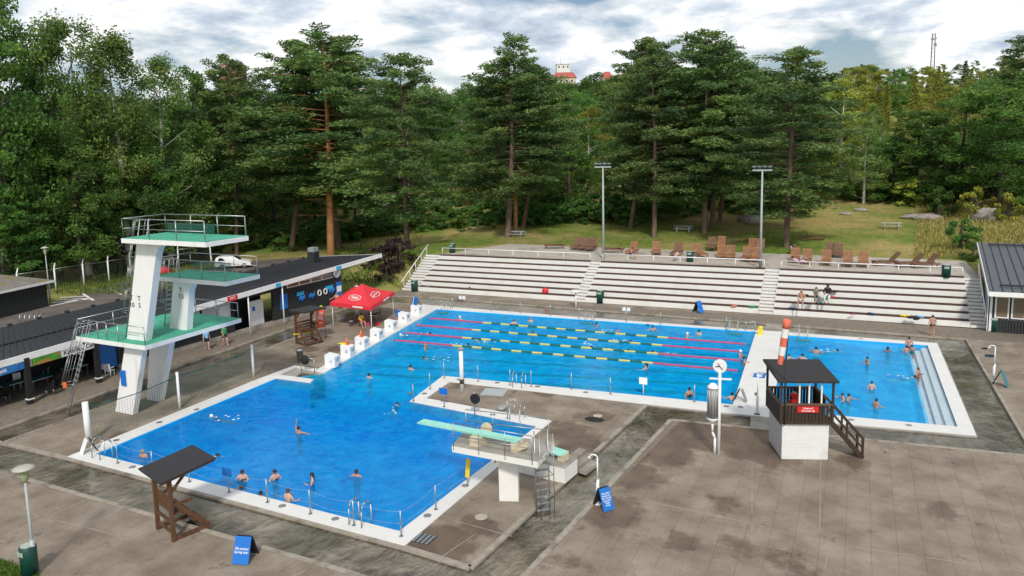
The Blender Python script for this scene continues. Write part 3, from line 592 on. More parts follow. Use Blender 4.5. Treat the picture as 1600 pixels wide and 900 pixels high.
text('T\n10', .42, M_txtb, tw, loc(-38.35, 28.14, 7.0), (R(90), 0, 0), 'depth_mark'); text('T\n5', .42, M_txtb, tw, loc(-37.7, 28.14, 7.0), (R(90), 0, 0), 'depth_mark')
text('T\n7,5', .4, M_txtb, tw, loc(-37.6, 30.94, 7.0), (R(90), 0, 0), 'depth_mark')
rc = MB().box(loc(-39.55, 28.0, 2.25), (.42, .06, .95)).build('rules_board', M_blue, tw)
railing(tw, [((-42.65 + 39.8, -.65), (-36.8 + 39.8 - 2.2, -.65)), ((-42.65 + 39.8, -.65), (-42.65 + 39.8, 6.4)), ((-42.65 + 39.8, 6.4), (-36.8 + 39.8, 6.4)), ((-40.0 + 39.8, -.65), (-36.75 + 39.8, -.65))], Z5, 1.05, 2.2)
for x0, x1, y0, y1, z in ((-38.8, -33.1, 30.38, 32.87, Z7), (-37.6, -31.15, 27.43, 30.27, Z10)):
    railing(tw, [((x0 + 39.8, y0 - 28.2), (x1 + 39.8, y0 - 28.2)), ((x0 + 39.8, y1 - 28.2), (x1 + 39.8, y1 - 28.2)), ((x0 + 39.8, y0 - 28.2), (x0 + 39.8, y1 - 28.2))], z, 1.12, 1.9)
    rl = MB().bar(loc(x1, y1, z + 1.12), loc(x1, y1, z - .1), .05).build('end_post', M_steel, tw)
    g = MB().box(loc((x0 * 2 + x1) / 3, y1 - .04, z + .35), ((x1 - x0) * .6, .012, .55)).build('side_panel', mat('green_glass_panel', (.03, .13, .11), .15, .1), tw); MATS['green_glass_panel'].node_tree.nodes['Principled BSDF'].inputs['Alpha'].default_value = .4
lad = cage_ladder(tw, loc(-42.95, 26.55, 0), loc(-42.2, 27.75, Z5), .62, 2.0, side=Vector((.92, -.39, 0)), out=Vector((-.5, -.86, 0)), n=15)
cage_ladder(tw, loc(-39.6, 28.75, Z5), loc(-37.85, 28.85, Z10), .6, 1.6, side=Vector((0, -1, 0)), out=Vector((-1, 0, 0)), n=20)
cage_ladder(tw, loc(-39.75, 31.6, Z5), loc(-39.0, 31.6, Z7), .6, 1.6, side=Vector((0, -1, 0)), out=Vector((-1, 0, 0)), n=11)
ng = tag(MB().add([(0, 0, 0), (.32, 0, .1), (.3, 0, .42), (-.02, 0, .34)], [(0, 1, 2, 3)]).box((.15, .02, .21), (.34, .02, .3)).build('closed_sign', M_orange, None, loc(-42.75, 26.35, 1.75) + O), 'small orange square plate hung on the lowest ladder of the diving tower', 'plate')

# ------------------------------------------------------------------ springboards
sb = thing('springboard_stand', 'raised concrete springboard platform on one white pillar beside the diving pool', 'springboard', G(790, 783)); O = sb.location.copy()
SZ = 2.55
def sq(px, py, z=SZ): return G(px, py, z) - O
pl = [sq(706, 696), sq(840, 721), sq(866, 690), sq(726, 674)]
MB().prism(pl, SZ - .30, SZ - .02).build('platform', M_conc_w, sb); MB().prism(pl, SZ - .016, SZ).build('deck', M_conc, sb)
c = sq(793, 716); cw = .42
MB().box((0 + .05, .3, (SZ - .3) / 2), (.85, .55, SZ - .3), .35).build('pillar', M_conc_w, sb)
A, B = sq(657, 658, SZ + .45), sq(812, 689, SZ + .42); d = (B - A).normalized(); u = Vector((-d.y, d.x, 0)).normalized() * .27
MB().prism([A - u, A + u, B + u, B - u], SZ + .42, SZ + .47).build('board', M_mint, sb)
q = A + (B - A) * .62; MB().box((q.x, q.y, SZ + .2), (.5, 1.0, .4), math.atan2(d.y, d.x)).build('fulcrum', mat('cream_metal', (.62, .54, .38), .5), sb)
MB().tube(q + u * 1.9 + Vector((0, 0, -.0)), q + u * 2.3 + Vector((0, 0, 0)), .28, n=14).build('adjusting_wheel', MATS['cream_metal'], sb)
q = A + (B - A) * .975; MB().box((q.x, q.y, SZ + .2), (.3, .6, .4), math.atan2(d.y, d.x)).bar(q + Vector((0, 0, -.38)), q + d * .45 + Vector((0, 0, -.12)), .3, .2).build('rear_anchor', MATS['cream_metal'], sb)
mb = MB()
for a, c2 in ((pl[0], pl[1]), (pl[3], pl[2])):
    a, c2 = a + (c2 - a) * .02, c2 - (c2 - a) * .06
    for hh in (.5, 1.05): mb.tube(a + Vector((0, 0, hh)), c2 + Vector((0, 0, hh)), .02, n=6)
    for i in range(4): p = a + (c2 - a) * i / 3; mb.tube(p - Vector((0, 0, .2)), p + Vector((0, 0, 1.05)), .02, n=6)
mb.build('railing', M_steel, sb)
a, c2 = G(849, 802, -.1) - O, sq(846, 708); lad = cage_ladder(sb, a, c2, .6, 1.9, side=Vector((.75, .66, 0)), out=Vector((.75, -.66, 0)), n=9, cage=False)
mb = MB(); dd = (c2 - a)
for s in (-1, 1): p = Vector((.35, -.3, 0)) + Vector((.75, .66, 0)) * .3 * s; mb.tube(a + p, c2 + p + Vector((0, 0, 1.0)), .02, n=5)
for t in (.35, .7, 1.0): mb.path([a + dd * t - Vector((.75, .66, 0)) * .3, a + dd * t + Vector((.35, -.3, 0)) - Vector((.75, .66, 0)) * .3, a + dd * t + Vector((.35, -.3, 0)) + Vector((.75, .66, 0)) * .3, a + dd * t + Vector((.75, .66, 0)) * .3], .018, 5)
mb.build('hand_guard', M_steel, lad)
lb = thing('low_springboard', 'low mint springboard on a concrete block near the channel, under the ladder', 'springboard', G(845, 730, 0)); O = lb.location.copy()
bp = [G(p[0], p[1], 1.0) - O for p in ((746, 702), (905, 732), (936, 700), (862, 672))]
bp = [G(p[0], p[1], .75) - O for p in ((800, 712), (882, 732), (902, 716), (842, 690))]
MB().prism(bp, .0, .73).build('block', M_conc_w, lb); MB().prism(bp, .734, .75).build('deck', M_conc, lb)
for k in range(3): a, c2 = G(886 + 9 * k, 731 + 4 * k, 0) - O, G(905 + 9 * k, 716 + 4 * k, 0) - O; dd = Vector((.42, -.1, 0)); MB().prism([a, c2, c2 + dd, a + dd], 0, .56 - .19 * k).build('step', M_conc, lb)
A, B = G(850, 699, 1.05) - O, G(872, 706, 1.05) - O; dd = (B - A).normalized(); A = A - dd * .5; B = B + dd * .4; u = Vector((-dd.y, dd.x, 0)).normalized() * .33
MB().prism([A - u, A + u, B + u, B - u], 1.03, 1.08).build('board', M_mint, lb); q = B - dd * .1; MB().box((q.x, q.y, .9), (.3, .5, .3), math.atan2(dd.y, dd.x)).build('rear_anchor', MATS['cream_metal'], lb)

# ------------------------------------------------------------------ lifeguard hut
hb = G(1221, 718); hf = G(1293, 719); hrz = math.atan2(hf.y - hb.y, hf.x - hb.x); hw = (hf - hb).length
ht = thing('lifeguard_hut', 'white boarded lifeguard hut with dark railing and black hip roof by the shallow pool', 'lifeguard hut', hb, hrz)
HD, HZ = 2.3, 1.85
MB().box((hw / 2, HD / 2, HZ / 2), (hw - .06, HD - .06, HZ)).build('wall', M_white, ht)
for face in range(3):
    for k in range(15):
        z = .04 + k * (HZ - .06) / 15 + .055
        if face == 0: o = MB().box((hw / 2, .005, z), (hw, .035, .105), 0, R(6)).build('board', M_white, ht)
        elif face == 1: o = MB().box((.005, HD / 2, z), (.035, HD, .105)).build('board', mat('shaded_white_paint', (.5, .5, .49), .6), ht)  # left wall: its shade is put into this greyer paint
        else: o = MB().box((hw - .005, HD / 2, z), (.035, HD, .105)).build('board', M_white, ht)
fr = MB().box((hw / 2, HD / 2, HZ + .06), (hw + .3, HD + .3, .12)).build('floor', M_wood_d, ht)
zr = HZ + 1.0
mb = MB()
for x in (-.12, hw + .12):
    for y in (-.12, HD + .12): MB().bar((x, y, HZ), (x, y, HZ + 2.15), .1).build('post', M_wood_d, ht)
def rail_side(a, c, skip=False):
    a, c = Vector(a), Vector(c); n = 15; MB().bar(a + Vector((0, 0, 1.0)), c + Vector((0, 0, 1.0)), .12, .09).build('handrail', mat('brown_rail', (.13, .075, .045), .6), ht)
    for i in range(n): p = a + (c - a) * (i + .5) / n; MB().box((p.x, p.y, HZ + .53), (.125 if abs((c - a).x) > .5 else .03, .03 if abs((c - a).x) > .5 else .10, .82)).build('slat', M_wood_d, ht)
rail_side((-.12, -.12, HZ), (hw + .12, -.12, HZ)); rail_side((-.12, HD + .12, HZ), (hw + .12, HD + .12, HZ)); rail_side((-.12, -.12, HZ), (-.12, HD + .12, HZ)); rail_side((hw + .12, .9, HZ), (hw + .12, HD + .12, HZ))
for x in (.75, 1.2, 1.78): MB().box((x, -.06, HZ + 1.55), (.07, .07, 1.25)).build('window_frame', M_white, ht)
zr = HZ + 2.12; ov = .32
MB().add([(-ov, -ov, zr), (hw + ov, -ov, zr), (hw + ov, HD + ov, zr + .22), (-ov, HD + ov, zr + .22), (-ov, -ov, zr + .1), (hw + ov, -ov, zr + .1), (hw + ov, HD + ov, zr + .32), (-ov, HD + ov, zr + .32)], [(3, 2, 1, 0), (4, 5, 6, 7), (0, 1, 5, 4), (1, 2, 6, 5), (2, 3, 7, 6), (3, 0, 4, 7)]).build('roof', M_felt, ht)
s = MB().box((1.12, -.2, HZ + .78), (1.0, .03, .3)).build('name_board', M_red, ht); text('Lifeguard\nUimavalvoja', .13, M_txt, s, (1.12, -.222, HZ + .78), (R(90), 0, 0))
st = MB().bar((hw + .2, .25, HZ), (hw + 1.75, .25, .02), .05, .22).bar((hw + .2, .95, HZ), (hw + 1.75, .95, .02), .05, .22).build('staircase', M_wood_d, ht)
for k in range(7): MB().box((hw + .35 + .21 * k, .6, HZ - .22 - .245 * k), (.24, .68, .04)).build('tread', M_wood_d, st)
for y in (.25, .95):
    MB().bar((hw + .15, y, HZ + 1.0), (hw + 1.75, y, .98), .09, .12).bar((hw + .15, y, HZ + .55), (hw + 1.75, y, .5), .05, .09).bar((hw + 1.72, y, 0), (hw + 1.72, y, 1.0), .1).bar((hw + .95, y, .8), (hw + .95, y, 1.95), .08).build('stair_rail', M_wood_d, st)
wsk = thing('windsock', 'striped orange and white windsock drooping from a black mast above the hut', 'windsock', ht.matrix_basis @ Vector((.0, -.05, HZ)))
wsk.location = Matrix.Translation(hb) @ Matrix.Rotation(hrz, 4, 'Z') @ Vector((.05, -.17, HZ))
MB().tube((0, 0, 0), (0, 0, 3.3), .045).build('mast', M_black, wsk)
rr = [.12, .145, .155, .165, .17, .175]; top = 5.0
for k in range(5): MB().tube((-.27 + .055 * k, 0, 3.0 + .44 * k), (-.27 + .055 * (k + 1), 0, 3.0 + .44 * (k + 1)), rr[k], rr[k + 1], 12, k == 4).build('orange_band' if k % 2 == 0 else 'white_band', mat('faded_orange_cloth', (.78, .17, .1), .8) if k % 2 == 0 else M_white, wsk)
MB().tube((0, 0, 3.2), (-.25, 0, 3.05), .02).tube((-.0, 0, 3.2), (.1, 0, 5.2), .025).build('frame', M_black, wsk)

# ------------------------------------------------------------------ lifeguard chairs
def guard_chair(loc_, rz, label, roof_rx, h=2.6, w=1.5):
    t = thing('lifeguard_chair', label, 'lifeguard chair', loc_, rz, 'wooden lifeguard chairs by the pool')
    for x in (-w / 2, w / 2): MB().bar((x, 0, 0), (x, 0, h), .15).build('post', M_wood, t)
    for x in (-w / 2, w / 2):
        MB().bar((x, -1.45, .10), (x, 0, .10), .08, .16).build('base_beam', M_wood, t); MB().bar((x, -1.4, .15), (x, -.25, 1.45), .08, .16).build('stringer', M_wood, t)
        MB().bar((x, 0, 1.5), (x, -.85, 1.5), .08, .12).build('arm_rest', M_wood, t); MB().bar((x, 0, h - .75), (x, -.75, h + .02), .08, .1).build('brace', M_wood, t)
    for k, (y, z) in enumerate(((-1.35, .2), (-.95, .62), (-.62, 1.02))): MB().box((0, y, z), (w + .1, .32, .06)).build('tread', M_wood, t)
    for k in range(3): MB().box((0, -.18 - .2 * k, 1.1), (w, .18, .05)).build('seat_board', M_wood, t)
    for k in range(3): MB().box((0, -.05, 1.28 + .22 * k), (w, .05, .16)).build('back_board', M_wood, t)
    for z in (.35, .8): MB().box((0, .0, z), (w, .06, .14)).build('cross_beam', M_wood, t)
    MB().box((0, -.68, h + .02), (w + .55, 2.2, .08), 0, roof_rx).build('roof_frame', M_wood, t); f = MB().box((0, -.68, h + .09), (w + .65, 2.3, .05), 0, roof_rx).build('roof', M_felt, t)
    return t
a, c = G(243, 823), G(277, 850); guard_chair((a + c) / 2 , math.atan2(c.y - a.y, c.x - a.x) + math.pi, 'brown wooden lifeguard chair with a sloping black roof in the left foreground', R(-7), 2.75)
a = G(463, 537); c = a + Vector((.45, 1.5, 0)); g2 = guard_chair((a + c) / 2, math.atan2(c.y - a.y, c.x - a.x) + 0, 'brown wooden lifeguard chair with yellow foam on it, near the cafe and the red canopy', R(-3), 2.75)
g2.rotation_euler.z = R(75)
tag(MB().box((0, 0, .03), (1.5, .34, .05), R(52)).build('rescue_tube', M_yellow, None, Vector((a.x + .35, a.y + .45, .78))), 'long yellow foam rescue board lying across the second lifeguard chair', 'rescue board')

# ------------------------------------------------------------------ red canopy and its furniture
tp = [G(521, 510.5), G(581, 518.5), G(615, 493), G(556, 484)]
tc = sum(tp, Vector()) / 4; ca = thing('canopy_tent', 'red pop-up canopy with white printed outlines beside the start of the lanes', 'canopy', tc)
tl = [p - tc for p in tp]; ZV = 2.25
for p in tl: MB().tube((p.x, p.y, 0), (p.x, p.y, ZV), .035).build('leg', M_white, ca)
pk = Vector((0, 0, 3.45)); mb = MB(); mids = []
for i in range(4):
    a, c = tl[i] * 1.06, tl[(i + 1) % 4] * 1.06; a = Vector((a.x, a.y, ZV)); c = Vector((c.x, c.y, ZV)); n = 8; rows = []
    for j in range(n + 1):
        t = j / n; rows.append([Vector((*(lerp(lerp(a, c, k / 6), pk, t))[:2], ZV + (pk.z - ZV) * (.58 * t + .42 * t ** 2.2) - .06 * math.sin(math.pi * k / 6) * (1 - t))) for k in range(7)])
    vs = [v for r_ in rows for v in r_]; mb.add(vs, [(j * 7 + k, j * 7 + k + 1, j * 7 + k + 8, j * 7 + k + 7) for j in range(n) for k in range(6)], True)
mb.build('canopy_top', M_tent, ca); mb = MB()
for i in range(4):
    a, c = tl[i] * 1.06, tl[(i + 1) % 4] * 1.06; MB().bar((a.x, a.y, ZV - .15), (c.x, c.y, ZV - .15), .02, .34).build('valance', M_tent, ca)
def on_tent(i, f, t, off=.012):
    a, c = tl[i] * 1.06, tl[(i + 1) % 4] * 1.06; a = Vector((a.x, a.y, 0)); c = Vector((c.x, c.y, 0)); p = lerp(lerp(a, c, f), Vector((0, 0, 0)), t)
    n = Vector((a.x + c.x, a.y + c.y, 0)).normalized() * .5 + Vector((0, 0, .85)); return Vector((p.x, p.y, ZV + (pk.z - ZV) * (.58 * t + .42 * t ** 2.2))) + n * .03
for i, f0 in ((0, .5), (1, .5)):
    P8 = [on_tent(i, f0 + x, t) for x, t in ((-.2, .3), (0, .235), (.2, .3), (.24, .45), (0, .52), (-.24, .45), (-.2, .3))]
    MB().path(P8, .03, 5).build('printed_outline', M_txt, ca)
    MB().bar(on_tent(i, f0 - .13, .38), on_tent(i, f0 + .13, .38), .03, .17).build('printed_word', M_txt, ca)
for i, f in ((0, .68), (1, .62)):
    a, c = tl[i] * 1.07, tl[(i + 1) % 4] * 1.07; p, q = lerp(a, c, f - .12), lerp(a, c, f + .12); MB().bar((p.x, p.y, ZV - .15), (q.x, q.y, ZV - .15), .03, .12).build('printed_word', M_txt, ca)
def chair(loc_, rz, label, m, group=None, name='folding_chair'):
    t = thing(name, label, 'chair', loc_, rz, group)
    MB().box((0, 0, .45), (.46, .46, .04)).build('seat', m, t); MB().box((0, .24, .74), (.46, .04, .5), 0, R(-10)).build('backrest', m, t)
    for x in (-.2, .2):
        for y in (-.2, .2): MB().tube((x, y, 0), (x, y, .45), .017, n=6).build('leg', M_steel if m != M_white else M_white, t)
        MB().bar((x * 1.1, -.2, .66), (x * 1.1, .22, .66), .04).build('arm_rest', m, t)
    return t
def table(loc_, rz, label, m, w=1.4, d=.75, group=None):
    t = thing('table', label, 'table', loc_, rz, group); MB().box((0, 0, .73), (w, d, .035)).build('table_top', m, t)
    MB().box((0, 0, .705), (w + .03, d + .03, .03)).build('rim', M_white, t)
    for x in (-w / 2 + .06, w / 2 - .06):
        for y in (-d / 2 + .05, d / 2 - .05): MB().bar((x, y, 0), (x, y, .7), .04).build('leg', M_steel, t)
    return t
M_dred = mat('dark_red_cloth', (.09, .012, .02), .8, .15)
GC = G(564, 511); chair(GC + Vector((0, .1, 0)), R(65), 'dark red camping chair under the canopy, with the lifeguard in it', M_dred)
chair(G(590, 500), R(-60), 'empty dark camping chair with a blue cloth under the canopy', M_dred)
table(G(580, 506) + Vector((-.2, .6, 0)), R(20), 'small dark folding table under the red canopy', M_dark, .9, .6)
def bucket(p, r0, r1, h, m, label, name='bucket', cat='bucket'):
    o = MB().lathe([(r0, 0), (r1, h), (r1 + .02, h), (r1 - .02, h - .01), (r0 * .8, h * .3)], n=14).build(name, m, None, p); return tag(o, label, cat)
bucket(G(548.5, 509), .17, .22, .42, M_grey, 'grey plastic bucket next to the seated lifeguard under the canopy')
bucket(G(469.5, 566.5), .2, .27, .95, M_steel, 'tall narrow grey metal bin standing alone on the deck by the jetty', 'metal_bin', 'bin')
tag(MB().box((0, 0, .18), (.5, .3, .32), R(10)).box((0, 0, .36), (.3, .03, .04), R(10)).build('beach_bag', mat('pink_cloth', (.6, .12, .25), .8), None, G(574, 509)), 'pink bag on the ground by the seated lifeguard', 'bag')
tag(MB().box((0, 0, .1), (.35, .35, .2), .6).ball((0, 0, .22), (.16, .14, .08)).build('first_aid_bag', M_red, None, G(590, 508)), 'small red bag with white top on the deck in front of the canopy', 'bag')
cr = thing('plastic_crate', 'bright blue tilted plastic crate behind the starting blocks', 'crate', G(624, 496), R(30)); MB().box((0, 0, .3), (.6, .42, .05), 0, R(35)).box((0, .22, .42), (.6, .05, .4), 0, R(15)).box((-.3, .05, .38), (.04, .45, .35)).box((.3, .05, .38), (.04, .45, .35)).build('shell', M_blue, cr)
MB().bar((-.25, -.1, 0), (-.25, .1, .3), .04).bar((.25, -.1, 0), (.25, .1, .3), .04).build('leg', M_steel, cr)
fg = thing('beach_flag', 'orange banner flag with yellow tip on a black cross foot beside the lifeguard chair', 'banner', G(509, 527))
MB().tube((0, 0, .02), (0, 0, 2.75), .02).build('pole', M_black, fg); MB().box((0, 0, .02), (.9, .12, .03), .6).box((0, 0, .024), (.12, .9, .03), .6).build('foot', M_black, fg)
ua, ub = Vector((-.62, -.30, 0)), Vector((-.02, 0, 0))
def vp(pts, th=.012):
    n = Vector((ub.y - ua.y, ua.x - ub.x, 0)).normalized() * th; P = [lerp(ua, ub, s) + Vector((0, 0, z)) for s, z in pts]; k = len(P)
    return MB().add([p - n for p in P] + [p + n for p in P], [tuple(range(k)), tuple(reversed(range(k, 2 * k)))] + [(i, k + i, k + (i + 1) % k, (i + 1) % k) for i in range(k)])
vp([(0, .78), (1, .9), (1, 2.42), (0, 2.30)]).build('banner', mat('coral_cloth', (.85, .13, .06), .7), fg); vp([(0, 2.30), (1, 2.42), (.98, 2.55), (.7, 2.76), (.4, 2.66), (0, 2.5)]).build('banner_tip', M_yellow, fg)
br = math.atan2(ub.y - ua.y, ub.x - ua.x)
nn = Vector((ub.y - ua.y, ua.x - ub.x, 0)).normalized()
for k, (s, w) in enumerate(((2.1, .28), (1.95, .34), (1.76, .44), (1.6, .46), (1.25, .26))):
    p = lerp(ua, ub, .5) + Vector((0, 0, s)) + nn * .016; MB().box(p, (w, .008, .085), br).build('printed_line', M_txt, fg)

# ------------------------------------------------------------------ starting blocks
bp = [(528, 576), (556, 556), (584, 542), (608, 528), (629, 514), (650, 503), (675, 488)]
A, B = G(526, 577, CZ), G(672, 486.5, CZ); bd = (B - A) / 6; brz = math.atan2(bd.y, bd.x)
TOPS = ['1', '2', '3', '4', '5', '6', '7']
W7 = ['beside the blue folding pool cover', 'with an orange cone and a yellow cloth on it', 'with a single orange cone on it', 'in line with the canopy leg', 'in front of the blue crate', 'second from the far corner', 'at the far corner with a blue panel on it']
px7 = [(519, 572), (543, 556), (565, 543), (588, 530), (610, 516), (631, 503), (650, 491)]
for i in range(7):
    p = G(*px7[i], CZ); p = G(*px7[i], CZ)
    t = thing('starting_block', 'white concrete starting block ' + W7[i], 'starting block', p, brz - math.pi / 2 + math.pi / 2, 'white starting blocks at the start of the lanes')
    t.rotation_euler.z = brz - R(90)
    b_ = MB(); b_.add([(-.35, -.4, 0), (.45, -.4, 0), (.45, .4, 0), (-.35, .4, 0), (-.35, -.4, .92), (.45, -.4, .78), (.45, .4, .78), (-.35, .4, .92)], [(3, 2, 1, 0), (4, 5, 6, 7), (0, 1, 5, 4), (1, 2, 6, 5), (2, 3, 7, 6), (3, 0, 4, 7)]); b_.build('body', M_white, t)
    text('-' + TOPS[i], .34, M_txtb, t, (.455, 0, .5), (R(90), 0, R(90)), 'number'); text('-' + TOPS[i], .34, M_txtb, t, (.1, -.405, .45), (R(90), 0, 0), 'number')
    MB().tube((.5, -.3, .62), (.5, .3, .62), .02).tube((.42, -.3, .62), (.5, -.3, .62), .02).tube((.42, .3, .62), (.5, .3, .62), .02).build('hand_grip', M_steel, t)
def cone(p, label):
    t = thing('traffic_cone', label, 'cone', p); MB().box((0, 0, .015), (.36, .36, .03)).build('base', M_orange, t); MB().lathe([(.14, .03), (.05, .5), (.03, .5)], n=12).build('body', M_orange, t)
q7 = lambda i: Vector((*G(*px7[i], 0)[:2], .90))
cone(q7(1), 'orange cone on the second starting block beside a yellow cloth'); cone(q7(2), 'orange cone alone on the third starting block')
tag(MB().ball((0, 0, .06), (.36, .2, .07)).ball((-.25, -.05, .05), (.2, .12, .06)).build('yellow_cloth', M_yellow, None, q7(1) + Vector((-.28, -.12, 0))), 'crumpled yellow cloth lying on the second starting block', 'cloth')
q = q7(6); t = thing('lane_board', 'blue and white angled panel standing on the farthest starting block', 'panel', q, R(-20)); MB().box((0, 0, .38), (.5, .06, .8), 0, R(-15)).build('panel', M_blue, t); MB().box((-.28, .0, .36), (.06, .12, .78), 0, R(-15)).build('frame', M_white, t)
tag(MB().box((0, 0, .05), (.75, .35, .06), .4).box((.1, 0, .1), (.5, .3, .04), .6).build('folded_cover', mat('navy_cloth', (.01, .04, .1), .8), None, G(524, 570.5, CZ)), 'flat dark blue folded cover on the coping by the first starting block', 'cover')

# ------------------------------------------------------------------ cafe building
cf = thing('cafe_building', 'long low black cafe and changing building with dark ribbed roof and white fascia', 'building', (-48, 38, 0)); O = cf.location.copy()
def cl(x, y, z=0): return Vector((x, y, z)) - O
E0, E1 = G(0, 567, 3.1), G(596, 397.5, 4.4)
ed = (E1 - E0); E0 = E0 - ed * .35                  # the eave goes on beyond the left edge of the picture
BK0, BK1 = G(0, 512, 2.9), G(483, 401.5, 3.9); bkd = BK1 - BK0; BK0 = BK0 - bkd * .35
def onroof(f, t): return lerp(lerp(E0, E1, f), lerp(BK0, BK1, f), t)
q = [onroof(0, 0), onroof(1, 0), onroof(1, 1), onroof(0, 1)]
dn = Vector((0, 0, .14))
MB().add([p - O for p in q] + [p - O - dn for p in q], [(0, 1, 2, 3), (7, 6, 5, 4), (0, 4, 5, 1), (1, 5, 6, 2), (2, 6, 7, 3), (3, 7, 4, 0)]).build('roof', M_roof, cf)
rf = cf.children[0]; nb = 120
for i in range(nb):
    f = (i + .5) / nb; a, c = onroof(f, .012) - O, onroof(f, .99) - O; up = Vector((0, 0, .02)); MB().bar(a + up, c + up, .07, .05).build('roof_rib', M_roof, rf)
for i in range(nb // 6):
    p = onroof((i + .5) / (nb / 6), .985) - O; MB().box(p + Vector((0, 0, .1)), (.2, .3, .16)).build('snow_guard', M_felt, rf)
MB().bar(E0 - O - Vector((0, 0, .1)), E1 - O - Vector((0, 0, .1)), .08, .42).build('fascia', M_white, cf)
a, c = onroof(1, 0) - O, onroof(1, 1) - O; MB().bar(a - Vector((-.05, 0, .12)), c - Vector((-.05, 0, .12)), .06, .34).build('fascia', M_white, cf)
Wn, Wf = Vector((-49.6, 21, 0)), Vector((-46.95, 57.9, 0)); wd = (Wf - Wn); wl = wd.length; wu = wd / wl; wn = Vector((wu.y, -wu.x, 0)); wrz = math.atan2(wu.y, wu.x)
def we(y): return lerp(3.0, 4.15, (y - 25) / 36)     # soffit height along the wall
y1 = 34.2
def wpt(y, z=0, off=0): t = (y - Wn.y) / wd.y; p = Wn + wd * t + wn * off; return Vector((p.x, p.y, z)) - O
def wallseg(name, ya, yb, za, zb, m, off=0, th=.2, par=None):
    a, c = wpt(ya, za, off), wpt(yb, za, off); zA, zB = (zb, zb) if zb is not None else (we(ya), we(yb)); k = wn * th
    vs = [a - k, c - k, c, a] + [Vector((p.x, p.y, z)) for p, z in ((a - k, zA), (c - k, zB), (c, zB), (a, zA))]
    return MB().add(vs, [(3, 2, 1, 0), (4, 5, 6, 7), (0, 1, 5, 4), (1, 2, 6, 5), (2, 3, 7, 6), (3, 0, 4, 7)]).build(name, m, par or cf)
wallseg('plinth', y1, 57.9, 0, .35, M_conc, .02, .3)
yy = [(y1, 44.6), (48.9, 57.85)]
for ya, yb in yy:
    w_ = wallseg('wall', ya, yb, .35, None, M_black, -.03)
    n = int((yb - ya) / .28)
    for i in range(n): a, c = lerp(ya, yb, (i + .08) / n), lerp(ya, yb, (i + .92) / n); wallseg('board', a, c, .36, None, M_black, 0, .03, w_)
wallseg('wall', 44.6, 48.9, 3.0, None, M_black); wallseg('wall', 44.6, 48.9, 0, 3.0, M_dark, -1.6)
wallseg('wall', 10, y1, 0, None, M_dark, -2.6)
a, c = wpt(57.85), wpt(57.85, 0, -8.0); MB().add([a, c, c + Vector((0, 0, 3.8)), a + Vector((0, 0, 4.15))], [(0, 1, 2, 3), (3, 2, 1, 0)]).build('wall', M_black, cf)
for ya, yb in ((36.2, 38.4), (38.7, 41.2), (41.5, 44.2)):
    sh = wallseg('window', ya, yb, 1.35, 3.0, M_white, .06, .08); wallseg('shutter', ya + .08, yb - .08, 1.43, 2.92, mat('pale_grey_shutter', (.55, .58, .6), .5, .05), .075, .03, sh)
    if ya > 41: wallseg('notice', ya + 1.6, yb - .2, 1.5, 2.8, M_white, .085, .01, sh)
dr = wallseg('door', 46.7, 48.2, .1, 2.5, M_white, -.5, .06); wallseg('poster', 46.95, 47.25, 1.6, 2.0, M_blue, -.46, .02, dr)
wn_ = wallseg('high_window', 50.6, 56.6, 3.05, 3.5, M_white, .04, .05)
for k in range(4): wallseg('pane', 50.75 + 1.48 * k, 52.05 + 1.48 * k, 3.13, 3.43, M_pane, .055, .02, wn_)
for i, (ya, yb, za, zb, m) in enumerate(((49.7, 50.6, 1.2, 2.6, M_blue), (57.0, 57.75, .9, 2.5, M_blue), (57.05, 57.7, 1.5, 2.1, M_txt), (55.5, 56.5, 2.0, 2.35, mat('cyan_sign', (.03, .42, .75), .5)), (51.7, 52.6, 2.1, 2.45, MATS['cyan_sign']))): wallseg('notice_board', ya, yb, za, zb, m, .05 + .012 * i, .03)
p = wpt(57.1, 3.55, .06); ck = MB().tube(p, p + wn * .08, .62, n=24).build('wall_clock', M_black, cf); MB().tube(p + wn * .081, p + wn * .09, .56, n=24).build('clock_face', M_txt, ck)
MB().bar(p + wn * .1, p + wn * .1 + wu * .3 + Vector((0, 0, .25)), .04).bar(p + wn * .1, p + wn * .1 - wu * .28 + Vector((0, 0, -.36)), .03).build('clock_hand', M_txtb, ck)
for f in (26.9, 31.5, 21):
    x = lerp(E0, E1, (f - E0.y) / (E1.y - E0.y)).x - .05; MB().box(cl(x, f, 1.5), (.3, .3, 3.0)).build('pillar', M_dark, cf); MB().tube(cl(x, f, 0), cl(x, f, .32), .1).box(cl(x, f, .33), (.36, .36, .08)).build('pillar_foot', M_white, cf)
for y in (45.2, 49.2): p = cl(lerp(E0, E1, (y - E0.y) / (E1.y - E0.y)).x - .1, y, 0); MB().tube(p, p + Vector((0, 0, 3.6)), .06).build('pillar', M_white, cf)
sgz = R(90); er = math.atan2(ed.y, ed.x); tilt = math.atan2(ed.z, math.hypot(ed.x, ed.y)); en = Vector((ed.y, -ed.x, 0)).normalized()
def fasc(y, dz, off, w, h, m, name, txt=None, size=.3, tm=None):
    t = (y - E0.y) / ed.y; p = E0 + ed * t - O + Vector((0, 0, dz)) + en * off
    o = MB().box((0, 0, 0), (w, .03, h)).build(name, m, cf, p); o.rotation_euler = (0, -tilt, er)
    if txt: text(txt, size, tm or M_txt, o, (0, -.02, 0), (R(90), 0, 0))
    return o
def eave_y(px_):
    lo, hi = 0., 1.
    for _ in range(40):
        m_ = (lo + hi) / 2
        if pr(lerp(E0, E1, m_))[0] < px_: lo = m_
        else: hi = m_
    return lerp(E0, E1, lo).y
Y0_, Y1_, Y2_, Y3_ = eave_y(-60), eave_y(49), eave_y(94), eave_y(152)
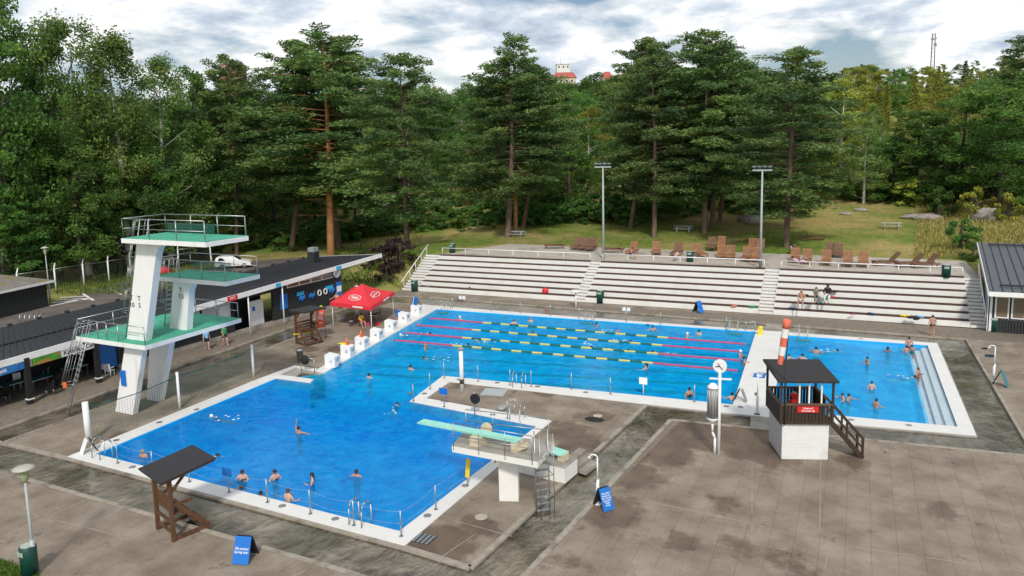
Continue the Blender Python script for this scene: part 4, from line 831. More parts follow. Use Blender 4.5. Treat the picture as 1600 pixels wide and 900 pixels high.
fasc((Y2_ + Y3_) / 2, -.55, .0, Y3_ - Y2_, .5, mat('pale_sign_board', (.62, .64, .66), .5), 'cafe_sign', 'Kahvila - Café', .40, M_txtb)
fasc((Y1_ + Y2_) / 2, -.55, .0, Y2_ - Y1_ - .05, .5, mat('printed_green_board', (.07, .28, .03), .5, .5, 3, col2=(.4, .2, .05), c2pos=(.5, .55)), 'cafe_sign')
fasc((Y0_ + Y1_) / 2, -.55, .0, Y1_ - Y0_ - .05, .5, mat('printed_blue_board', (.02, .16, .45), .5, .4, 2, col2=(.5, .4, .35), c2pos=(.56, .6)), 'cafe_sign', 'Jäätelö', .34, M_txt)
fasc(43.4, -.1, .06, 1.05, .42, M_red, 'toilet_sign', 'WC', .34); fasc(48.6, -.1, .06, .6, .34, MATS['cyan_sign'], 'shower_sign'); fasc(56.8, -.1, .06, .75, .34, MATS['cyan_sign'], 'shower_sign')
fp = wpt(34.0, 0, -.2); MB().box(fp + Vector((.0, 0, 1.15)), (.12, 2.4, 1.9), wrz - R(90)).build('mural_board', M_blue, cf); MB().ball(fp + Vector((.08, .6, 1.2)), (.04, .38, .75), 12, 8).build('mural_shape', M_orange, cf)
ch = min((onroof(k / 200, .55) for k in range(120, 200)), key=lambda p: abs(pr(p)[0] - 491)); ct = tag(MB().box((0, 0, .6), (.85, .85, 1.2)).build('roof_vent', M_black, None, ch), 'black square roof vent with grey top on the cafe building', 'roof vent'); MB().box((0, 0, 1.4), (.78, .78, .45)).build('vent_cap', M_grey, ct)
# the cafe terrace
tables = [((20, 615), 'turquoise cafe table at the far left edge, under the blue banner'), ((64, 606), 'turquoise cafe table beside the black pillar with white foot'), ((118, 588), 'turquoise cafe table behind the tower ladder'), ((30, 575), 'turquoise table deep in the shade of the cafe terrace')]
for p, l in tables: table(G(*p), R(90), l, M_turq, 1.5, .8, 'turquoise cafe tables')
for (px_, rz, m, l) in (((28, 606), 60, M_white, 'white plastic cafe chair beside the black pillar'), ((172, 588), 200, M_white, 'white plastic cafe chair beside the blue mural board'), ((160, 585), 140, M_white, 'white cafe chair pushed beside a metal frame table'), ((78, 618), -20, M_dark, 'dark cafe chair in front of the middle turquoise table'), ((8, 628), 30, M_dark, 'dark cafe chair at the far left edge')):
    chair(G(*px_), R(rz), l, m, 'cafe terrace chairs', 'cafe_chair')
t = thing('baby_stroller', 'black pushchair parked among the cafe tables', 'pushchair', G(92, 604), R(40))
MB().ball((0, 0, .7), (.3, .42, .32)).box((0, .1, .45), (.45, .6, .3)).build('seat', M_dark, t); MB().tube((-.22, -.3, .45), (-.22, .5, 1.05), .02).tube((.22, -.3, .45), (.22, .5, 1.05), .02).tube((-.22, .5, 1.05), (.22, .5, 1.05), .02).build('handle', M_black, t)
for x in (-.25, .25):
    for y in (-.35, .3): MB().tube((x - .02, y, .13), (x + .02, y, .13), .13, n=12).build('wheel', M_tyre, t)
# rack of floats on the cafe wall
for k, (y, m, l) in enumerate(((52.3, M_blue, 'blue swim belts hanging on the black wall, nearest of the row'), (53.6, M_blue, 'cluster of blue floats hanging on the black cafe wall'), (54.6, M_white, 'white foam noodle ring hanging on the black cafe wall'), (55.4, M_white, 'second white ring hanging to the right on the black wall'), (56.3, M_blue, 'blue towel hanging beside the notice board'))):
    p = wpt(y, 1.9, .12) + O; o = MB()
    if m == M_white:
        pts = [wu * (.22 * math.cos(a)) + Vector((0, 0, .26 * math.sin(a))) for a in np.linspace(0, 2 * math.pi, 15)]; o.path(pts, .06, 6)
    else:
        for j in range(5): o.ball(wu * (-.3 + .15 * j) + Vector((0, 0, .08 * math.sin(j * 2.1) - .1)), (.08, .09, .2 + .05 * (j % 3)), 7, 5)
    tag(o.build('swim_float', m, None, p), l, 'swim float', 'floats hanging on the cafe wall')
tag(MB().prism(W2((430, 494), (462, 486), (462, 478), (430, 486)), .01, .03).build('blue_mat', M_blue), 'blue rubber mat in the dark doorway of the cafe building', 'mat')
tag(MB().prism(W2((472, 493), (505, 484), (507, 477), (474, 485)), .01, .03).build('blue_mat', M_blue), 'blue rubber mat behind the second lifeguard chair', 'mat')

# ------------------------------------------------------------------ house at the right end of the stand
rh = thing('stand_house', 'dark house with slate blue sheet roof and white windows at the right edge', 'building', G(1548, 519)); O = rh.location.copy()
z0 = 3.55; c0 = G(1545, 456, z0); c1 = G(1527.5, 379, 5.6)
ln = Vector((1, .035, 0)).normalized(); L = 14
q = [c0, c0 + ln * L, c1 + ln * L, c1]; dn = Vector((0, 0, .18))
rr_ = MB().add([p - O for p in q] + [p - O - dn for p in q], [(0, 1, 2, 3), (7, 6, 5, 4), (0, 4, 5, 1), (1, 5, 6, 2), (2, 6, 7, 3), (3, 7, 4, 0)]).build('roof', M_roof2, rh)
for i in range(22): a, c = lerp(q[0], q[1], (i + .5) / 22) - O, lerp(q[3], q[2], (i + .5) / 22) - O; MB().bar(a + Vector((0, 0, .03)), c + Vector((0, 0, .03)), .05, .06).build('roof_seam', M_felt, rr_)
for t in (.1, .93): a, c = lerp(q[0], q[3], t) - O + Vector((.8, 0, .12)), lerp(q[1], q[2], t) - O + Vector((0, 0, .12)); MB().bar(a, c, .06, .12).build('snow_rail', M_felt, rr_)
MB().bar(q[0] - O - Vector((0, 0, .16)), q[1] - O - Vector((0, 0, .16)), .05, .36).build('fascia', M_white, rh); MB().bar(q[0] - O - Vector((.03, 0, .12)), q[3] - O - Vector((.03, 0, .12)), .05, .3).build('fascia', M_white, rh)
wx = .12; yb = c1.y - O.y - .5; wy = .1
e0, e1 = q[0] - O, q[3] - O; f0 = Vector((e0.x + .3, wy, 0)); f1 = Vector((e1.x + .35, yb, 0)); wx = f0.x
MB().prism([f0 + Vector((.1, .05, 0)), f0 + Vector((L, .5, 0)), f1 + Vector((L, .4, 0)), f1 + Vector((.1, 0, 0))], 0, 3.2).build('wall', M_black, rh)
k4 = [f0, f1, f0 + Vector((.08, 0, 0)), f1 + Vector((.08, 0, 0))]; MB().add([*k4] + [Vector((p.x, p.y, z)) for p, z in zip(k4, (3.3, 5.3, 3.3, 5.3))], [(0, 1, 5, 4), (2, 6, 7, 3), (0, 4, 6, 2), (1, 3, 7, 5), (4, 5, 7, 6)]).build('side_wall', mat('blue_grey_wall', (.36, .42, .45), .7), rh)
MB().box((wx + .1, wy + .08, 1.7), (.3, .16, 3.3)).build('corner_board', M_white, rh)
for i in range(4):
    x = wx + .45 + i * 1.1; f = MB().box((x + .45, wy + .02, 2.15), (.96, .1, 1.95)).build('window', M_white, rh); MB().box((x + .45, wy - .035, 2.05), (.74, .02, 1.55)).build('pane', M_pane, f); MB().box((x + .45, wy - .035, 2.98), (.74, .02, .2)).build('pane', M_pane, f)
for i in range(36): MB().box((wx + .3 + i * .2, wy + .06, .55), (.16, .04, 1.1)).build('board', M_black, rh)
bx = G(1582, 521); cb = tag(MB().box((2.0, .35, .52), (4.2, .9, 1.0)).build('storage_chest', M_conc_l, None, G(1562, 518.5)), 'long pale storage chest in front of the windows at the right edge', 'chest'); MB().box((2.0, .35, 1.06), (4.35, 1.05, .07)).build('lid', M_white, cb)

# ------------------------------------------------------------------ yard, shed, fence, car at the left
ya = [G(-120, 500), G(-120, 640), G(30, 520), G(240, 470), G(440, 425), G(470, 402), G(380, 408), G(250, 430), G(180, 442), G(76, 476)]
struct(MB().sheet([[Vector(p) for p in ya]], -.02).build('car_park', M_asph))
def line(a, c, w=.14): A, B = G(*a), G(*c); u = (B - A).normalized(); n = Vector((-u.y, u.x, 0)) * w; return struct(MB().prism([A - n, A + n, B + n, B - n], -.02, -.012).build('parking_line', M_white))
for a, c in (((78, 478), (142, 465)), ((78, 473), (140, 467)), ((85, 469), (135, 466)), ((95, 464.5), (133, 462.5)), ((128, 458), (146, 469)), ((170, 451), (190, 460)), ((215, 440), (235, 448))): line(a, c)
sh = thing('storage_shed', 'dark shed with mossy grey roof at the left edge', 'shed', G(30, 487)); O = sh.location.copy()
a, c = G(76, 478), G(-60, 512); d = (c - a).normalized(); nrm = Vector((d.y, -d.x, 0)); nrm = nrm if nrm.x < 0 else -nrm; shh = ztop(a.x, a.y, 441)
w4 = [a, c, c + nrm * 7, a + nrm * 7]; MB().prism([p - O for p in w4], 0, shh).build('wall', M_black, sh)
for i in range(30): p, q = lerp(a, c, (i + .1) / 30) - O, lerp(a, c, (i + .9) / 30) - O; k = nrm * -.03; MB().prism([p, q, q + k, p + k], .05, shh - .1).build('board', M_black, sh)
e = .45; r4 = [a - d * e * 1.5 - nrm * e, c - nrm * e, c + nrm * 8, a - d * e * 1.5 + nrm * 7.6]; hz = [shh - .02, shh - .02, shh + .5, shh + .5]
MB().add([Vector((p.x, p.y, z)) - O for p, z in zip(r4, hz)] + [Vector((p.x, p.y, z + .14)) - O for p, z in zip(r4, hz)], [(3, 2, 1, 0), (4, 5, 6, 7), (0, 1, 5, 4), (1, 2, 6, 5), (2, 3, 7, 6), (3, 0, 4, 7)]).build('roof', mat('mossy_roof', (.21, .19, .17), .9, .25, 1.5, .2, 20, col2=(.22, .17, .05), c2pos=(.5, .6)), sh)
MB().bar(Vector((*r4[0][:2], hz[0] + .05)) - O - nrm * .03, Vector((*r4[1][:2], hz[1] + .05)) - O - nrm * .03, .05, .24).build('fascia', M_white, sh)
fence = thing('wire_fence', 'tall wire mesh fence with white angled posts along the grass behind the car park', 'fence', G(88, 455)); O = fence.location.copy()
fpx = [(-40, 478), (30, 465), (88, 455), (132, 447), (171, 441), (205, 434), (240, 427), (280, 420), (330, 412)]; P = [G(*p) - O for p in fpx]
for p in P: MB().tube(p, p + Vector((0, 0, 2.7)), .09).tube(p + Vector((0, 0, 2.7)), p + Vector((-.45, .45, 3.25)), .08).build('post', M_white, fence)
mb = MB()
for a, c in zip(P[:-1], P[1:]):
    mb.tube(a + Vector((0, 0, 2.65)), c + Vector((0, 0, 2.65)), .035, n=5); n = int((c - a).length / .22)
    for i in range(n):
        p = lerp(a, c, i / n); mb.bar(p + Vector((0, 0, .05)), p + Vector((0, 0, 2.65)), .008)
    for k in range(12): z = .1 + .22 * k; mb.bar(a + Vector((0, 0, z)), c + Vector((0, 0, z)), .008)
mb.build('wire_mesh', M_steel, fence)
rk = thing('bicycle_rack', 'small grey bicycle rack on the car park behind the cafe roof', 'bicycle rack', G(32, 506), R(20))
for k in range(5): MB().tube((k * .5, 0, 0), (k * .5, 0, .85), .05).tube((k * .5, 0, .85), (k * .5 + .05, .6, .85), .05).build('hoop', M_steel, rk)
MB().bar((0, 0, .06), (2.0, 0, .06), .08).build('base_rail', M_steel, rk)
cp = G(366, 418); cr = thing('parked_van', 'white estate car parked behind the diving tower and cafe roof', 'car', cp, R(38))
prof = [(-2.3, .35), (-2.35, .95), (-2.15, 1.55), (-1.6, 1.68), (.1, 1.66), (.95, 1.12), (2.05, .95), (2.3, .75), (2.3, .35)]
k = len(prof); vs = [(x, -.88 + (.12 if z > 1.3 else 0), z) for x, z in prof] + [(x, .88 - (.12 if z > 1.3 else 0), z) for x, z in prof]
MB().add(vs, [tuple(range(k)), tuple(reversed(range(k, 2 * k)))] + [((i + 1) % k, i, k + i, k + (i + 1) % k) for i in range(k)]).build('body', M_car, cr)
for s in (-1, 1): MB().add([(x, s * (.885 - .11 * (z - 1.0) / .6), z) for x, z in ((-1.9, 1.1), (-1.8, 1.5), (0, 1.52), (.7, 1.1))], [(0, 1, 2, 3), (3, 2, 1, 0)]).build('side_window', M_glass, cr)
MB().add([(.15, -.7, 1.63), (.15, .7, 1.63), (.92, .8, 1.16), (.92, -.8, 1.16)], [(0, 1, 2, 3), (3, 2, 1, 0)]).build('windscreen', M_glass, cr)
for x in (-1.45, 1.45):
    for s in (-1, 1): w = MB().tube((x, s * .72, .33), (x, s * .92, .33), .33, n=16).build('wheel', M_tyre, cr); MB().tube((x, s * .921, .33), (x, s * .93, .33), .2, n=12).build('rim', M_steel, w)
for s in (-.6, .6): MB().box((2.28, s, .72), (.06, .36, .14)).build('headlight', M_txt, cr); MB().box((-2.34, s, 1.0), (.05, .14, .3)).build('tail_light', M_red, cr)
ud = thing('red_parasol', 'red and white parasol seen between the tower columns behind the cafe roof', 'parasol', G(252, 465)); MB().tube((0, 0, 0), (0, 0, 3.6), .03).build('pole', M_steel, ud); MB().lathe([(1.5, 2.9), (.8, 3.35), (.02, 3.6)], n=8).build('canopy', M_tent, ud)

# ------------------------------------------------------------------ lamps and floodlights
def lamp(p, h, label):
    t = thing('park_lamp', label, 'lamp post', p); MB().tube((0, 0, 0), (0, 0, h * .9), .06, .045).build('pole', M_steel_p, t); MB().tube((0, 0, 0), (0, 0, h * .33), .085).build('pole_base', M_steel_p, t)
    hd = MB().lathe([(.07, h * .85), (.12, h * .87), (.17, h * .935), (.17, h * .957), (.08, h * .965)], n=16).build('lamp_head', mat('lamp_glass', (.35, .38, .25), .2, .1), t); MB().lathe([(.36, h * .968), (.39, h * .976), (.22, h * .99), (.03, h)], n=20).build('lamp_shade', mat('pale_shade', (.45, .43, .38), .5, .15), t)
a = G(56, 899); lamp(a, ztop(a.x, a.y, 727), 'grey lamp post with round shade in the left foreground beside a green bin')
a = G(79, 474); lamp(a, ztop(a.x, a.y, 385), 'grey lamp post with round shade at the corner of the shed')
def flood(bpx, zb, ty, label):
    b_ = G(*bpx, zb); h = ztop(b_.x, b_.y, ty) - zb; t = thing('floodlight_pole', label, 'floodlight', b_)
    tx = G(*bpx, zb); MB().tube((0, 0, 0), (0, 0, h), .14, .08, 12).build('pole', M_steel_p, t); MB().bar((-.9, 0, h), (.9, 0, h), .12, .14).build('cross_arm', M_steel_p, t)
    for k in range(4): hd = MB().box((-.72 + .48 * k, -.1, h + .36), (.36, .3, .09), 0, R(10)).build('lamp_head', M_steel, t); MB().bar((-.72 + .48 * k, 0, h), (-.72 + .48 * k, 0, h + .34), .04).build('bracket', M_grey, hd)
flood((943, 405), tz, 261, 'tall grey floodlight pole at the left end of the middle stand section')
flood((1188, 419), tz, 266, 'tall grey floodlight pole at the right end of the middle stand section')

# ------------------------------------------------------------------ showers, clock mast, bins, signs
def shower(bpx, ty, label):
    b_ = G(*bpx); h = ztop(b_.x, b_.y, ty); t = thing('outdoor_shower', label, 'shower', b_); MB().tube((0, 0, 0), (0, 0, h * .5), .075).tube((0, 0, 0), (0, 0, .04), .18).build('base_pipe', M_white, t)
    MB().path([(0, 0, h * .5), (0, 0, h - .1), (-.08, -.02, h), (-.25, -.05, h), (-.33, -.06, h - .08)], .035, 7).tube((-.33, -.06, h - .08), (-.35, -.06, h - .15), .03, .09).build('riser', M_white, t); MB().box((-.08, -.08, h * .5), (.14, .1, .14)).build('tap', M_steel, t)
shower((934, 787), 711, 'white outdoor shower post by the channel in the foreground, next to a blue sign'); shower((1183, 648), 582, 'white shower post on the kerb at the end of the white bridge'); shower((1552, 596), 540, 'white outdoor shower post on the right deck beside the channel')
t = thing('outdoor_shower', 'white post between the stand steps and the far channel', 'shower', G(900, 481)); MB().tube((0, 0, 0), (0, 0, 1.6), .09).tube((0, 0, 1.6), (0, 0, 1.7), .5, n=14).build('riser', M_white, t)
b_ = G(1123, 711); H = ztop(b_.x, b_.y, 561); t = thing('clock_mast', 'round white clock on a white mast with a grey ribbed cylinder beside it', 'clock', b_)
MB().tube((0, 0, 0), (0, 0, H - .5), .075).build('mast', M_white, t)
ck = MB().tube((0, -.06, H - .35), (0, .06, H - .35), .33, n=28).build('clock_case', M_white, t); MB().tube((0, -.061, H - .35), (0, -.068, H - .35), .30, n=28).build('clock_face', M_txt, ck)
MB().bar((0, -.08, H - .35), (-.2, -.08, H - .38), .035).bar((0, -.08, H - .35), (.14, -.08, H - .5), .03).bar((0, -.08, H - .35), (-.09, -.08, H - .2), .03).build('clock_hand', M_txtb, ck)
MB().bar((-.5, .05, H - 1.05), (.55, .05, H - .98), .14, .06).build('cross_plate', M_white, t)
cy = MB().lathe([(.25, 0), (.25, 1.55)], (-.34, .1, 1.85), 20).build('ribbed_cylinder', M_grey, t); MB().lathe([(.28, 0), (.28, .06), (.12, .22), (.02, .25)], (-.34, .1, 3.4), 20).lathe([(.09, -.25), (.28, -.02), (.28, .04)], (-.34, .1, 1.83), 20).build('cap', M_white, cy)
for k in range(12): an = 2 * math.pi * k / 12; MB().tube((-.34 + .255 * math.cos(an), .1 + .255 * math.sin(an), 1.9), (-.34 + .255 * math.cos(an), .1 + .255 * math.sin(an), 3.38), .025, n=5).build('rib', M_steel, cy)
MB().path([(-.34, .1, 1.6), (-.34, .1, 1.1), (-.2, .02, .85), (-.2, .02, 0)], .06, 8).build('down_pipe', M_white, t)
q = G(722, 611); H = ztop(q.x, q.y, 543); t = thing('camera_post', 'white round post with a brown band on the tongue of deck between pools', 'post', q); MB().tube((0, 0, 0), (0, 0, H - .2), .13, n=12).build('post', M_white, t); MB().lathe([(.14, H - .2), (.22, H - .1), (.16, H), (.02, H + .02)], n=12).build('camera_head', M_grey, t); MB().tube((0, 0, .5), (0, 0, .8), .14, n=12).build('band', M_bench, t)
def bin_(p, label, r=.36, h=1.05):
    t = thing('litter_bin', label, 'litter bin', p, 0, 'dark green litter bins'); MB().lathe([(r, 0), (r, h), (r * .9, h + .03)], n=16).build('body', M_bin, t); MB().lathe([(r * .8, h + .03), (r * .8, h + .06)], n=16).build('lid', M_bin_top, t); MB().box((.0, -r, h * .84), (r * 1.1, .03, .16)).build('slot', M_bin_top, t)
bin_(G(648, 455), 'dark green litter bin at the foot of the left stand section', .38, 1.2); bin_(G(938, 473), 'dark green litter bin at the foot of the middle stand section', .38, 1.2); bin_(G(707, 395, tz), 'dark green litter bin at the top left corner of the stand'); bin_(G(1078, 409, tz), 'dark green litter bin behind the railing of the middle stand section')
bin_(G(1478, 433, tz), 'dark green litter bin behind the railing near the right end of the stand'); bin_(G(1551, 517), 'dark green litter bin beside the right-hand steps and the house', .42, 1.25); bin_(G(48, 899), 'dark green litter bin beside the lamp post in the left foreground', .29, 1.15)
def aboard(px_, rz, label, h=1.1, w=.75, txt=None, m=None, cat='sign board'):
    t = thing('a_frame_sign', label, cat, G(*px_), rz); f = MB().box((0, -.22, h / 2), (w, .03, h), 0, R(-22)).build('front_panel', m or M_blue, t); MB().box((0, .22, h / 2), (w, .03, h), 0, R(22)).build('rear_panel', M_dark, t)
    if txt: text(txt, .125 if len(txt) < 40 else .1, M_txt, f, (0, -.24, h * .5), (R(68), 0, 0))
    return t
aboard((384, 874), R(16), 'blue folding floor sign with white words in the left foreground', 1.0, .66, 'Älä juokse!\nSpring inte!')
aboard((139, 707), R(-20), 'small blue framed sign with a white sheet at the left corner of the diving pool', .8, .5, None, M_txt)
aboard((943, 793), R(55), 'blue folding sign with white lines beside the foreground shower', .95, .55, 'Älä juokse\nSpring inte\nNo running\nPese jalat\nTvätta\nWash', M_blue).scale = (1, 1, 1)
aboard((1091, 488), R(60), 'blue and white folding sign standing in front of the middle stand', 1.1, .6); aboard((1563, 603), R(70), 'teal folding sign lying against the right kerb near the shower', 1.0, .5, None, M_turq); aboard((1157, 627), R(80), 'narrow grey folding sign on the white bridge', .8, .35, None, M_grey)
q = G(1187, 587); tag(MB().box((0, 0, 0), (.75, 1.2, .008)).build('painted_sign', M_blue, None, (q.x, q.y, CZ + .006)), 'blue square sign lying flat on the white bridge between the pools', 'sign'); s = bpy.context.scene.objects['painted_sign']; MB().box((0, .35, .006), (.5, .07, .006)).box((-.05, .2, .006), (.4, .06, .006)).tube((0, -.2, .005), (0, -.2, .009), .2, n=14).build('printed_mark', M_txt, s)
t = thing('life_buoy_post', 'yellow rescue float hung on a thin post at the right edge of the diving pool', 'rescue float', G(731, 761)); MB().tube((0, 0, 0), (0, 0, 1.2), .025).build('post', M_steel, t); MB().box((.06, -.06, .95), (.22, .1, .95), 0, 0, R(6)).build('float', M_yellow, t, bevel=.04)
t = thing('hung_bag', 'dark round bag on a post at the inner pool corner', 'hung bag', G(742, 650)); MB().tube((0, 0, 0), (0, 0, 1.5), .03).build('post', M_steel, t); MB().tube((.05, -.06, 1.05), (.05, .06, 1.05), .3, n=18).build('bag_disc', M_dark, t)  # flat disc on the post stands in for a dark blue bag
tag(MB().ball((0, 0, .14), (.3, .26, .16)).ball((.15, .1, .2), (.2, .15, .12)).build('grey_bundle', M_grey, None, G(783, 641)), 'small grey bundle on the deck by the inner ladder', 'bundle')
tag(MB().ball((0, 0, .07), (.6, .35, .06)).build('deck_stain', M_dark, None, G(929, 657, -.05)), 'dark flat stain by a white lid on the right deck', 'mat')  # low dark ellipse added to stand in for a stain on the deck
t = thing('hose_holder', 'dark blue net bag hung on a steel hoop by the jetty', 'net bag', G(490, 583)); MB().path([(-1.1, 0, 0), (-1.1, 0, 1.05), (.1, 0, 1.05), (.1, 0, 0)], .03).build('hoop', M_steel, t); MB().ball((-.7, -.05, .9), (.4, .2, .35)).build('bag', M_dark, t)
# volleyball style net beside the diving pool
nt_ = thing('barrier_net', 'green mesh net on three white posts between the tower and the diving pool', 'net', G(139, 692)); O = nt_.location.copy(); NP = [G(139, 692) - O, G(281, 638) - O, G(396.5, 589) - O]
mb = MB(); tb = MB()
for i, p in enumerate(NP):
    MB().tube(p, p + Vector((0, 0, 2.3)), .16 if i == 0 else .085, n=10).build('post', M_white, nt_)
for a, c in zip(NP[:-1], NP[1:]):
    n = int((c - a).length / .16)
    def sag(t, z): return lerp(a, c, t) + Vector((0, 0, z - .25 * math.sin(math.pi * t) * (z / 2.1)))
    for i in range(1, n): mb.bar(sag(i / n, .12), sag(i / n, 2.05), .009)
    for k in range(13): mb.path([sag(t, .12 + .16 * k) for t in np.linspace(0, 1, 7)], .0045, 3)
    tb.path([sag(t, 2.08) for t in np.linspace(0, 1, 7)], .025, 5)
mb.build('mesh', M_fgreen, nt_); tb.build('top_cord', M_fgreen, nt_)
# thin posts round the pools and ropes between them
def rope_post(px_, h=1.05, z=CZ): return dup(RP, loc=G(*px_, z))
RP = thing('rope_post', 'thin steel rope post right at the near corner of the white coping', 'post', G(627, 838, CZ), 0, 'thin rope posts around the pools'); MB().tube((0, 0, 0), (0, 0, 1.1), .028, n=6).build('pole', M_steel, RP); MB().tube((0, 0, 0), (0, 0, .02), .09, n=10).build('base_plate', M_steel, RP)
near = [(184, 724), (239, 738), (296, 753), (358, 769), (418, 785), (485, 803), (553, 821), (627, 838), (681, 796), (774, 722)]
RPL = ['at the left corner of the diving pool by the ladder', 'second along the near edge from the left', 'third along the near edge, behind the chair roof', 'with the blue sign on the near edge', 'right of the blue sign on the near edge', 'left of the near corner ladder, farther', 'left of the near corner ladder, closest', 'nearest on the right edge of the diving pool', 'under the springboard stand', 'at the tip of the deck tongue', 'second on the west end of the tongue', 'at the north west corner of the tongue', 'on the tongue behind the camera post', 'left of the tongue ladder', 'right of the tongue ladder', 'on the near lane edge, left', 'on the near lane edge with the white sign', 'on the near lane edge by the raised arm', 'with a blue sign on the tongue', 'below the hung bag on the tongue', 'on the far edge near the blue panel', 'second on the far edge from the start', 'third on the far edge from the start', 'fourth on the far edge from the start', 'left of the middle far ladder', 'carrying two notices on the far edge', 'behind the pink cap on the far edge', 'left of the far right ladder']
for k, p in enumerate(near[:7] + near[8:] + [(646, 627), (672, 608), (694, 591), (747, 596), (797, 602), (830, 604), (893, 608), (954, 616), (1085, 628), (694, 636), (793, 654), (707, 482), (767, 486), (813, 489), (860, 493), (905, 498), (979, 503), (1032, 507), (1135, 515)]): rope_post(p)['label'] = 'thin steel rope post ' + RPL[min(k, 27)]
def rope(pts, label):
    for h in (.55, 1.05):
        mb = MB()
        for a, c in zip(pts[:-1], pts[1:]):
            A, B = G(*a, CZ) + Vector((0, 0, h)), G(*c, CZ) + Vector((0, 0, h)); mb.path([lerp(A, B, t) - Vector((0, 0, .12 * math.sin(math.pi * t))) for t in np.linspace(0, 1, 6)], .005, 4)
        tag(mb.build('safety_rope', M_steel_p), ('lower ' if h < 1 else 'upper ') + label, 'rope')
rope(near[0:4], 'thin white rope between posts at the left end of the near pool edge'); rope(near[3:8], 'thin white rope between posts along the near edge of the diving pool'); rope(near[7:10], 'thin white rope along the right edge of the diving pool')
for p, c in (((358, 769), 'by the bathing women'), ((694, 636), 'on the tongue of deck')):
    q = G(*p, CZ); tag(MB().box((0, -.05, 1.0), (.55, .04, .38)).build('depth_sign', M_blue, None, q), 'small dark blue sign on a rope post ' + c, 'sign'); 
for p, c in (((979, 503), 'right of'), ((723, 483), 'left of')):
    q = G(*p, CZ); tag(MB().box((-.2, -.05, 1.15), (.3, .04, .3)).box((.2, -.05, 1.15), (.3, .04, .3)).build('notice_sheet', M_txt, None, q), 'two small white notices on a far pool edge post ' + c + ' the stand aisle', 'notice')
q = G(1012, 598, .0); tag(MB().box((0, 0, .9), (.5, .04, .42)).tube((0, .03, 0), (0, .03, .9), .025).build('depth_sign', M_txt, None, G(1005, 617, CZ)), 'small white sign on a post at the near edge of the lanes', 'sign')
def pool_ladder(px_, rz, label):
    t = thing('pool_ladder', label, 'pool ladder', G(*px_, CZ), rz, 'steel pool ladders')
    for x in (-.32, .32): MB().path([(x, -.55, 0), (x, -.52, .7), (x, -.4, .95), (x, -.1, 1.0), (x, .12, .75), (x, .16, -.9)], .03, 7).build('handrail', M_steel, t)
    for k in range(3): MB().box((0, .2, -.2 - .28 * k), (.6, .12, .03)).build('step', M_steel, t)
    return t
d1 = lambda a, c: math.atan2((G(*c) - G(*a)).y, (G(*c) - G(*a)).x)
pool_ladder((568, 813), d1((560, 813), (600, 823)), 'steel ladder at the near right corner of the diving pool'); pool_ladder((166, 711), d1((150, 710), (240, 735)), 'steel ladder at the left corner of the diving pool')
pool_ladder((813, 602), R(3), 'steel ladder on the north edge of the deck tongue'); pool_ladder((806, 656), R(180), 'steel ladder on the south edge of the deck tongue')
for p, l in (((695, 485), 'steel ladder at the far edge near the starting end'), ((921, 501), 'steel ladder at the middle of the far edge'), ((1146, 516.5), 'steel ladder at the far edge near the white bridge'), ((1255, 526), 'steel ladder at the far edge of the shallow pool')): pool_ladder(p, R(182), l)
for i, p in enumerate(((692, 488), (918, 504), (1150, 521), (1255, 531))): q = G(*p, -.0); tag(MB().box((0, -.15, -.0), (1.1, .5, .12)).build('ladder_recess', M_turq, None, (q.x, q.y, -.03)), ['blue-green ladder recess near the starting end', 'blue-green ladder recess at the middle of the far edge', 'blue-green ladder recess near the white bridge', 'blue-green ladder recess in the shallow pool'][i], 'recess')
t = thing('entry_handrail', 'steel hand rails descending into the water beside the white bridge', 'handrail', G(1165, 517, CZ), R(-35)); MB().path([(0, 0, 0), (0, 0, .9), (-1.3, -.2, .9), (-2.2, -.3, -.3)], .03).path([(.9, .1, 0), (.9, .1, .9), (-.4, -.1, .9)], .03).build('rail', M_steel, t)
tag(MB().box((0, 0, .3), (.35, .2, .6)).ball((0, 0, .62), (.2, .14, .1)).build('pump_box', M_yellow, None, G(1188, 523, CZ)), 'small yellow and red box at the far end of the white bridge', 'box')

# ------------------------------------------------------------------ lane ropes
RPX = [((668, 497), (1172, 538.5), 'farthest lane rope with pink ends'), ((648, 508), (1167, 550.5), 'second farthest lane rope with pink ends'), ((631, 520), (1163, 564), 'third farthest lane rope with pink ends'), ((614, 531.5), (1160, 580), 'nearest lane rope with pink ends')]
for a, c, l in RPX:
    A, B = G(*a, -.03), G(*c, -.03); t = thing('lane_rope', l + ', floating on the blue pool', 'lane rope', A, math.atan2((B - A).y, (B - A).x), 'lane ropes'); L = (B - A).length
    def run(x0, x1, m):
        mb = MB(); n = max(2, int((x1 - x0) / .16))
        for i in range(n): xa = lerp(x0, x1, i / n); w = (x1 - x0) / n; mb.tube((xa, .02 * math.sin(xa), 0), (xa + w * .86, .02 * math.sin(xa), 0), .085, n=6)
        mb.build('float_run', m, t)
    e0, e1 = L * .20, L * .78; run(.2, e0, M_pink); run(e1, L - .3, M_pink)
    n = 19
    for k in range(n): run(lerp(e0, e1, k / n), lerp(e0, e1, (k + 1) / n) - .02, M_fyellow if k % 2 == 0 else M_fgreen)
    MB().tube((0, 0, 0), (L, 0, 0), .012, n=4).build('cable', M_dark, t)

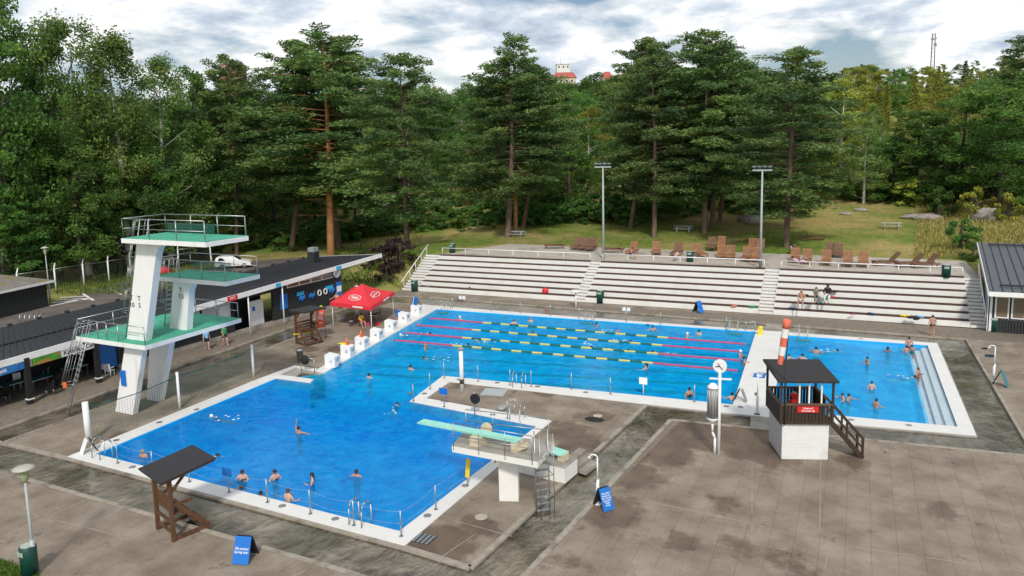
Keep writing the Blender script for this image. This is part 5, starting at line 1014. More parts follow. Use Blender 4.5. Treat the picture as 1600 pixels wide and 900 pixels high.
# ------------------------------------------------------------------ loungers, benches, planters on the terrace
def make_lounger(name, m):
    t = thing(name, 'lounger', 'sun lounger', (0, 0, 0), 0, 'wooden sun loungers on the terrace')
    w = .72; MB().box((-w / 2 + .03, .1, .30), (.06, 2.0, .1)).box((w / 2 - .03, .1, .30), (.06, 2.0, .1)).box((0, -.88, .3), (w, .06, .1)).build('frame', m, t)
    for k in range(9): MB().box((0, -.85 + .14 * k, .37), (w, .115, .03)).build('slat', m, t)
    bk = MB().bar((-w / 2 + .05, .4, .36), (-w / 2 + .05, 1.0, 1.0), .05).bar((w / 2 - .05, .4, .36), (w / 2 - .05, 1.0, 1.0), .05).build('backrest', m, t)
    for k in range(6): MB().box((0, .44 + .105 * k, .42 + .112 * k), (w, .125, .03), 0, R(47)).build('slat', m, bk)
    for x in (-w / 2 + .05, w / 2 - .05):
        for y in (-.8, .85): MB().box((x, y, .14), (.07, .07, .28)).build('leg', m, t)
    t.scale = (1.25, 1.25, 1.25); return t
LA, LB = make_lounger('sun_lounger', M_lounge), make_lounger('sun_lounger', M_lounge_d)
LNG = [(866, 391, 75, 1, 'lone dark lounger set sideways behind the left stand section'), (900, 392, -4, 1, 'leftmost of three loungers placed side by side behind the left stand section'), (912, 393, -4, 1, 'middle one of three loungers side by side behind the left stand section'), (924, 394, -4, 1, 'rightmost of three loungers side by side near the floodlight pole'),
 (957, 397, 80, 1, 'greyish lounger set sideways right of the left floodlight pole'), (987, 400, 3, 0, 'lounger with a person in dark clothes sitting on it'), (1026, 400, -14, 0, 'lounger between the two people sunbathing behind the middle section'), (1057, 402, 4, 1, 'lounger on which a woman lies in light clothes'), (1094, 404, -30, 0, 'orange-brown lounger turned slantwise beside a green bin'),
 (1112, 392, -5, 1, 'dark left lounger of the back pair behind the middle section'), (1127, 391, -5, 0, 'light right lounger of the back pair behind the middle section'), (1127, 406, -6, 0, 'left lounger of the front pair behind the middle section'), (1142, 407, -6, 0, 'right lounger of the front pair behind the middle section'),
 (1175, 395, 0, 0, 'back lounger left of the right floodlight pole'), (1187, 396, 0, 0, 'back lounger hidden behind the right floodlight pole'), (1166, 410, 0, 0, 'front lounger with a dark item on it beside the right floodlight pole'), (1181, 411, 0, 0, 'front lounger next to the right floodlight pole'),
 (1242, 412, 0, 0, 'lounger under the person with a pink towel'), (1261, 414, 0, 0, 'lounger just right of the person with a pink towel'), (1291, 416, 0, 0, 'lounger standing alone right of the pink towel'), (1298, 403, 0, 1, 'left one of the two tall loungers on the grass edge'), (1310, 404, 0, 1, 'right one of the two tall loungers on the grass edge'),
 (1325, 418, 0, 0, 'orange-brown upright lounger left of the middle of the right section'), (1349, 419, 0, 0, 'orange-brown upright lounger right of the middle of the right section'), (1383, 418, 70, 1, 'dark sideways lounger left of the last two'), (1420, 420, 66, 1, 'dark sideways lounger, second from the right end'), (1443, 421, 64, 1, 'dark sideways lounger at the right end of the row'), (1272, 379, -100, 1, 'brown lounger alone on the grass behind a flower tub')]
for i, (px_, py_, rz, dk, l) in enumerate(LNG):
    z = tz + .02 if py_ > 385 else terrain(*G(px_, py_, 3.6)[:2]) + .02
    p = G(px_, py_ - 3, z); r = R(-rz + 2) if True else 0
    src = LB if dk else LA; lab = l + ', wooden with slats'
    if i in (0, 5): src.location = p; src.rotation_euler.z = r; src['label'] = lab
    else: dup(src, lab, p, r)
def picnic(px_, zz, label, m, rz=0):
    p = G(*px_, zz); t = thing('picnic_table', label, 'picnic table', (p.x, p.y, terrain(p.x, p.y)), rz)
    for k in range(4): MB().box((0, -.3 + .2 * k, .76), (2.4, .17, .05)).build('table_board', m, t)
    for s in (-.75, .75):
        for k in range(2): MB().box((0, s + .15 * (k - .5), .45), (2.4, .13, .05)).build('bench_board', m, t)
    for x in (-.8, .8): MB().bar((x, -.7, 0), (x, -.25, .73), .1).bar((x, .7, 0), (x, .25, .73), .1).bar((x, -.85, .4), (x, .85, .4), .1).build('leg_frame', m, t)
picnic((1392, 358), 4.0, 'white picnic table standing on the sunlit lawn at the right', M_conc_l, R(5)); picnic((1068, 357), 4.0, 'grey picnic table under the pines with a white item on it', M_steel_p, R(4)); picnic((807, 366), 3.8, 'grey bench table beside a pine trunk behind the left section', M_steel_p, R(5))
def planter(px_, label):
    p = G(*px_, tz + .1); t = thing('flower_tub', label, 'flower tub', (p.x, p.y, max(tz, terrain(p.x, p.y)))); MB().lathe([(.38, 0), (.5, .45), (.54, .5), (.44, .5)], n=14).build('tub', M_conc_l, t)
    for m, n, nm in ((F_dec, 120, 'leaves'), (mat('pink_petal', (.7, .2, .35), .6), 40, 'flowers'), (M_txt, 25, 'flowers')):
        mb = MB()
        for k in range(n): a, r_, z = random.uniform(0, 6.28), random.uniform(0, .6), random.uniform(.5, .95); q = Vector((r_ * math.cos(a), r_ * math.sin(a), z - r_ * .4)); u = Vector((random.gauss(0, 1), random.gauss(0, 1), random.gauss(0, .5))).normalized() * .11; v = u.cross(Vector((0, .3, 1))).normalized() * .07; mb.add([q - u, q + v, q + u, q - v], [(0, 1, 2, 3)])
        mb.build(nm, m, t)
planter((927, 381), 'round tub of flowers behind the left floodlight pole'); planter((1240, 394), 'round tub of flowers at the foot of a large pine')
def rock(px_, r, label, zz=4.0):
    p = G(*px_, zz); mb = MB().ball((0, 0, r[2] * .5), r, 12, 8); mb.v = [(x * (1 + .16 * math.sin(7 * x + 3 * z)), y * (1 + .16 * math.sin(5 * y + 4 * x)), z * (1 + .12 * math.sin(6 * x + y * 5))) for x, y, z in mb.v]; mb.sm = [False] * len(mb.f)
    return tag(mb.build('boulder', M_rock, None, (p.x, p.y, terrain(p.x, p.y))), label, 'boulder')
rock((1174, 350), (1.5, .9, .8), 'large grey boulder on the lawn under the pines'); rock((1158, 348), (.6, .6, .5), 'dark small boulder left of the large grey boulder'); rock((1345, 337), (1.0, .6, .35), 'low grey stone on the lawn, right of the two'); rock((1322, 340), (.9, .5, .3), 'low grey stone on the lawn, left of the two')
rock((1452, 340), (1.8, 1.0, .6), 'flat outcrop stone at the edge of the tall grass', 4.6); rock((1545, 345), (1.7, 1.1, 1.1), 'pale pinkish boulder among the bushes at the right', 5.0); rock((1440, 333), (2.6, 1.0, .45), 'long low bare rock on the grassy rise', 5)

# ------------------------------------------------------------------ people
BASE = dict(pel=(0, 0, .96), sp=(0, .01, 1.13), ch=(0, .02, 1.33), nk=(0, .02, 1.48), hd=(0, -.01, 1.57), tp=(0, .0, 1.69))
for s, k in ((1, 'L'), (-1, 'R')):
    BASE.update({'sh' + k: (.17 * s, .02, 1.41), 'el' + k: (.24 * s, .03, 1.14), 'wr' + k: (.26 * s, -.05, .90), 'ha' + k: (.26 * s, -.07, .81), 'hp' + k: (.09 * s, 0, .92), 'kn' + k: (.10 * s, -.01, .50), 'an' + k: (.10 * s, .03, .09), 'to' + k: (.11 * s, -.13, .04)})
RAD = dict(pel=.125, sp=.115, ch=.135, nk=.058, hd=.092, tp=.075, sh=.062, el=.042, wr=.03, ha=.036, hp=.095, kn=.06, an=.042, to=.035)
EDG = [('pel', 'sp'), ('sp', 'ch'), ('ch', 'nk'), ('nk', 'hd'), ('hd', 'tp')] + [e for k in 'LR' for e in (('ch', 'sh' + k), ('sh' + k, 'el' + k), ('el' + k, 'wr' + k), ('wr' + k, 'ha' + k), ('pel', 'hp' + k), ('hp' + k, 'kn' + k), ('kn' + k, 'an' + k), ('an' + k, 'to' + k))]
_cache = {}
def body_mesh(pose, J):
    if pose in _cache: return _cache[pose]
    names = list(J); me = bpy.data.meshes.new('sk'); me.from_pydata([J[n] for n in names], [(names.index(a), names.index(c)) for a, c in EDG], []); o = obj('sk', me)
    md = o.modifiers.new('s', 'SKIN'); md.use_smooth_shade = True
    for i, n in enumerate(names):
        r = RAD[n if n in RAD else n[:2]]; v = me.skin_vertices[0].data[i]
        v.radius = (r * (1.25 if n in ('ch', 'pel', 'sp') else 1), r * (.8 if n in ('ch', 'sp') else 1)); v.use_root = n == 'pel'
    o.modifiers.new('u', 'SUBSURF').levels = 1
    dg = bpy.context.evaluated_depsgraph_get(); m2 = bpy.data.meshes.new_from_object(o.evaluated_get(dg)); bpy.data.objects.remove(o)
    V = np.array([v.co for v in m2.vertices]); F = [tuple(p.vertices) for p in m2.polygons]
    mb = MB().add(V, F, True)
    hd, tp, nk = Vector(J['hd']), Vector(J['tp']), Vector(J['nk']); up = (tp - nk).normalized(); side = (Vector(J['shL']) - Vector(J['shR'])).normalized(); fw = side.cross(up).normalized(); 
    mb.ball(hd + fw * .1 + up * .02, (.02, .02, .028), 6, 4)                          # nose
    for s in (-1, 1): mb.ball(hd + side * s * .085 + up * .02, (.02, .03, .035), 6, 4)  # ears
    for k in 'LR':                                                                       # five fingers
        h = Vector(J['ha' + k]); w = Vector(J['wr' + k]); d = (h - w).normalized(); a = d.cross(fw); a = a.normalized() if a.length > .1 else side; 
        for t, l in ((-1.5, .065), (-.5, .078), (.5, .082), (1.5, .07)): p = h + a * t * .017 + d * .015; mid = p + d * l * .6; mb.tube(p, mid, .010, .009, 5); mb.tube(mid, mid + (d * .8 + fw * .5).normalized() * l * .5, .009, .007, 5)
        mb.tube(h - d * .02 + a * .03, h + d * .02 + a * .062 + fw * .02, .011, .008, 5)
    segs = []
    for a, c in EDG: segs.append((a, c, np.array(J[a]), np.array(J[c])))
    cen = np.array([V[list(f)].mean(0) for f in F]); best = np.full(len(F), 9.); lab = np.zeros(len(F), int); tt = np.zeros(len(F))
    for i, (a, c, p, q) in enumerate(segs):
        d = q - p; t = np.clip(((cen - p) @ d) / (d @ d), 0, 1); dist = np.linalg.norm(cen - (p + t[:, None] * d), axis=1); m = dist < best; best[m] = dist[m]; lab[m] = i; tt[m] = t[m]
    nrm = np.array([v.normal for v in m2.vertices])
    def sub(regions, off):
        idx = [i for i in range(len(F)) if any(segs[lab[i]][0][:2 if segs[lab[i]][0][-1] in 'LR' else 9] == r[0] and segs[lab[i]][1][:2 if segs[lab[i]][1][-1] in 'LR' else 9] == r[1] and r[2] <= tt[i] <= r[3] for r in regions)]
        par = {}                                                     # keep the large connected patches only
        def find(a):
            while par.setdefault(a, a) != a: a = par[a]
            return a
        for i in idx:
            for v in F[i][1:]: par[find(v)] = find(F[i][0])
        cnt = {}
        for i in idx: cnt[find(F[i][0])] = cnt.get(find(F[i][0]), 0) + 1
        idx = [i for i in idx if cnt[find(F[i][0])] > 7]
        b2 = MB(); us = sorted({v for i in idx for v in F[i]}); re_ = {v: k for k, v in enumerate(us)}; b2.add((V + nrm * off)[us], [tuple(re_[v] for v in F[i]) for i in idx], True); return b2
    eyes = MB()
    for s in (-1, 1): eyes.ball(hd + fw * .088 + side * s * .033 + up * .035, (.012, .012, .009), 5, 4)
    hair = MB().ball(hd - fw * .018 + up * .045, (.102, .108, .112), 10, 7)
    REG = dict(trunks=[('pel', 'hp', 0, 1), ('hp', 'kn', 0, .55)], briefs=[('pel', 'hp', 0, 1), ('hp', 'kn', 0, .12)], top=[('sp', 'ch', .6, 1), ('ch', 'sh', 0, .25)], swimsuit=[('pel', 'hp', 0, 1), ('pel', 'sp', 0, 1), ('sp', 'ch', 0, 1), ('hp', 'kn', 0, .1)],
               shirt=[('pel', 'sp', 0, 1), ('sp', 'ch', 0, 1), ('ch', 'sh', 0, 1), ('ch', 'nk', 0, .45), ('sh', 'el', 0, .6)], jacket=[('pel', 'sp', 0, 1), ('sp', 'ch', 0, 1), ('ch', 'sh', 0, 1), ('ch', 'nk', 0, .6), ('sh', 'el', 0, 1), ('el', 'wr', 0, .9)], trousers=[('pel', 'hp', 0, 1), ('hp', 'kn', 0, 1), ('kn', 'an', 0, .9)], dress=[('pel', 'hp', 0, 1), ('pel', 'sp', 0, 1), ('sp', 'ch', 0, 1), ('hp', 'kn', 0, .6)])
    _cache[pose] = dict(body=mb, hair=hair, eyes=eyes, sub=sub, REG=REG, me={}, long=(hd, fw, up))
    return _cache[pose]
def person(pose, J, loc_, rz, label, skin=0, hair=0, wear=(), cap=None, group=None, scale=1.0, longhair=False):
    B = body_mesh(pose, J); t = thing('person', label, 'person', loc_, rz, group); t.scale = (scale,) * 3
    def part(key, make, nm, m):
        kk = (key, m.name)
        if kk not in B['me']: B['me'][kk] = make().mesh(nm, m)
        return obj(nm, B['me'][kk], t)
    part('body', lambda: B['body'], 'body', M_skin[skin]); part('eyes', lambda: B['eyes'], 'eyes', M_txtb)
    part('cap' if cap else 'hair', lambda: B['hair'], 'swim_cap' if cap else 'hair', cap or M_hair[hair])
    if longhair:
        hd, fw, up = B['long']; part('long', lambda: MB().ball(hd - fw * .06 - up * .08, (.085, .06, .17), 8, 6), 'hair', M_hair[hair])
    for i, (w, m) in enumerate(wear): part(w, lambda w=w, i=i: B['sub'](B['REG'][w], .012 + .006 * i), w, m)
    return t
def pose(**kw): J = dict(BASE); J.update(kw); return J
def shift(J, f): return {k: tuple(f(Vector(v))) for k, v in J.items()}
P_stand = pose()
P_walk = pose(knL=(.10, -.16, .52), anL=(.10, -.17, .10), toL=(.11, -.33, .06), knR=(-.10, .02, .50), anR=(-.10, .24, .13), toR=(-.11, .12, .04), elL=(.25, .12, 1.15), wrL=(.27, .14, .92), haL=(.27, .13, .83), elR=(-.25, -.06, 1.15), wrR=(-.27, -.22, .98), haR=(-.27, -.29, .92))
P_hold = pose(elL=(.26, -.10, 1.2), wrL=(.22, -.34, 1.25), haL=(.2, -.42, 1.27), elR=(-.33, .0, 1.22), wrR=(-.52, -.16, 1.12), haR=(-.6, -.2, 1.1))
P_tread = pose(elL=(.38, -.12, 1.27), wrL=(.5, -.32, 1.28), haL=(.54, -.40, 1.28), elR=(-.38, -.12, 1.27), wrR=(-.5, -.32, 1.28), haR=(-.54, -.4, 1.28))
P_wade = pose(elL=(.27, -.06, 1.17), wrL=(.18, -.26, 1.22), haL=(.13, -.32, 1.27), elR=(-.3, -.02, 1.16), wrR=(-.33, -.22, 1.12), haR=(-.34, -.3, 1.12))
P_arm = pose(elL=(.26, -.02, 1.66), wrL=(.2, -.03, 1.9), haL=(.18, -.03, 1.99), elR=(-.4, -.1, 1.36), wrR=(-.6, -.15, 1.33), haR=(-.68, -.16, 1.33))
def lay(v): return Vector((v.x, -(v.z - 1.3), (1.3 - 1.3) - v.y * 1.0 + .0))
_a = pose(elL=(.26, .02, 1.6), wrL=(.14, -.02, 1.86), haL=(.1, -.02, 1.95), elR=(-.3, .05, 1.5), wrR=(-.3, .08, 1.75), haR=(-.26, .08, 1.84), hd=(0, .05, 1.56), tp=(0, .13, 1.65), knL=(.14, .05, .5), knR=(-.14, .02, .5), anL=(.18, .1, .12), anR=(-.2, .02, .1), toL=(.2, .15, 0), toR=(-.22, .1, 0))
P_swim = {k: (v[0], -(v[2] - 1.35), v[1]) for k, v in _a.items()}
P_swim = {k: (v[0], v[1], v[2] - .09 - .28 * max(0, v[1]) + (.02 if k in ('hd', 'tp', 'nk') else -.03)) for k, v in P_swim.items()}
P_sit = pose(pel=(0, .05, .12), sp=(0, .07, .30), ch=(0, .04, .50), nk=(0, .02, .65), hd=(0, -.02, .74), tp=(0, -.02, .86), shL=(.17, .03, .58), shR=(-.17, .03, .58), hpL=(.09, .02, .10), hpR=(-.09, .02, .10), knL=(.17, -.40, .10), knR=(-.17, -.40, .10), anL=(.12, -.42, -.36), anR=(-.12, -.42, -.36), toL=(.13, -.57, -.40), toR=(-.13, -.57, -.40), elL=(.27, -.05, .36), wrL=(.2, -.28, .26), haL=(.16, -.35, .22), elR=(-.27, -.05, .36), wrR=(-.2, -.28, .26), haR=(-.16, -.35, .22))
P_lie = pose(pel=(0, 0, .14), sp=(0, .16, .2), ch=(0, .33, .32), nk=(0, .45, .43), hd=(0, .5, .53), tp=(0, .54, .64), shL=(.17, .38, .38), shR=(-.17, .38, .38), hpL=(.09, -.04, .12), hpR=(-.09, -.04, .12), knL=(.12, -.42, .30), knR=(-.12, -.45, .24), anL=(.1, -.82, .08), anR=(-.1, -.86, .08), toL=(.11, -.9, .2), toR=(-.11, -.95, .2), elL=(.27, .16, .28), wrL=(.18, -.06, .26), haL=(.13, -.12, .26), elR=(-.27, .16, .28), wrR=(-.18, -.06, .26), haR=(-.13, -.12, .26))
M_teal = mat('teal_cloth', (.02, .2, .2), .7); M_navy = mat('navy_cloth', (.01, .04, .1), .8); M_blackc = mat('black_cloth', (.012, .012, .014), .8); M_pinkc = mat('pink_cloth', (.6, .12, .25), .8); M_lime = mat('lime_cloth', (.33, .42, .03), .8); M_ltblue = mat('light_blue_cloth', (.2, .45, .75), .8); M_yel = mat('yellow_cloth', (.85, .6, .02), .8); M_redc = mat('red_cloth', (.7, .03, .03), .8); M_whitec = mat('white_cloth', (.75, .74, .72), .8); M_greyc = mat('grey_cloth', (.3, .31, .33), .8); M_lilac = mat('lilac_cloth', (.62, .42, .55), .8); M_greenc = mat('green_cloth', (.02, .3, .12), .8)
WZ = -.06
N_, E_ = R(180), R(90)
def tread(px_, rz, label, skin=0, hair=0, wear=(), cap=None, ps='tread', depth=1.30, longhair=False, scale=1.0):
    J = {'tread': P_tread, 'wade': P_wade, 'arm': P_arm}[ps]; q = G(px_[0], px_[1], WZ); return person(ps, J, (q.x, q.y, WZ - depth * scale), rz, label, skin, hair, wear, cap, None, scale, longhair)
FOAM = MB(); frnd = random.Random(3)
def swim(px_, rz, label, skin=0, hair=0, wear=(), cap=None):
    q = G(px_[0], px_[1], WZ); bx = Vector((-math.sin(rz), math.cos(rz), 0))
    for _ in range(9): p = q + bx * frnd.uniform(.1, 1.5) + Vector((frnd.gauss(0, .22), frnd.gauss(0, .22), 0)); r = frnd.uniform(.03, .11); FOAM.ball(p, (r, r * frnd.uniform(.5, 1), .012), 6, 4)
    return person('swim', P_swim, (q.x, q.y, WZ + .02), rz, label, skin, hair, wear, cap)
TR_, SU = (('trunks', M_navy),), (('swimsuit', M_blackc),)
WH, RD, OR, PK, YC = M_txt, M_red, M_orange, mat('pink_cap', (.75, .08, .2), .5), M_yellow
# diving pool
tread((224, 714), R(15), 'swimmer standing in the water near the left corner ladder of the diving pool', 1, 2, TR_, ps='wade')
swim((332, 714), R(150), 'dark haired swimmer gliding away past the black chair roof in the diving pool', 0, 0, SU)
swim((336, 651), R(-75), 'swimmer in a white cap nearest the diving tower net', 1, 0, SU, WH)
tread((467, 677), R(170), 'swimmer with one arm straight up in the middle of the diving pool', 1, 0, TR_, ps='arm')
tread((379, 750), R(40), 'woman in black raising her hand to her face near the rope with the blue sign', 0, 0, (('swimsuit', M_blackc),), ps='wade', depth=1.2, longhair=True)
swim((369, 763), R(120), 'bather floating low just in front of the woman in black', 0, 1, TR_)
tread((430, 749), R(70), 'woman in dark swimsuit, left of the pair facing each other in the diving pool', 0, 0, SU, ps='wade', longhair=True, depth=1.22)
tread((488, 754), R(-50), 'dark haired woman, right of the pair facing each other in the diving pool', 0, 0, SU, ps='wade', longhair=True, depth=1.22)
tread((557, 744), R(10), 'dark haired swimmer up to the neck, right of the pair in the diving pool', 1, 0, TR_, depth=1.38)
tread((408, 777), R(190), 'head of a bather close to the near edge of the diving pool', 1, 0, TR_, depth=1.4)
tread((451, 783), R(180), 'bare backed man holding the near edge of the diving pool', 0, 1, TR_, ps='wade', depth=1.12)
swim((619, 634), R(200), 'swimmer just left of the tip of the white deck tongue', 0, 0, SU)
# lanes
tread((577, 590), R(180), 'dark haired swimmer alone in the corner by the white jetty', 0, 0, TR_, depth=1.4)
tread((642, 577), R(170), 'swimmer with dark hair between the jetty and the deck tongue', 0, 0, TR_, depth=1.38)
swim((667, 560), R(-70), 'swimmer stretched out just in front of the nearest lane rope', 1, 0, TR_)
tread((665, 545), R(100), 'swimmer in an orange cap just in front of the nearest lane rope', 1, 0, SU, OR)
swim((630, 524), R(-80), 'swimmer in a white cap between the third and nearest lane ropes by the blocks', 0, 0, SU, WH)
swim((668, 521), R(100), 'pale backstroke swimmer right next to the third lane rope by the blocks', 0, 0, TR_)
swim((727, 538.5), R(100), 'swimmer heading right, touching the nearest lane rope', 0, 0, TR_)
swim((748, 532.5), R(-80), 'swimmer in light trunks crossing just behind another swimmer in the nearest lane', 0, 2, (('trunks', M_whitec),))
tread((719, 500.5), R(160), 'swimmer in a white cap beside the farthest lane rope near the start', 0, 0, SU, WH)
tread((803, 506), R(30), 'long haired bather right behind the farthest lane rope left of the red cap', 0, 1, SU, longhair=True)
tread((829, 503), R(0), 'swimmer in a red cap beyond the farthest lane rope', 0, 0, SU, RD, ps='wade')
tread((833, 523), R(60), 'swimmer low in the water between the two farthest lane ropes', 1, 1, SU, depth=1.36)
tread((932, 511), R(-60), 'dark haired swimmer facing right below the middle far ladder', 1, 0, TR_)
swim((922, 542), R(40), 'dark haired swimmer at the third lane rope in the middle of the pool', 1, 0, SU)
swim((962, 517.5), R(85), 'swimmer in a pink cap above the farthest lane rope', 0, 0, SU, PK)
swim((981, 533), R(80), 'dark haired swimmer pulling along the second farthest lane rope', 1, 0, TR_)
swim((977, 547.5), R(95), 'dark haired swimmer at the nearest lane rope in the centre right', 1, 0, SU)
tread((1020, 516), R(10), 'dark haired bather beyond the lane ropes on the right half', 1, 0, TR_)
swim((1025, 550), R(-85), 'swimmer with a yellow float between the nearest two lane ropes', 0, 0, SU)
tread((1010, 576), R(-100), 'dark haired swimmer just in front of the nearest lane rope on the right', 0, 0, SU, longhair=True)
tread((1074, 527), R(90), 'swimmer in a white cap at the right part of the farthest lane rope', 0, 0, SU, WH)
tread((1092, 523), R(0), 'dark haired woman near the far right ladder of the lanes', 0, 0, (('swimsuit', M_whitec),), ps='wade', longhair=True)
tread((1157, 558), R(80), 'person in a white cap standing at the turning wall by the white bridge', 1, 0, TR_, WH, ps='wade', depth=1.15)
tread((1163, 570), R(110), 'bare backed person standing at the turning wall, nearer than the white cap', 1, 0, TR_, ps='wade', depth=1.1)
tread((1077, 620), R(40), 'woman with raised arm at the near edge of the lanes left of the clock', 1, 0, SU, ps='wade', depth=1.1)
tread((1144, 624), R(200), 'dark haired bather at the near right corner of the lanes, right of the clock', 0, 0, TR_, depth=1.26)
# shallow pool
K = dict(ps='wade', depth=1.02)
tread((1275, 552), R(180), 'dark haired bather in the far left part of the shallow pool', 1, 0, TR_, depth=1.22)
swim((1303, 547.5), R(95), 'swimmer in grey trunks splashing in the far part of the shallow pool', 0, 0, (('trunks', M_greyc),))
tread((1233, 561), R(60), 'child just left of the hut roof in the shallow pool', 0, 0, TR_, depth=1.25, scale=.8)
tread((1254, 563), R(160), 'dark haired bather peeking over the hut roof in the shallow pool', 0, 0, TR_, depth=1.22)
tread((1387, 549), R(10), 'bather low in the water in the far right of the shallow pool', 2, 0, TR_, depth=1.36)
tread((1355, 570), R(-60), 'child with folded arms in the middle of the shallow pool', 1, 0, TR_, **K, scale=.85)
tread((1362, 609), R(10), 'pale bather standing alone in the near middle of the shallow pool', 0, 0, TR_, **K, scale=.8)
tread((1369, 638), R(150), 'child with bare back nearest the front edge of the shallow pool', 1, 0, TR_, **K, scale=.85)
tread((1316, 625), R(-60), 'left one of two bathers close together in the shallow pool', 0, 0, TR_, ps='tread', depth=1.2, scale=.85)
tread((1326, 626), R(60), 'right one of two bathers close together in the shallow pool', 1, 0, TR_, ps='tread', depth=1.2, scale=.85)
tread((1420, 545), R(20), 'tall bather standing behind two others at the far end of the pool steps', 1, 0, TR_, ps='wade', depth=.75, scale=.95)
tread((1416, 551), R(20), 'left one of the two bathers in front of the tall one at the pool steps', 1, 0, TR_, ps='wade', depth=1.05, scale=.8)
tread((1425, 550), R(-20), 'right one of the two bathers in front of the tall one at the pool steps', 1, 0, (('swimsuit', M_teal),), ps='wade', depth=1.05, scale=.8)
swim((1424, 589), R(100), 'child lying in the water at the middle of the pool steps', 0, 0, TR_)
tread((1434, 590), R(60), 'bather in a dark red suit by the middle of the pool steps', 1, 1, (('swimsuit', mat('dark_red_suit', (.25, .02, .04), .7)),), ps='wade', depth=.95, scale=.9)
stuff(FOAM.build('water_foam', M_txt))
# people on land
person('walk', P_walk, G(1456, 525.5), R(185), 'woman in a black bikini walking away by the right end of the stand', 1, 0, (('briefs', M_blackc), ('top', M_blackc)))
person('walk', P_walk, G(324, 547), R(60), 'person in light blue top and dark shorts walking past the cafe on the left', 0, 1, (('shirt', M_ltblue), ('trunks', M_blackc)))
person('walk', P_walk, G(352, 540), R(80), 'person in green top and dark shorts walking past the cafe on the right', 0, 0, (('shirt', M_greenc), ('trunks', M_blackc)))
person('hold', P_hold, G(527, 484), R(20), 'person in a lime green dress with an arm out by the black cafe wall', 0, 2, (('dress', M_lime),))
person('stand', P_stand, G(557, 467), R(10), 'fair haired person in a cream top half hidden behind the red canopy', 0, 2, (('shirt', M_whitec), ('trunks', M_greyc)))
person('sit', P_sit, GC + Vector((0, .1, .38)), R(65), 'lifeguard in yellow shirt and red shorts sitting under the red canopy', 0, 0, (('shirt', M_yel), ('trunks', M_redc)))
q = Matrix.Translation(hb) @ Matrix.Rotation(hrz, 4, 'Z') @ Vector((.95, 1.35, HZ + .45)); person('sit', P_sit, q, hrz + R(180), 'lifeguard in a red shirt sitting inside the white hut', 0, 0, (('shirt', M_redc), ('trunks', M_redc)))
person('sit', P_sit, G(72, 590) + Vector((0, 0, .45)), R(60), 'person in a patterned top sitting in the shade of the cafe terrace', 0, 1, (('shirt', mat('striped_cloth', (.35, .12, .12), .8, .5, 9)), ('trousers', M_teal)))
def seat(px_, k): return G(px_[0], px_[1], RI * k + .05)
person('sit', P_sit, seat((1252, 471), 3), R(-5), 'bare chested bald man sitting on the right stand section', 1, 2, (('trunks', M_whitec),), scale=1.2)
person('sit', P_sit, seat((1275, 464), 4), R(10), 'long haired woman in a grey green top sitting on the right stand section', 0, 1, (('shirt', mat('sage_cloth', (.12, .16, .12), .8)), ('trousers', MATS['sage_cloth'])), longhair=True)
person('sit', P_sit, seat((1293, 463), 4), R(-5), 'man in a black jacket and pale trousers sitting on the right stand section', 2, 0, (('jacket', M_blackc), ('trousers', M_whitec)), scale=1.2)
person('sit', P_sit, G(988, 399, tz + .40), R(70), 'sunbather in a dark patterned suit sitting on a lounger behind the middle section', 1, 0, (('swimsuit', mat('violet_cloth', (.1, .06, .18), .8)),))
person('lie', P_lie, G(1057, 402, tz + .38), R(0), 'woman in a black top with a pale towel on her legs on a lounger', 0, 1, (('top', M_blackc), ('trunks', M_whitec)))
person('lie', P_lie, G(1247, 411, tz + .38), R(80), 'dark haired person lying under a pink towel behind the right section', 2, 0, (('jacket', M_lilac), ('trousers', M_lilac)))
# towels, bags and clothes left on the stand
def heap(px_, k, m, label, s=1.0, z=None, cat='towel', nm='towel'):
    q = G(px_[0], px_[1], RI * k + .05 if z is None else z); mb = MB()
    for i in range(5): mb.ball((random.uniform(-.28, .28) * s, random.uniform(-.1, .1) * s, .06 * s + random.uniform(0, .08) * s), (random.uniform(.12, .26) * s, random.uniform(.1, .18) * s, random.uniform(.05, .13) * s), 8, 5)
    return tag(mb.build(nm, m, None, q), label, cat)
heap((669, 448), 1, M_greyc, 'grey towel bundle on the lowest bench near the left bin'); heap((734, 450), 1, M_blackc, 'black and grey clothes on the lowest bench of the left section', .8, cat='clothes', nm='clothes'); tag(MB().ball((0, 0, .3), .33, 14, 9).build('red_ball', M_red, None, G(852, 459, RI + .05)), 'red ball on the lowest bench of the left section', 'ball')
heap((1162, 445), 3, M_greyc, 'grey clothes on the third bench at the right of the middle section', .9, cat='clothes', nm='clothes'); heap((1178, 447), 3, M_navy, 'navy clothes beside the grey ones on the middle section', .8, cat='clothes', nm='clothes'); heap((1150, 434), 4, M_pinkc, 'small pink item high on the middle section', .5, cat='clothes', nm='clothes'); heap((1146, 479), 1, mat('coral_towel', (.75, .2, .12), .8), 'coral towel low on the middle section', .7); heap((1176, 480.5), 1, M_greenc, 'bright green towel low on the middle section', .9)
heap((1236, 483), 1, M_navy, 'dark purple clothes low on the right section near the steps', .8, cat='clothes', nm='clothes'); heap((1282, 475), 2, M_teal, 'dark teal towel below the seated people', .9); heap((1284, 466), 3, M_whitec, 'white and black towel beside the seated people', .9); heap((1294, 467), 3, M_greenc, 'green bag at the feet of the man in black', .8, cat='bag', nm='bag'); heap((1302, 465), 3, M_redc, 'red bag right of the green one', .7, cat='bag', nm='bag'); heap((1302, 457), 4, M_blackc, 'black backpack beside the man in black', .9, cat='bag', nm='backpack')
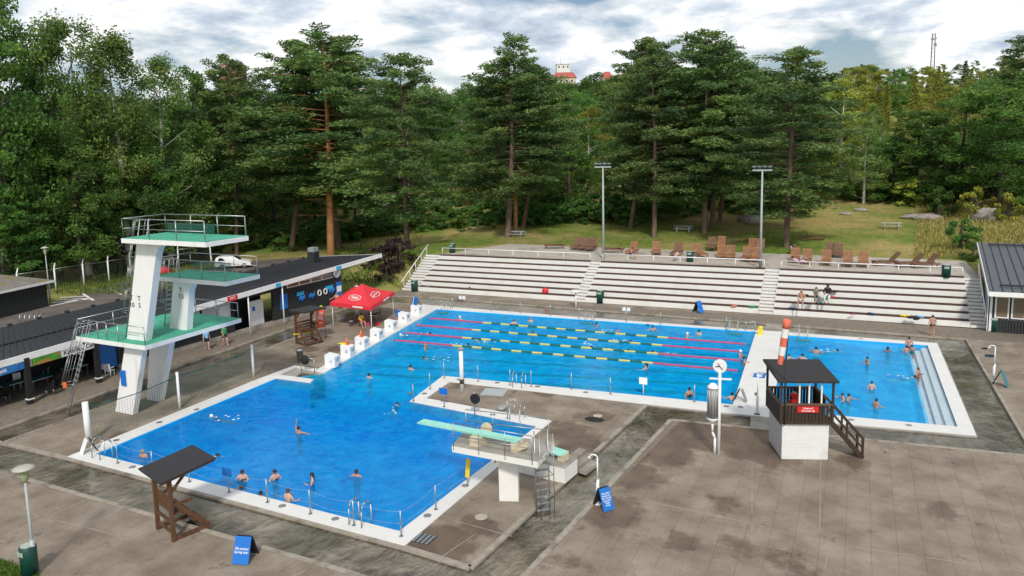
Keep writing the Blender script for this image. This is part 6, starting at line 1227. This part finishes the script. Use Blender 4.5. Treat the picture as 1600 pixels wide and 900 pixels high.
heap((1262, 463), 3, M_blackc, 'black bag beside the bare chested man', .8, cat='bag', nm='bag'); heap((1332, 492), 1, M_pinkc, 'small pink item low on the right section', .5, cat='clothes', nm='clothes'); heap((1362, 492), 1, M_navy, 'navy clothes low in the middle of the right section', .9, cat='clothes', nm='clothes'); heap((1414, 495), 1, M_yel, 'pale yellow towel at the lower right of the stand', .8); heap((1425, 499), 1, M_blackc, 'black and white towel hanging at the lower right of the stand', 1.2); heap((1418, 503), 0, M_pinkc, 'pink towel on the ground against the stand', .8, .02); heap((1437, 496), 1, M_ltblue, 'light blue towel at the lower right of the stand', .9)
heap((1537, 545), 0, M_blackc, 'dark shoes on the deck right of the channel, farther', .5, .02, 'shoes', 'shoes'); heap((1546, 557), 0, M_navy, 'dark clothes on the deck right of the channel', .7, .02, 'clothes', 'clothes'); heap((1258, 404), 0, M_ltblue, 'light blue magazine on the lounger with the pink towel', .5, tz + .55, 'magazine', 'magazine'); heap((1168, 404), 0, M_blackc, 'dark item on a lounger by the right floodlight pole', .5, tz + .5, 'bag', 'bag')

# ------------------------------------------------------------------ trees
def leaf_mesh(name, P, U, V, tone, m):
    """P centres, U and V half axes (n,3): one quad each"""
    n = len(P); v = np.empty((n * 4, 3)); v[0::4] = P - U; v[1::4] = P - V; v[2::4] = P + U; v[3::4] = P + V
    me = bpy.data.meshes.new(name); me.vertices.add(n * 4); me.vertices.foreach_set('co', v.ravel()); me.loops.add(n * 4); me.loops.foreach_set('vertex_index', np.arange(n * 4)); me.polygons.add(n); me.polygons.foreach_set('loop_start', np.arange(0, n * 4, 4)); me.polygons.foreach_set('loop_total', np.full(n, 4))
    me.update(); me.validate(); a = me.attributes.new('tone', 'FLOAT', 'FACE'); a.data.foreach_set('value', np.clip(tone, 0, 1).astype(np.float32)); me.materials.append(m); return me
rng = np.random.default_rng(5)
def rnd_unit(n): x = rng.normal(size=(n, 3)); return x / np.linalg.norm(x, axis=1)[:, None]
def pine_variant(i, H=24.0, R_=4.6, start=.32, m=F_pine, nb=62, bark=M_bark, dens=1.0):
    P, U, V, T = [], [], [], []; tr = MB(); pts = []; bend = rng.normal(0, .25, 2)
    def axis(z): t = z / H; return np.array([bend[0] * math.sin(2.2 * t) * 2, bend[1] * math.sin(1.8 * t) * 2, z])
    zs = np.linspace(0, H * .97, 9)
    for a, c in zip(zs[:-1], zs[1:]): tr.tube(axis(a), axis(c), .23 * (1 - a / H) ** .8 + .02, .23 * (1 - c / H) ** .8 + .02, 9, False)
    for k in range(nb):
        t = (k + rng.random()) / nb; z = H * (start + (1 - start) * t); az = k * 2.399 + rng.normal(0, .5)
        prof = (math.sin(math.pi * min(1, (t * .80 + .20))) ** .6) * (1 if t > .15 else .55 + 3 * t)
        L = R_ * prof * rng.uniform(.62, 1.12) + .5; rise = rng.uniform(-.16, .05) + .55 * t ** 2
        d = np.array([math.cos(az), math.sin(az), rise]); o = axis(z); end = o + d * L; droop = -.05 * L
        mid = o + d * L * .5 + np.array([0, 0, .06 * L]); tr.tube(o, mid, .075 * (1 - t) + .03, .035, 5, False); tr.tube(mid, end + [0, 0, droop], .035, .012, 4, False)
        nc = max(2, int(L * 1.45)); bt = rng.uniform(.15, .85)
        for j in range(nc):
            s = (.30 + .72 * (j + rng.random() * .7) / nc); side = rng.normal(0, .30 * s * L * .55); perp = np.array([-math.sin(az), math.cos(az), 0])
            c = o + d * L * s + perp * side + [0, 0, droop * s + rng.normal(0, .12)]; r = rng.uniform(.55, 1.1) * (1.05 - .2 * t); n = int(66 * dens)
            q = rnd_unit(n) * (rng.random(n) ** .4)[:, None] * r * np.array([1, 1, .5]); p = c + q
            u = rnd_unit(n) * np.array([1, 1, .55]) + q * .9 / r + np.array([0, 0, .25]); u /= np.linalg.norm(u, axis=1)[:, None]; v = np.cross(u, rnd_unit(n)); v /= np.linalg.norm(v, axis=1)[:, None] + 1e-6
            sz = rng.uniform(.11, .24, n)[:, None]
            P.append(p); U.append(u * sz); V.append(v * sz * .36); T.append(np.clip(bt + rng.normal(0, .14, n) + rng.normal(0, .08), 0, 1))
    for k in range(9):                                    # bare dead twigs under the crown
        z = H * rng.uniform(start * .6, start + .06); az = rng.uniform(0, 6.28); o = axis(z); e = o + np.array([math.cos(az), math.sin(az), rng.uniform(-.2, .25)]) * rng.uniform(.8, 2.2); tr.tube(o, e, .03, .01, 4, False)
    return leaf_mesh('crown', *map(np.concatenate, (P, U, V)), np.concatenate(T), m), tr.mesh('trunk', bark), H
def broad_variant(i, H=16.0, R_=4.2, m=F_dec, bark=M_bark_d, clumps=80, start=.12, droop=0., lw=.55, shape='round', n_=190, size=(.08, .17)):
    P, U, V, T = [], [], [], []; tr = MB(); tr.tube((0, 0, 0), (0, 0, H * .55), .24, .14, 8, False); tr.tube((0, 0, H * .55), (.2, .1, H * .9), .14, .03, 6, False)
    for k in range(clumps):
        t = rng.random(); z = H * (start + (1 - start) * t); prof = math.sin(math.pi * (.10 + .86 * t)) ** .65 if shape == 'round' else (1.05 - t) ** .7 * min(1, .5 + 3 * t)
        az = rng.uniform(0, 6.28); rr = R_ * prof * (rng.random() ** .35) * rng.uniform(.75, 1.12); c = np.array([rr * math.cos(az), rr * math.sin(az), z])
        if k % 3 == 0: tr.tube((0, 0, max(1, z - rr * .7)), c, .06, .015, 4, False)
        r = rng.uniform(.55, 1.3) * (R_ / 4.2); n = n_; bt = rng.uniform(.1, .8)
        q = rnd_unit(n) * (rng.random(n) ** .45)[:, None] * r * np.array([1, 1, .62 + droop]); p = c + q
        if droop: p[:, 2] -= droop * rng.random(n) * 1.2
        u = rnd_unit(n); u[:, 2] -= droop * 1.2; u /= np.linalg.norm(u, axis=1)[:, None]; v = np.cross(u, rnd_unit(n)); v /= np.linalg.norm(v, axis=1)[:, None] + 1e-6; sz = rng.uniform(*size, n)[:, None]
        P.append(p); U.append(u * sz); V.append(v * sz * lw); T.append(np.clip(bt + rng.normal(0, .16, n), 0, 1))
    return leaf_mesh('crown', *map(np.concatenate, (P, U, V)), np.concatenate(T), m), tr.mesh('trunk', bark), H
def spruce_variant(i, H=20.0, R_=3.0, m=F_spruce, nb=90):
    P, U, V, T = [], [], [], []; tr = MB(); tr.tube((0, 0, 0), (0, 0, H), .25, .02, 8, False)
    for k in range(nb):
        t = (k + rng.random()) / nb; z = H * (.08 + .92 * t); az = k * 2.399; L = R_ * (1 - t) ** .85 * rng.uniform(.75, 1.1) + .2; d = np.array([math.cos(az), math.sin(az), -.28 + .5 * t]); bt = rng.uniform(.15, .8); n = int(30 + 55 * L / R_)
        s = rng.random(n) ** .7; side = rng.normal(0, .16 * L + .05, n) * s; p = np.array([0, 0, z]) + d * (L * s)[:, None] + np.stack([-np.sin(az) * side, np.cos(az) * side, rng.normal(0, .10, n) - .22 * np.abs(side)], 1)
        u = d + rnd_unit(n) * .7; u[:, 2] -= .3; u /= np.linalg.norm(u, axis=1)[:, None]; v = np.cross(u, rnd_unit(n)); v /= np.linalg.norm(v, axis=1)[:, None] + 1e-6; sz = rng.uniform(.14, .3, n)[:, None]
        P.append(p); U.append(u * sz); V.append(v * sz * .5); T.append(np.clip(bt + rng.normal(0, .15, n), 0, 1))
    return leaf_mesh('crown', *map(np.concatenate, (P, U, V)), np.concatenate(T), m), tr.mesh('trunk', M_bark_d), H
VP = [pine_variant(i, R_=4.4 + .5 * (i % 3), start=(.22, .27, .18, .30, .24)[i], nb=(84, 74, 92, 68, 80)[i], dens=1.15, bark=M_bark_o if i == 3 else M_bark) for i in range(5)]
VD = [broad_variant(i, R_=4.0 + .4 * i) for i in range(3)]
VB = [broad_variant(i, H=19, R_=3.6, m=F_birch, bark=M_bark_w, clumps=92, droop=.45, start=.10, shape='cone' if i == 1 else 'round', n_=210, size=(.07, .14)) for i in range(3)]
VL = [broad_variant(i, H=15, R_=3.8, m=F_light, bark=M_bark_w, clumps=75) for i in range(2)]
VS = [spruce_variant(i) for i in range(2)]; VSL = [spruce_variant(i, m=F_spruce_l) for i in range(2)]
VX = [broad_variant(i, H=2.4, R_=1.7, m=F_dec, clumps=22, start=.08, n_=95, size=(.07, .14)) for i in range(2)]; VXP = [broad_variant(9, H=2.2, R_=1.9, m=F_purple, bark=M_bark_d, clumps=26, start=.05, n_=95, size=(.07, .13))]; VXL = [broad_variant(8, H=2.4, R_=1.7, m=F_light, clumps=22, start=.06, n_=90, size=(.07, .14))]
NT_ = 0
def tree(var, x, y, h, w, label, name, cat='tree', group=None, z=None, lean=(0, 0), trunk=True, rz=None):
    global NT_; NT_ += 1
    t = thing(name, label, cat, (x, y, terrain(x, y) - .1 if z is None else z), rng.uniform(0, 6.28) if rz is None else rz, group); t.rotation_euler.x, t.rotation_euler.y = lean
    s = h / var[2]; t.scale = (w * s, w * s, s); obj('crown', var[0], t)
    if trunk: obj('trunk', var[1], t)
    return t
def place(px_, py_, z=3.6):
    for _ in range(6): p = G(px_, py_, z); z = lerp(z, max(-.4, min(14, terrain(p.x, p.y))), .6)
    return p
# pines one can tell apart: trunk foot, top row, crown width in the photo
MAINP = [(517, 401, 32, 165, 3, 'pine with an orange-red trunk behind the black roof vent', .03), (530, 388, 28, 150, 0, 'grey trunked pine just right of the orange trunk', .02), (455, 392, 26, 130, 1, 'tall pine with crown left of the orange trunk pine, above the cafe roof', 0), (382, 300, 88, 120, 3, 'pine with an orange upper trunk behind the birches', 0),
 (636, 386, 78, 145, 2, 'pine standing beside the purple bush at the left end of the stand', .01), (793, 371, 84, 150, 0, 'left one of three close pine trunks behind the grey bench table', .02), (806, 364, 50, 95, 3, 'middle one of three close pine trunks behind the grey bench table', .02), (817, 357, 96, 110, 1, 'right one of three close pine trunks behind the grey bench table', .01),
 (984, 358, 56, 110, 1, 'dark pine between the left floodlight pole and a red-brown trunk', .03), (1022, 371, 82, 110, 0, 'slim pine with a reddish trunk behind the middle stand section', .05), (1040, 340, 52, 100, 4, 'leaning pine behind the picnic table under the pines', .08), (1101, 364, 42, 150, 2, 'large pine right of the grey picnic table, front trunk', .02), (1113, 352, 64, 130, 4, 'pine close behind the large one right of the grey picnic table', .02), (1124, 345, 110, 110, 1, 'pine with a low branch in the shade left of the boulder', .02), (1228, 386, 70, 150, 2, 'large pine with a dark stout trunk beside the flower tub', .05), (1236, 345, 120, 130, 4, 'pine behind the stout one beside the flower tub', .02)]
for px_, by, ty, w, v, l, ln_ in MAINP:
    p = place(px_, by); h = ztop(p.x, p.y, ty) - terrain(p.x, p.y); h = min(h, 34); cr_w = w / FPX * p.length; V_ = VP[v]; s = h / V_[2]; base_w = 2 * (4.6 + .5 * (v % 3)) * s
    tree(V_, p.x, p.y, h * .97, max(.9, min(1.75, cr_w / base_w * 1.38)), l, 'pine_tree', group=None, lean=(0, ln_ * .8))
# big trees at the left, and single trees that stand out
BIG = [(20, 452, -40, 150, 'D', 0, 'very tall dark leafy tree at the left edge of the picture'), (-40, 448, -30, 150, 'D', 1, 'tall dark leafy tree cut by the left edge'), (95, 440, 42, 120, 'D', 2, 'tall dark tree above the lamp post by the shed'), (140, 432, 32, 130, 'B', 0, 'tall drooping birch above the wire fence, left of the tower'), (205, 428, 50, 140, 'B', 1, 'tall birch with pale trunk right behind the top diving platform'), (268, 415, 92, 120, 'B', 2, 'birch at the right side of the birch group behind the tower'), (318, 405, 110, 110, 'D', 1, 'dense leafy tree between the birches and the pines'), (370, 398, 92, 110, 'P', 1, 'pine to the left of the tall pine group, above the white car'),
 (50, 440, 180, 110, 'D', 1, 'lower leafy tree behind the shed'), (130, 442, 210, 110, 'D', 2, 'lower leafy tree behind the wire fence'), (10, 460, 300, 120, 'D', 0, 'bushy leafy tree at the left edge above the shed roof'), (240, 424, 230, 100, 'D', 0, 'lower leafy tree behind the diving tower'), (300, 408, 260, 90, 'D', 1, 'low leafy tree behind the white car'), (190, 430, 270, 90, 'D', 0, 'low leafy tree behind the tower ladder'),
 (1312, 300, 118, 70, 'L', 0, 'pale sunlit birch right of the stout pine'), (1350, 296, 190, 60, 'B', 2, 'thin birch with bare white branches at the far side of the lawn'), (1430, 308, 175, 130, 'D', 0, 'dark leafy tree at the edge of the lawn at the right'), (1560, 322, 120, 140, 'D', 2, 'large dark leafy tree at the right edge'), (1500, 315, 150, 120, 'D', 1, 'dark leafy tree left of the large one at the right edge'), (1585, 300, 58, 90, 'P', 4, 'dark pine rising highest at the right edge'), (1640, 330, 100, 150, 'D', 1, 'leafy tree just beyond the right edge'), (1395, 303, 215, 80, 'D', 2, 'rounded leafy tree where lawn meets wood'), (1475, 312, 220, 80, 'B', 0, 'thin birch among dark trees at the right')]
SETS = dict(D=VD, B=VB, L=VL, P=VP, S=VS, Y=VSL)
NMS = dict(D='leafy_tree', B='birch_tree', L='pale_sunlit_birch', P='pine_tree', S='spruce_tree', Y='sunlit_spruce')
RB = dict(D=4.4, B=3.6, L=3.8, P=4.8, S=3, Y=3)
for px_, by, ty, w, k, v, l in BIG:
    p = place(px_, by, 2.0); V_ = SETS[k][v]; h = min(ztop(p.x, p.y, ty) - terrain(p.x, p.y), 34); s = h / V_[2]
    tree(V_, p.x, p.y, h, max(.7, min(1.7, w / FPX * p.length / (2 * RB[k] * s) * 1.1)), l, NMS[k])
# the wood behind: rows that get farther and higher
def sky(px_):
    xs_ = [-100, 0, 60, 130, 200, 270, 330, 400, 470, 600, 640, 700, 760, 850, 880, 940, 1000, 1180, 1300, 1340, 1400, 1500, 1600, 1700]; ys_ = [30, 30, 60, 60, 72, 108, 118, 112, 100, 100, 112, 112, 104, 112, 122, 112, 112, 100, 108, 100, 100, 92, 84, 80]
    return float(np.interp(px_, xs_, ys_))
def edge(px_): return float(np.interp(px_, [-100, 0, 200, 300, 450, 600, 700, 900, 1000, 1200, 1330, 1450, 1600, 1700], [440, 430, 420, 400, 385, 362, 352, 344, 345, 330, 303, 300, 312, 315]))
GN = [('front', 1.05, 1.35, 118, .45, 'tree at the front of the wood'), ('mid', 1.4, 2.1, 170, .3, 'tree in the middle of the wood'), ('far', 2.2, 3.6, 170, 0., 'distant tree near the skyline')]
LMK = [(-60, 'beyond the left edge'), (30, 'above the storage shed'), (90, 'above the lamp post at the shed'), (150, 'above the wire fence'), (215, 'above the top diving platform'), (280, 'right of the top diving platform'), (340, 'above the middle diving platform'), (400, 'above the white car'), (460, 'above the cafe roof'), (520, 'behind the roof vent'), (580, 'above the end of the cafe roof'), (640, 'behind the pine by the purple bush'), (710, 'above the left stand section'), (770, 'left of the grey bench table'), (830, 'right of the grey bench table'), (890, 'above the left flower tub'), (950, 'behind the left floodlight pole'), (1010, 'right of the left floodlight pole'), (1070, 'behind the grey picnic table'), (1130, 'right of the grey picnic table'), (1190, 'behind the right floodlight pole'), (1250, 'behind the stout pine'), (1310, 'right of the stout pine'), (1370, 'above the white picnic table'), (1430, 'behind the bare rock'), (1490, 'above the tall dry grass'), (1550, 'above the right house'), (1610, 'at the right edge'), (1680, 'beyond the right edge')]
used = {}
def where(px_, base):
    L_ = min(LMK, key=lambda q: abs(q[0] - px_))[1]; s = base + ' ' + L_; k = used[s] = used.get(s, 0) + 1
    return s if k == 1 else base.replace('tree', ['tree', 'lower tree', 'taller tree', 'smaller tree', 'narrow tree', 'broad tree', 'slender tree', 'rounded tree', 'pointed tree'][min(k - 1, 8)], 1).replace('bush', ['bush', 'smaller bush', 'spreading bush', 'low bush', 'tall bush', 'round bush'][min(k - 1, 5)], 1) + ' ' + L_
for nm, f0, f1, n, low, l in GN:
    for i in range(n):
        px_ = -80 + 1760 * (i + rng.random()) / n; p0 = place(px_, edge(px_), 3.6); f = rng.uniform(f0, f1); x, y = p0.x * f, p0.y * f
        if px_ > 1330: x, y = p0.x * (1 + (f - 1) * .75), p0.y * (1 + (f - 1) * .75)
        tgt = sky(px_) + (rng.uniform(25, 150) if nm == 'front' else rng.uniform(-4, 28 if 540 < px_ < 1010 else 70) if nm == 'mid' else rng.uniform(-2, 45)); 
        if px_ > 1290: tgt = rng.uniform(205, 275) if nm == 'front' else rng.uniform(140, 215) if nm == 'mid' else tgt
        h = ztop(x, y, tgt) - terrain(x, y)
        h = max(7, min(h, 22 if nm == 'front' else 28))
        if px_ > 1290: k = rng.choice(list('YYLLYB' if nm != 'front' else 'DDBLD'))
        elif 850 < px_ < 960: k = rng.choice(list('LDDBDL'))
        else: k = rng.choice(list('DDBDPDS'))
        V_ = SETS[k][rng.integers(len(SETS[k]))]; s = h / V_[2]
        far = dict(D='broad-leaved', B='birch', L='pale green', P='pine', S='spruce', Y='sunlit yellow-green spruce')[k]
        tree(V_, x, y, h, rng.uniform(.9, 1.4) * min(1.5, max(1, 9 / h)), where(px_, far + ' ' + l), NMS[k], group=far + ' trees, ' + nm + ' of the wood', trunk=nm != 'far')
for i in range(90):                                   # the sunny slope at the right, and the trees in front of the far houses
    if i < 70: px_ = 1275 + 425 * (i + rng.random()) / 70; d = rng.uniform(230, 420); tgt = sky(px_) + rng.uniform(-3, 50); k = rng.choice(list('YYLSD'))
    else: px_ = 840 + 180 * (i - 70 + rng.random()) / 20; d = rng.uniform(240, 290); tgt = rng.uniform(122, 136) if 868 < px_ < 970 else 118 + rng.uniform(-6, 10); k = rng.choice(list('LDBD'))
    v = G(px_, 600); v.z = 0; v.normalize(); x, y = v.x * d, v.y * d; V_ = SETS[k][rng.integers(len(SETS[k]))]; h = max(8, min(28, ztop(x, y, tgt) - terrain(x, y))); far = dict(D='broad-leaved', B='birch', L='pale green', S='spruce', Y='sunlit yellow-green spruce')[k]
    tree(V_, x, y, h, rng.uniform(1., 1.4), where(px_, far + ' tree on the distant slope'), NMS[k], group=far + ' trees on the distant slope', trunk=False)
# undergrowth: bushes at the foot of the wood, and single bushes
for i in range(95):
    px_ = -60 + 1760 * (i + rng.random()) / 95; p0 = place(px_, edge(px_), 3.6); f = rng.uniform(.985, 1.06); x, y = p0.x * f, p0.y * f
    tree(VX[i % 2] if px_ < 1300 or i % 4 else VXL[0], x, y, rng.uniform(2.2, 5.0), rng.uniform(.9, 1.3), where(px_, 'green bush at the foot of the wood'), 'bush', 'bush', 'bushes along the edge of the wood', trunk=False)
for i in range(44):                                   # thicker growth behind the cafe and the left end of the stand
    px_ = 430 + 560 * (i + rng.random()) / 44; p = place(px_, edge(px_) + rng.uniform(-2, 7), 3.6)
    tree(VX[i % 2], p.x, p.y, rng.uniform(2.0, 4.2), rng.uniform(1., 1.5), where(px_, 'leafy bush at the wood edge'), 'bush', 'bush', 'leafy bushes in front of the wood', trunk=False)
for px_, py_, h, w, m, l in ((625, 420, 2.9, 1.15, VXP[0], 'large purple-leaved bush on the bank left of the stand'), (605, 440, 2.0, 1.1, VXP[0], 'purple bush lower on the bank behind the red canopy'), (560, 408, 1.8, 1.3, VXP[0], 'purple bush behind the end of the cafe roof'), (578, 426, 1.6, 1.0, VXP[0], 'small purple bush between cafe roof and bank'),
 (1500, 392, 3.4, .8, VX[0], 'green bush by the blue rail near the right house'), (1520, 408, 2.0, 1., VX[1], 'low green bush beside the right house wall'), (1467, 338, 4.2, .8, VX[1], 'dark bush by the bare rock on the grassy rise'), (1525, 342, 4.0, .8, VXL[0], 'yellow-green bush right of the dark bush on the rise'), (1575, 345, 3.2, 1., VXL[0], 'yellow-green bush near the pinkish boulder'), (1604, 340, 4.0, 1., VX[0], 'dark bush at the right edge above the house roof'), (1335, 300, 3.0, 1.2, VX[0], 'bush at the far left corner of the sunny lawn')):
    p = place(px_, py_, 2.5); tree(m, p.x, p.y, h, w, l, 'bush', 'bush')
# grass: tall tufts on the right rise and along the bank
def grass_patch(name, px_poly, n, hgt, m):
    c0, c1, r0, r1 = px_poly
    a = [place(c0 + (c1 - c0) * i / 8, r0 + (r1 - r0) * j / 5) for i in range(9) for j in range(6)]
    k = rng.integers(0, 8, n); j = rng.integers(0, 5, n); s, t = rng.random(n)[:, None], rng.random(n)[:, None]; A = np.array([tuple(v) for v in a]).reshape(9, 6, 3)
    q = (A[k, j] * (1 - s) + A[k + 1, j] * s) * (1 - t) + (A[k, j + 1] * (1 - s) + A[k + 1, j + 1] * s) * t; q[:, 2] = [terrain(x, y) for x, y in q[:, :2]]
    h = rng.uniform(.5, 1.1, n)[:, None] * hgt; u = np.tile([0, 0, .5], (n, 1)) + rng.normal(0, .14, (n, 3)) * [1, 1, .2]; v = rng.normal(size=(n, 3)) * [1, 1, 0]; v /= np.linalg.norm(v, axis=1)[:, None]
    o = obj(name, leaf_mesh(name, q + [0, 0, .1] + u * h * .9, u * h, v * h * .11, rng.random(n), m)); stuff(o); return o
grass_patch('tall_grass', (1430, 1640, 318, 405), 14000, .5, F_grass); grass_patch('bank_grass', (520, 660, 366, 445), 7000, .45, F_grassg); grass_patch('lawn_grass', (700, 1430, 330, 378), 16000, .18, F_grass); grass_patch('verge_grass', (85, 330, 415, 462), 5000, .5, F_grassg)
a = [G(-160, 845), G(0, 872), G(62, 898), G(80, 1000), G(-160, 1000)]; struct(MB().prism(a, -.3, .015).build('corner_lawn', mat('short_lawn', (.06, .13, .02), .95, .35, 3, .8, 12)))
q = np.array([[*G(rng.uniform(-30, 60), rng.uniform(878, 935))[:2], .02] for _ in range(5000)]); q = q[[(pr(v)[1] - 872) > (pr(v)[0]) * .42 for v in q]]; n = len(q)
u = np.tile([0, 0, .05], (n, 1)) + rng.normal(0, .02, (n, 3)); v = rng.normal(size=(n, 3)) * [1, 1, 0] * .012; stuff(obj('corner_grass', leaf_mesh('corner_grass', q + u, u, v, rng.random(n), F_grassg)))
# fallen trunk pieces and pale dead branches seen in the pines
# ------------------------------------------------------------------ far houses, mast
def house(px_, py_, d, w, hgt, rh, label, wm, rm, dep=10, rz=None):
    v = G(px_, 600); v.z = 0; v.normalize(); p = v * d; zt = ztop(p.x, p.y, py_) ; t = thing('distant_house', label, 'house', (p.x, p.y, zt - rh - hgt), YAW if rz is None else rz)
    MB().box((0, 0, hgt / 2 - 6), (w, dep, hgt + 12)).build('wall', wm, t)
    MB().add([(-w / 2 - .5, -dep / 2 - .5, hgt), (w / 2 + .5, -dep / 2 - .5, hgt), (w / 2 + .5, dep / 2 + .5, hgt), (-w / 2 - .5, dep / 2 + .5, hgt), (-w / 2 + 1.5, 0, hgt + rh), (w / 2 - 1.5, 0, hgt + rh)], [(0, 1, 5, 4), (2, 3, 4, 5), (1, 2, 5), (3, 0, 4), (3, 2, 1, 0)]).build('roof', rm, t)
    for k in range(int(w / 3)): f = MB().box((-w / 2 + 1.6 + 3 * k, -dep / 2 - .03, hgt - 1.8), (1.3, .12, 1.6)).build('window', M_white, t); MB().box((-w / 2 + 1.6 + 3 * k, -dep / 2 - .1, hgt - 1.8), (1.0, .05, 1.3)).build('pane', M_glass, f)
    return t
M_tile = mat('red_tile_roof', (.42, .10, .08), .8, .2); M_tile_o = mat('orange_tile_roof', (.52, .16, .06), .8, .2); M_plast = mat('cream_plaster', (.62, .54, .42), .8, .1); M_plastw = mat('white_plaster', (.72, .72, .70), .8, .06)
house(888, 113, 430, 13, 9, 3.5, 'cream house with a red roof on the far wooded hill', M_plast, M_tile); house(886, 100, 520, 9, 16, .6, 'white square tower block above the red roofed house', M_plastw, M_plastw); house(951, 112, 420, 6, 6, 4, 'small white gabled house with a red roof right of the tower block', M_plastw, M_tile, 8); house(990, 112, 425, 14, 9, 3, 'white house with red roof half hidden behind the dark pine', M_plastw, M_tile)
house(930, 146, 300, 4, 5, 5, 'orange tiled gable among pale trees', M_plast, M_tile_o, 6, YAW + 1.5); house(957, 146, 300, 4, 5, 4.5, 'small orange tiled gable to the right of the other', M_plastw, M_tile_o, 6, YAW + 1.2); house(398, 100, 500, 14, 14, .6, 'reddish flat roofed building over the trees at the left', mat('red_brick', (.35, .16, .12), .8, .2), M_plastw); house(710, 150, 330, 4, 4, 3, 'orange tiled roof glimpsed between the pines', M_plast, M_tile_o)
v = G(1432, 600); v.z = 0; v.normalize(); p = v * 420; zt = ztop(p.x, p.y, 52); t = thing('radio_mast', 'dark lattice mast on the far hill at the right', 'mast', (p.x, p.y, zt - 22)); 
for x, y in ((-.9, -.9), (.9, -.9), (.9, .9), (-.9, .9)): MB().tube((x, y, 0), (x * .6, y * .6, 22), .13).build('leg', M_black, t)
mb = MB()
for k in range(11): z = 2 * k; mb.bar((-.9, -.9, z), (.9, -.9, z + 2), .09).bar((.9, .9, z), (-.9, .9, z + 2), .09).bar((-.9, .9, z), (-.9, -.9, z + 2), .09)
mb.build('lattice', M_black, t); MB().box((0, 0, 19.5), (2.6, 2.6, .5)).box((.9, 0, 16.5), (1.2, .8, 1.6)).build('antenna', M_steel_p, t); v = G(883, 600); v.z = 0; v.normalize(); p = v * 519; zt = ztop(p.x, p.y, 90); MB().tube((p.x, p.y, zt - 9), (p.x, p.y, zt), .18).build('antenna', M_steel_p); tag(bpy.context.scene.objects['antenna.001'], 'thin aerial on the white tower block far away', 'aerial')
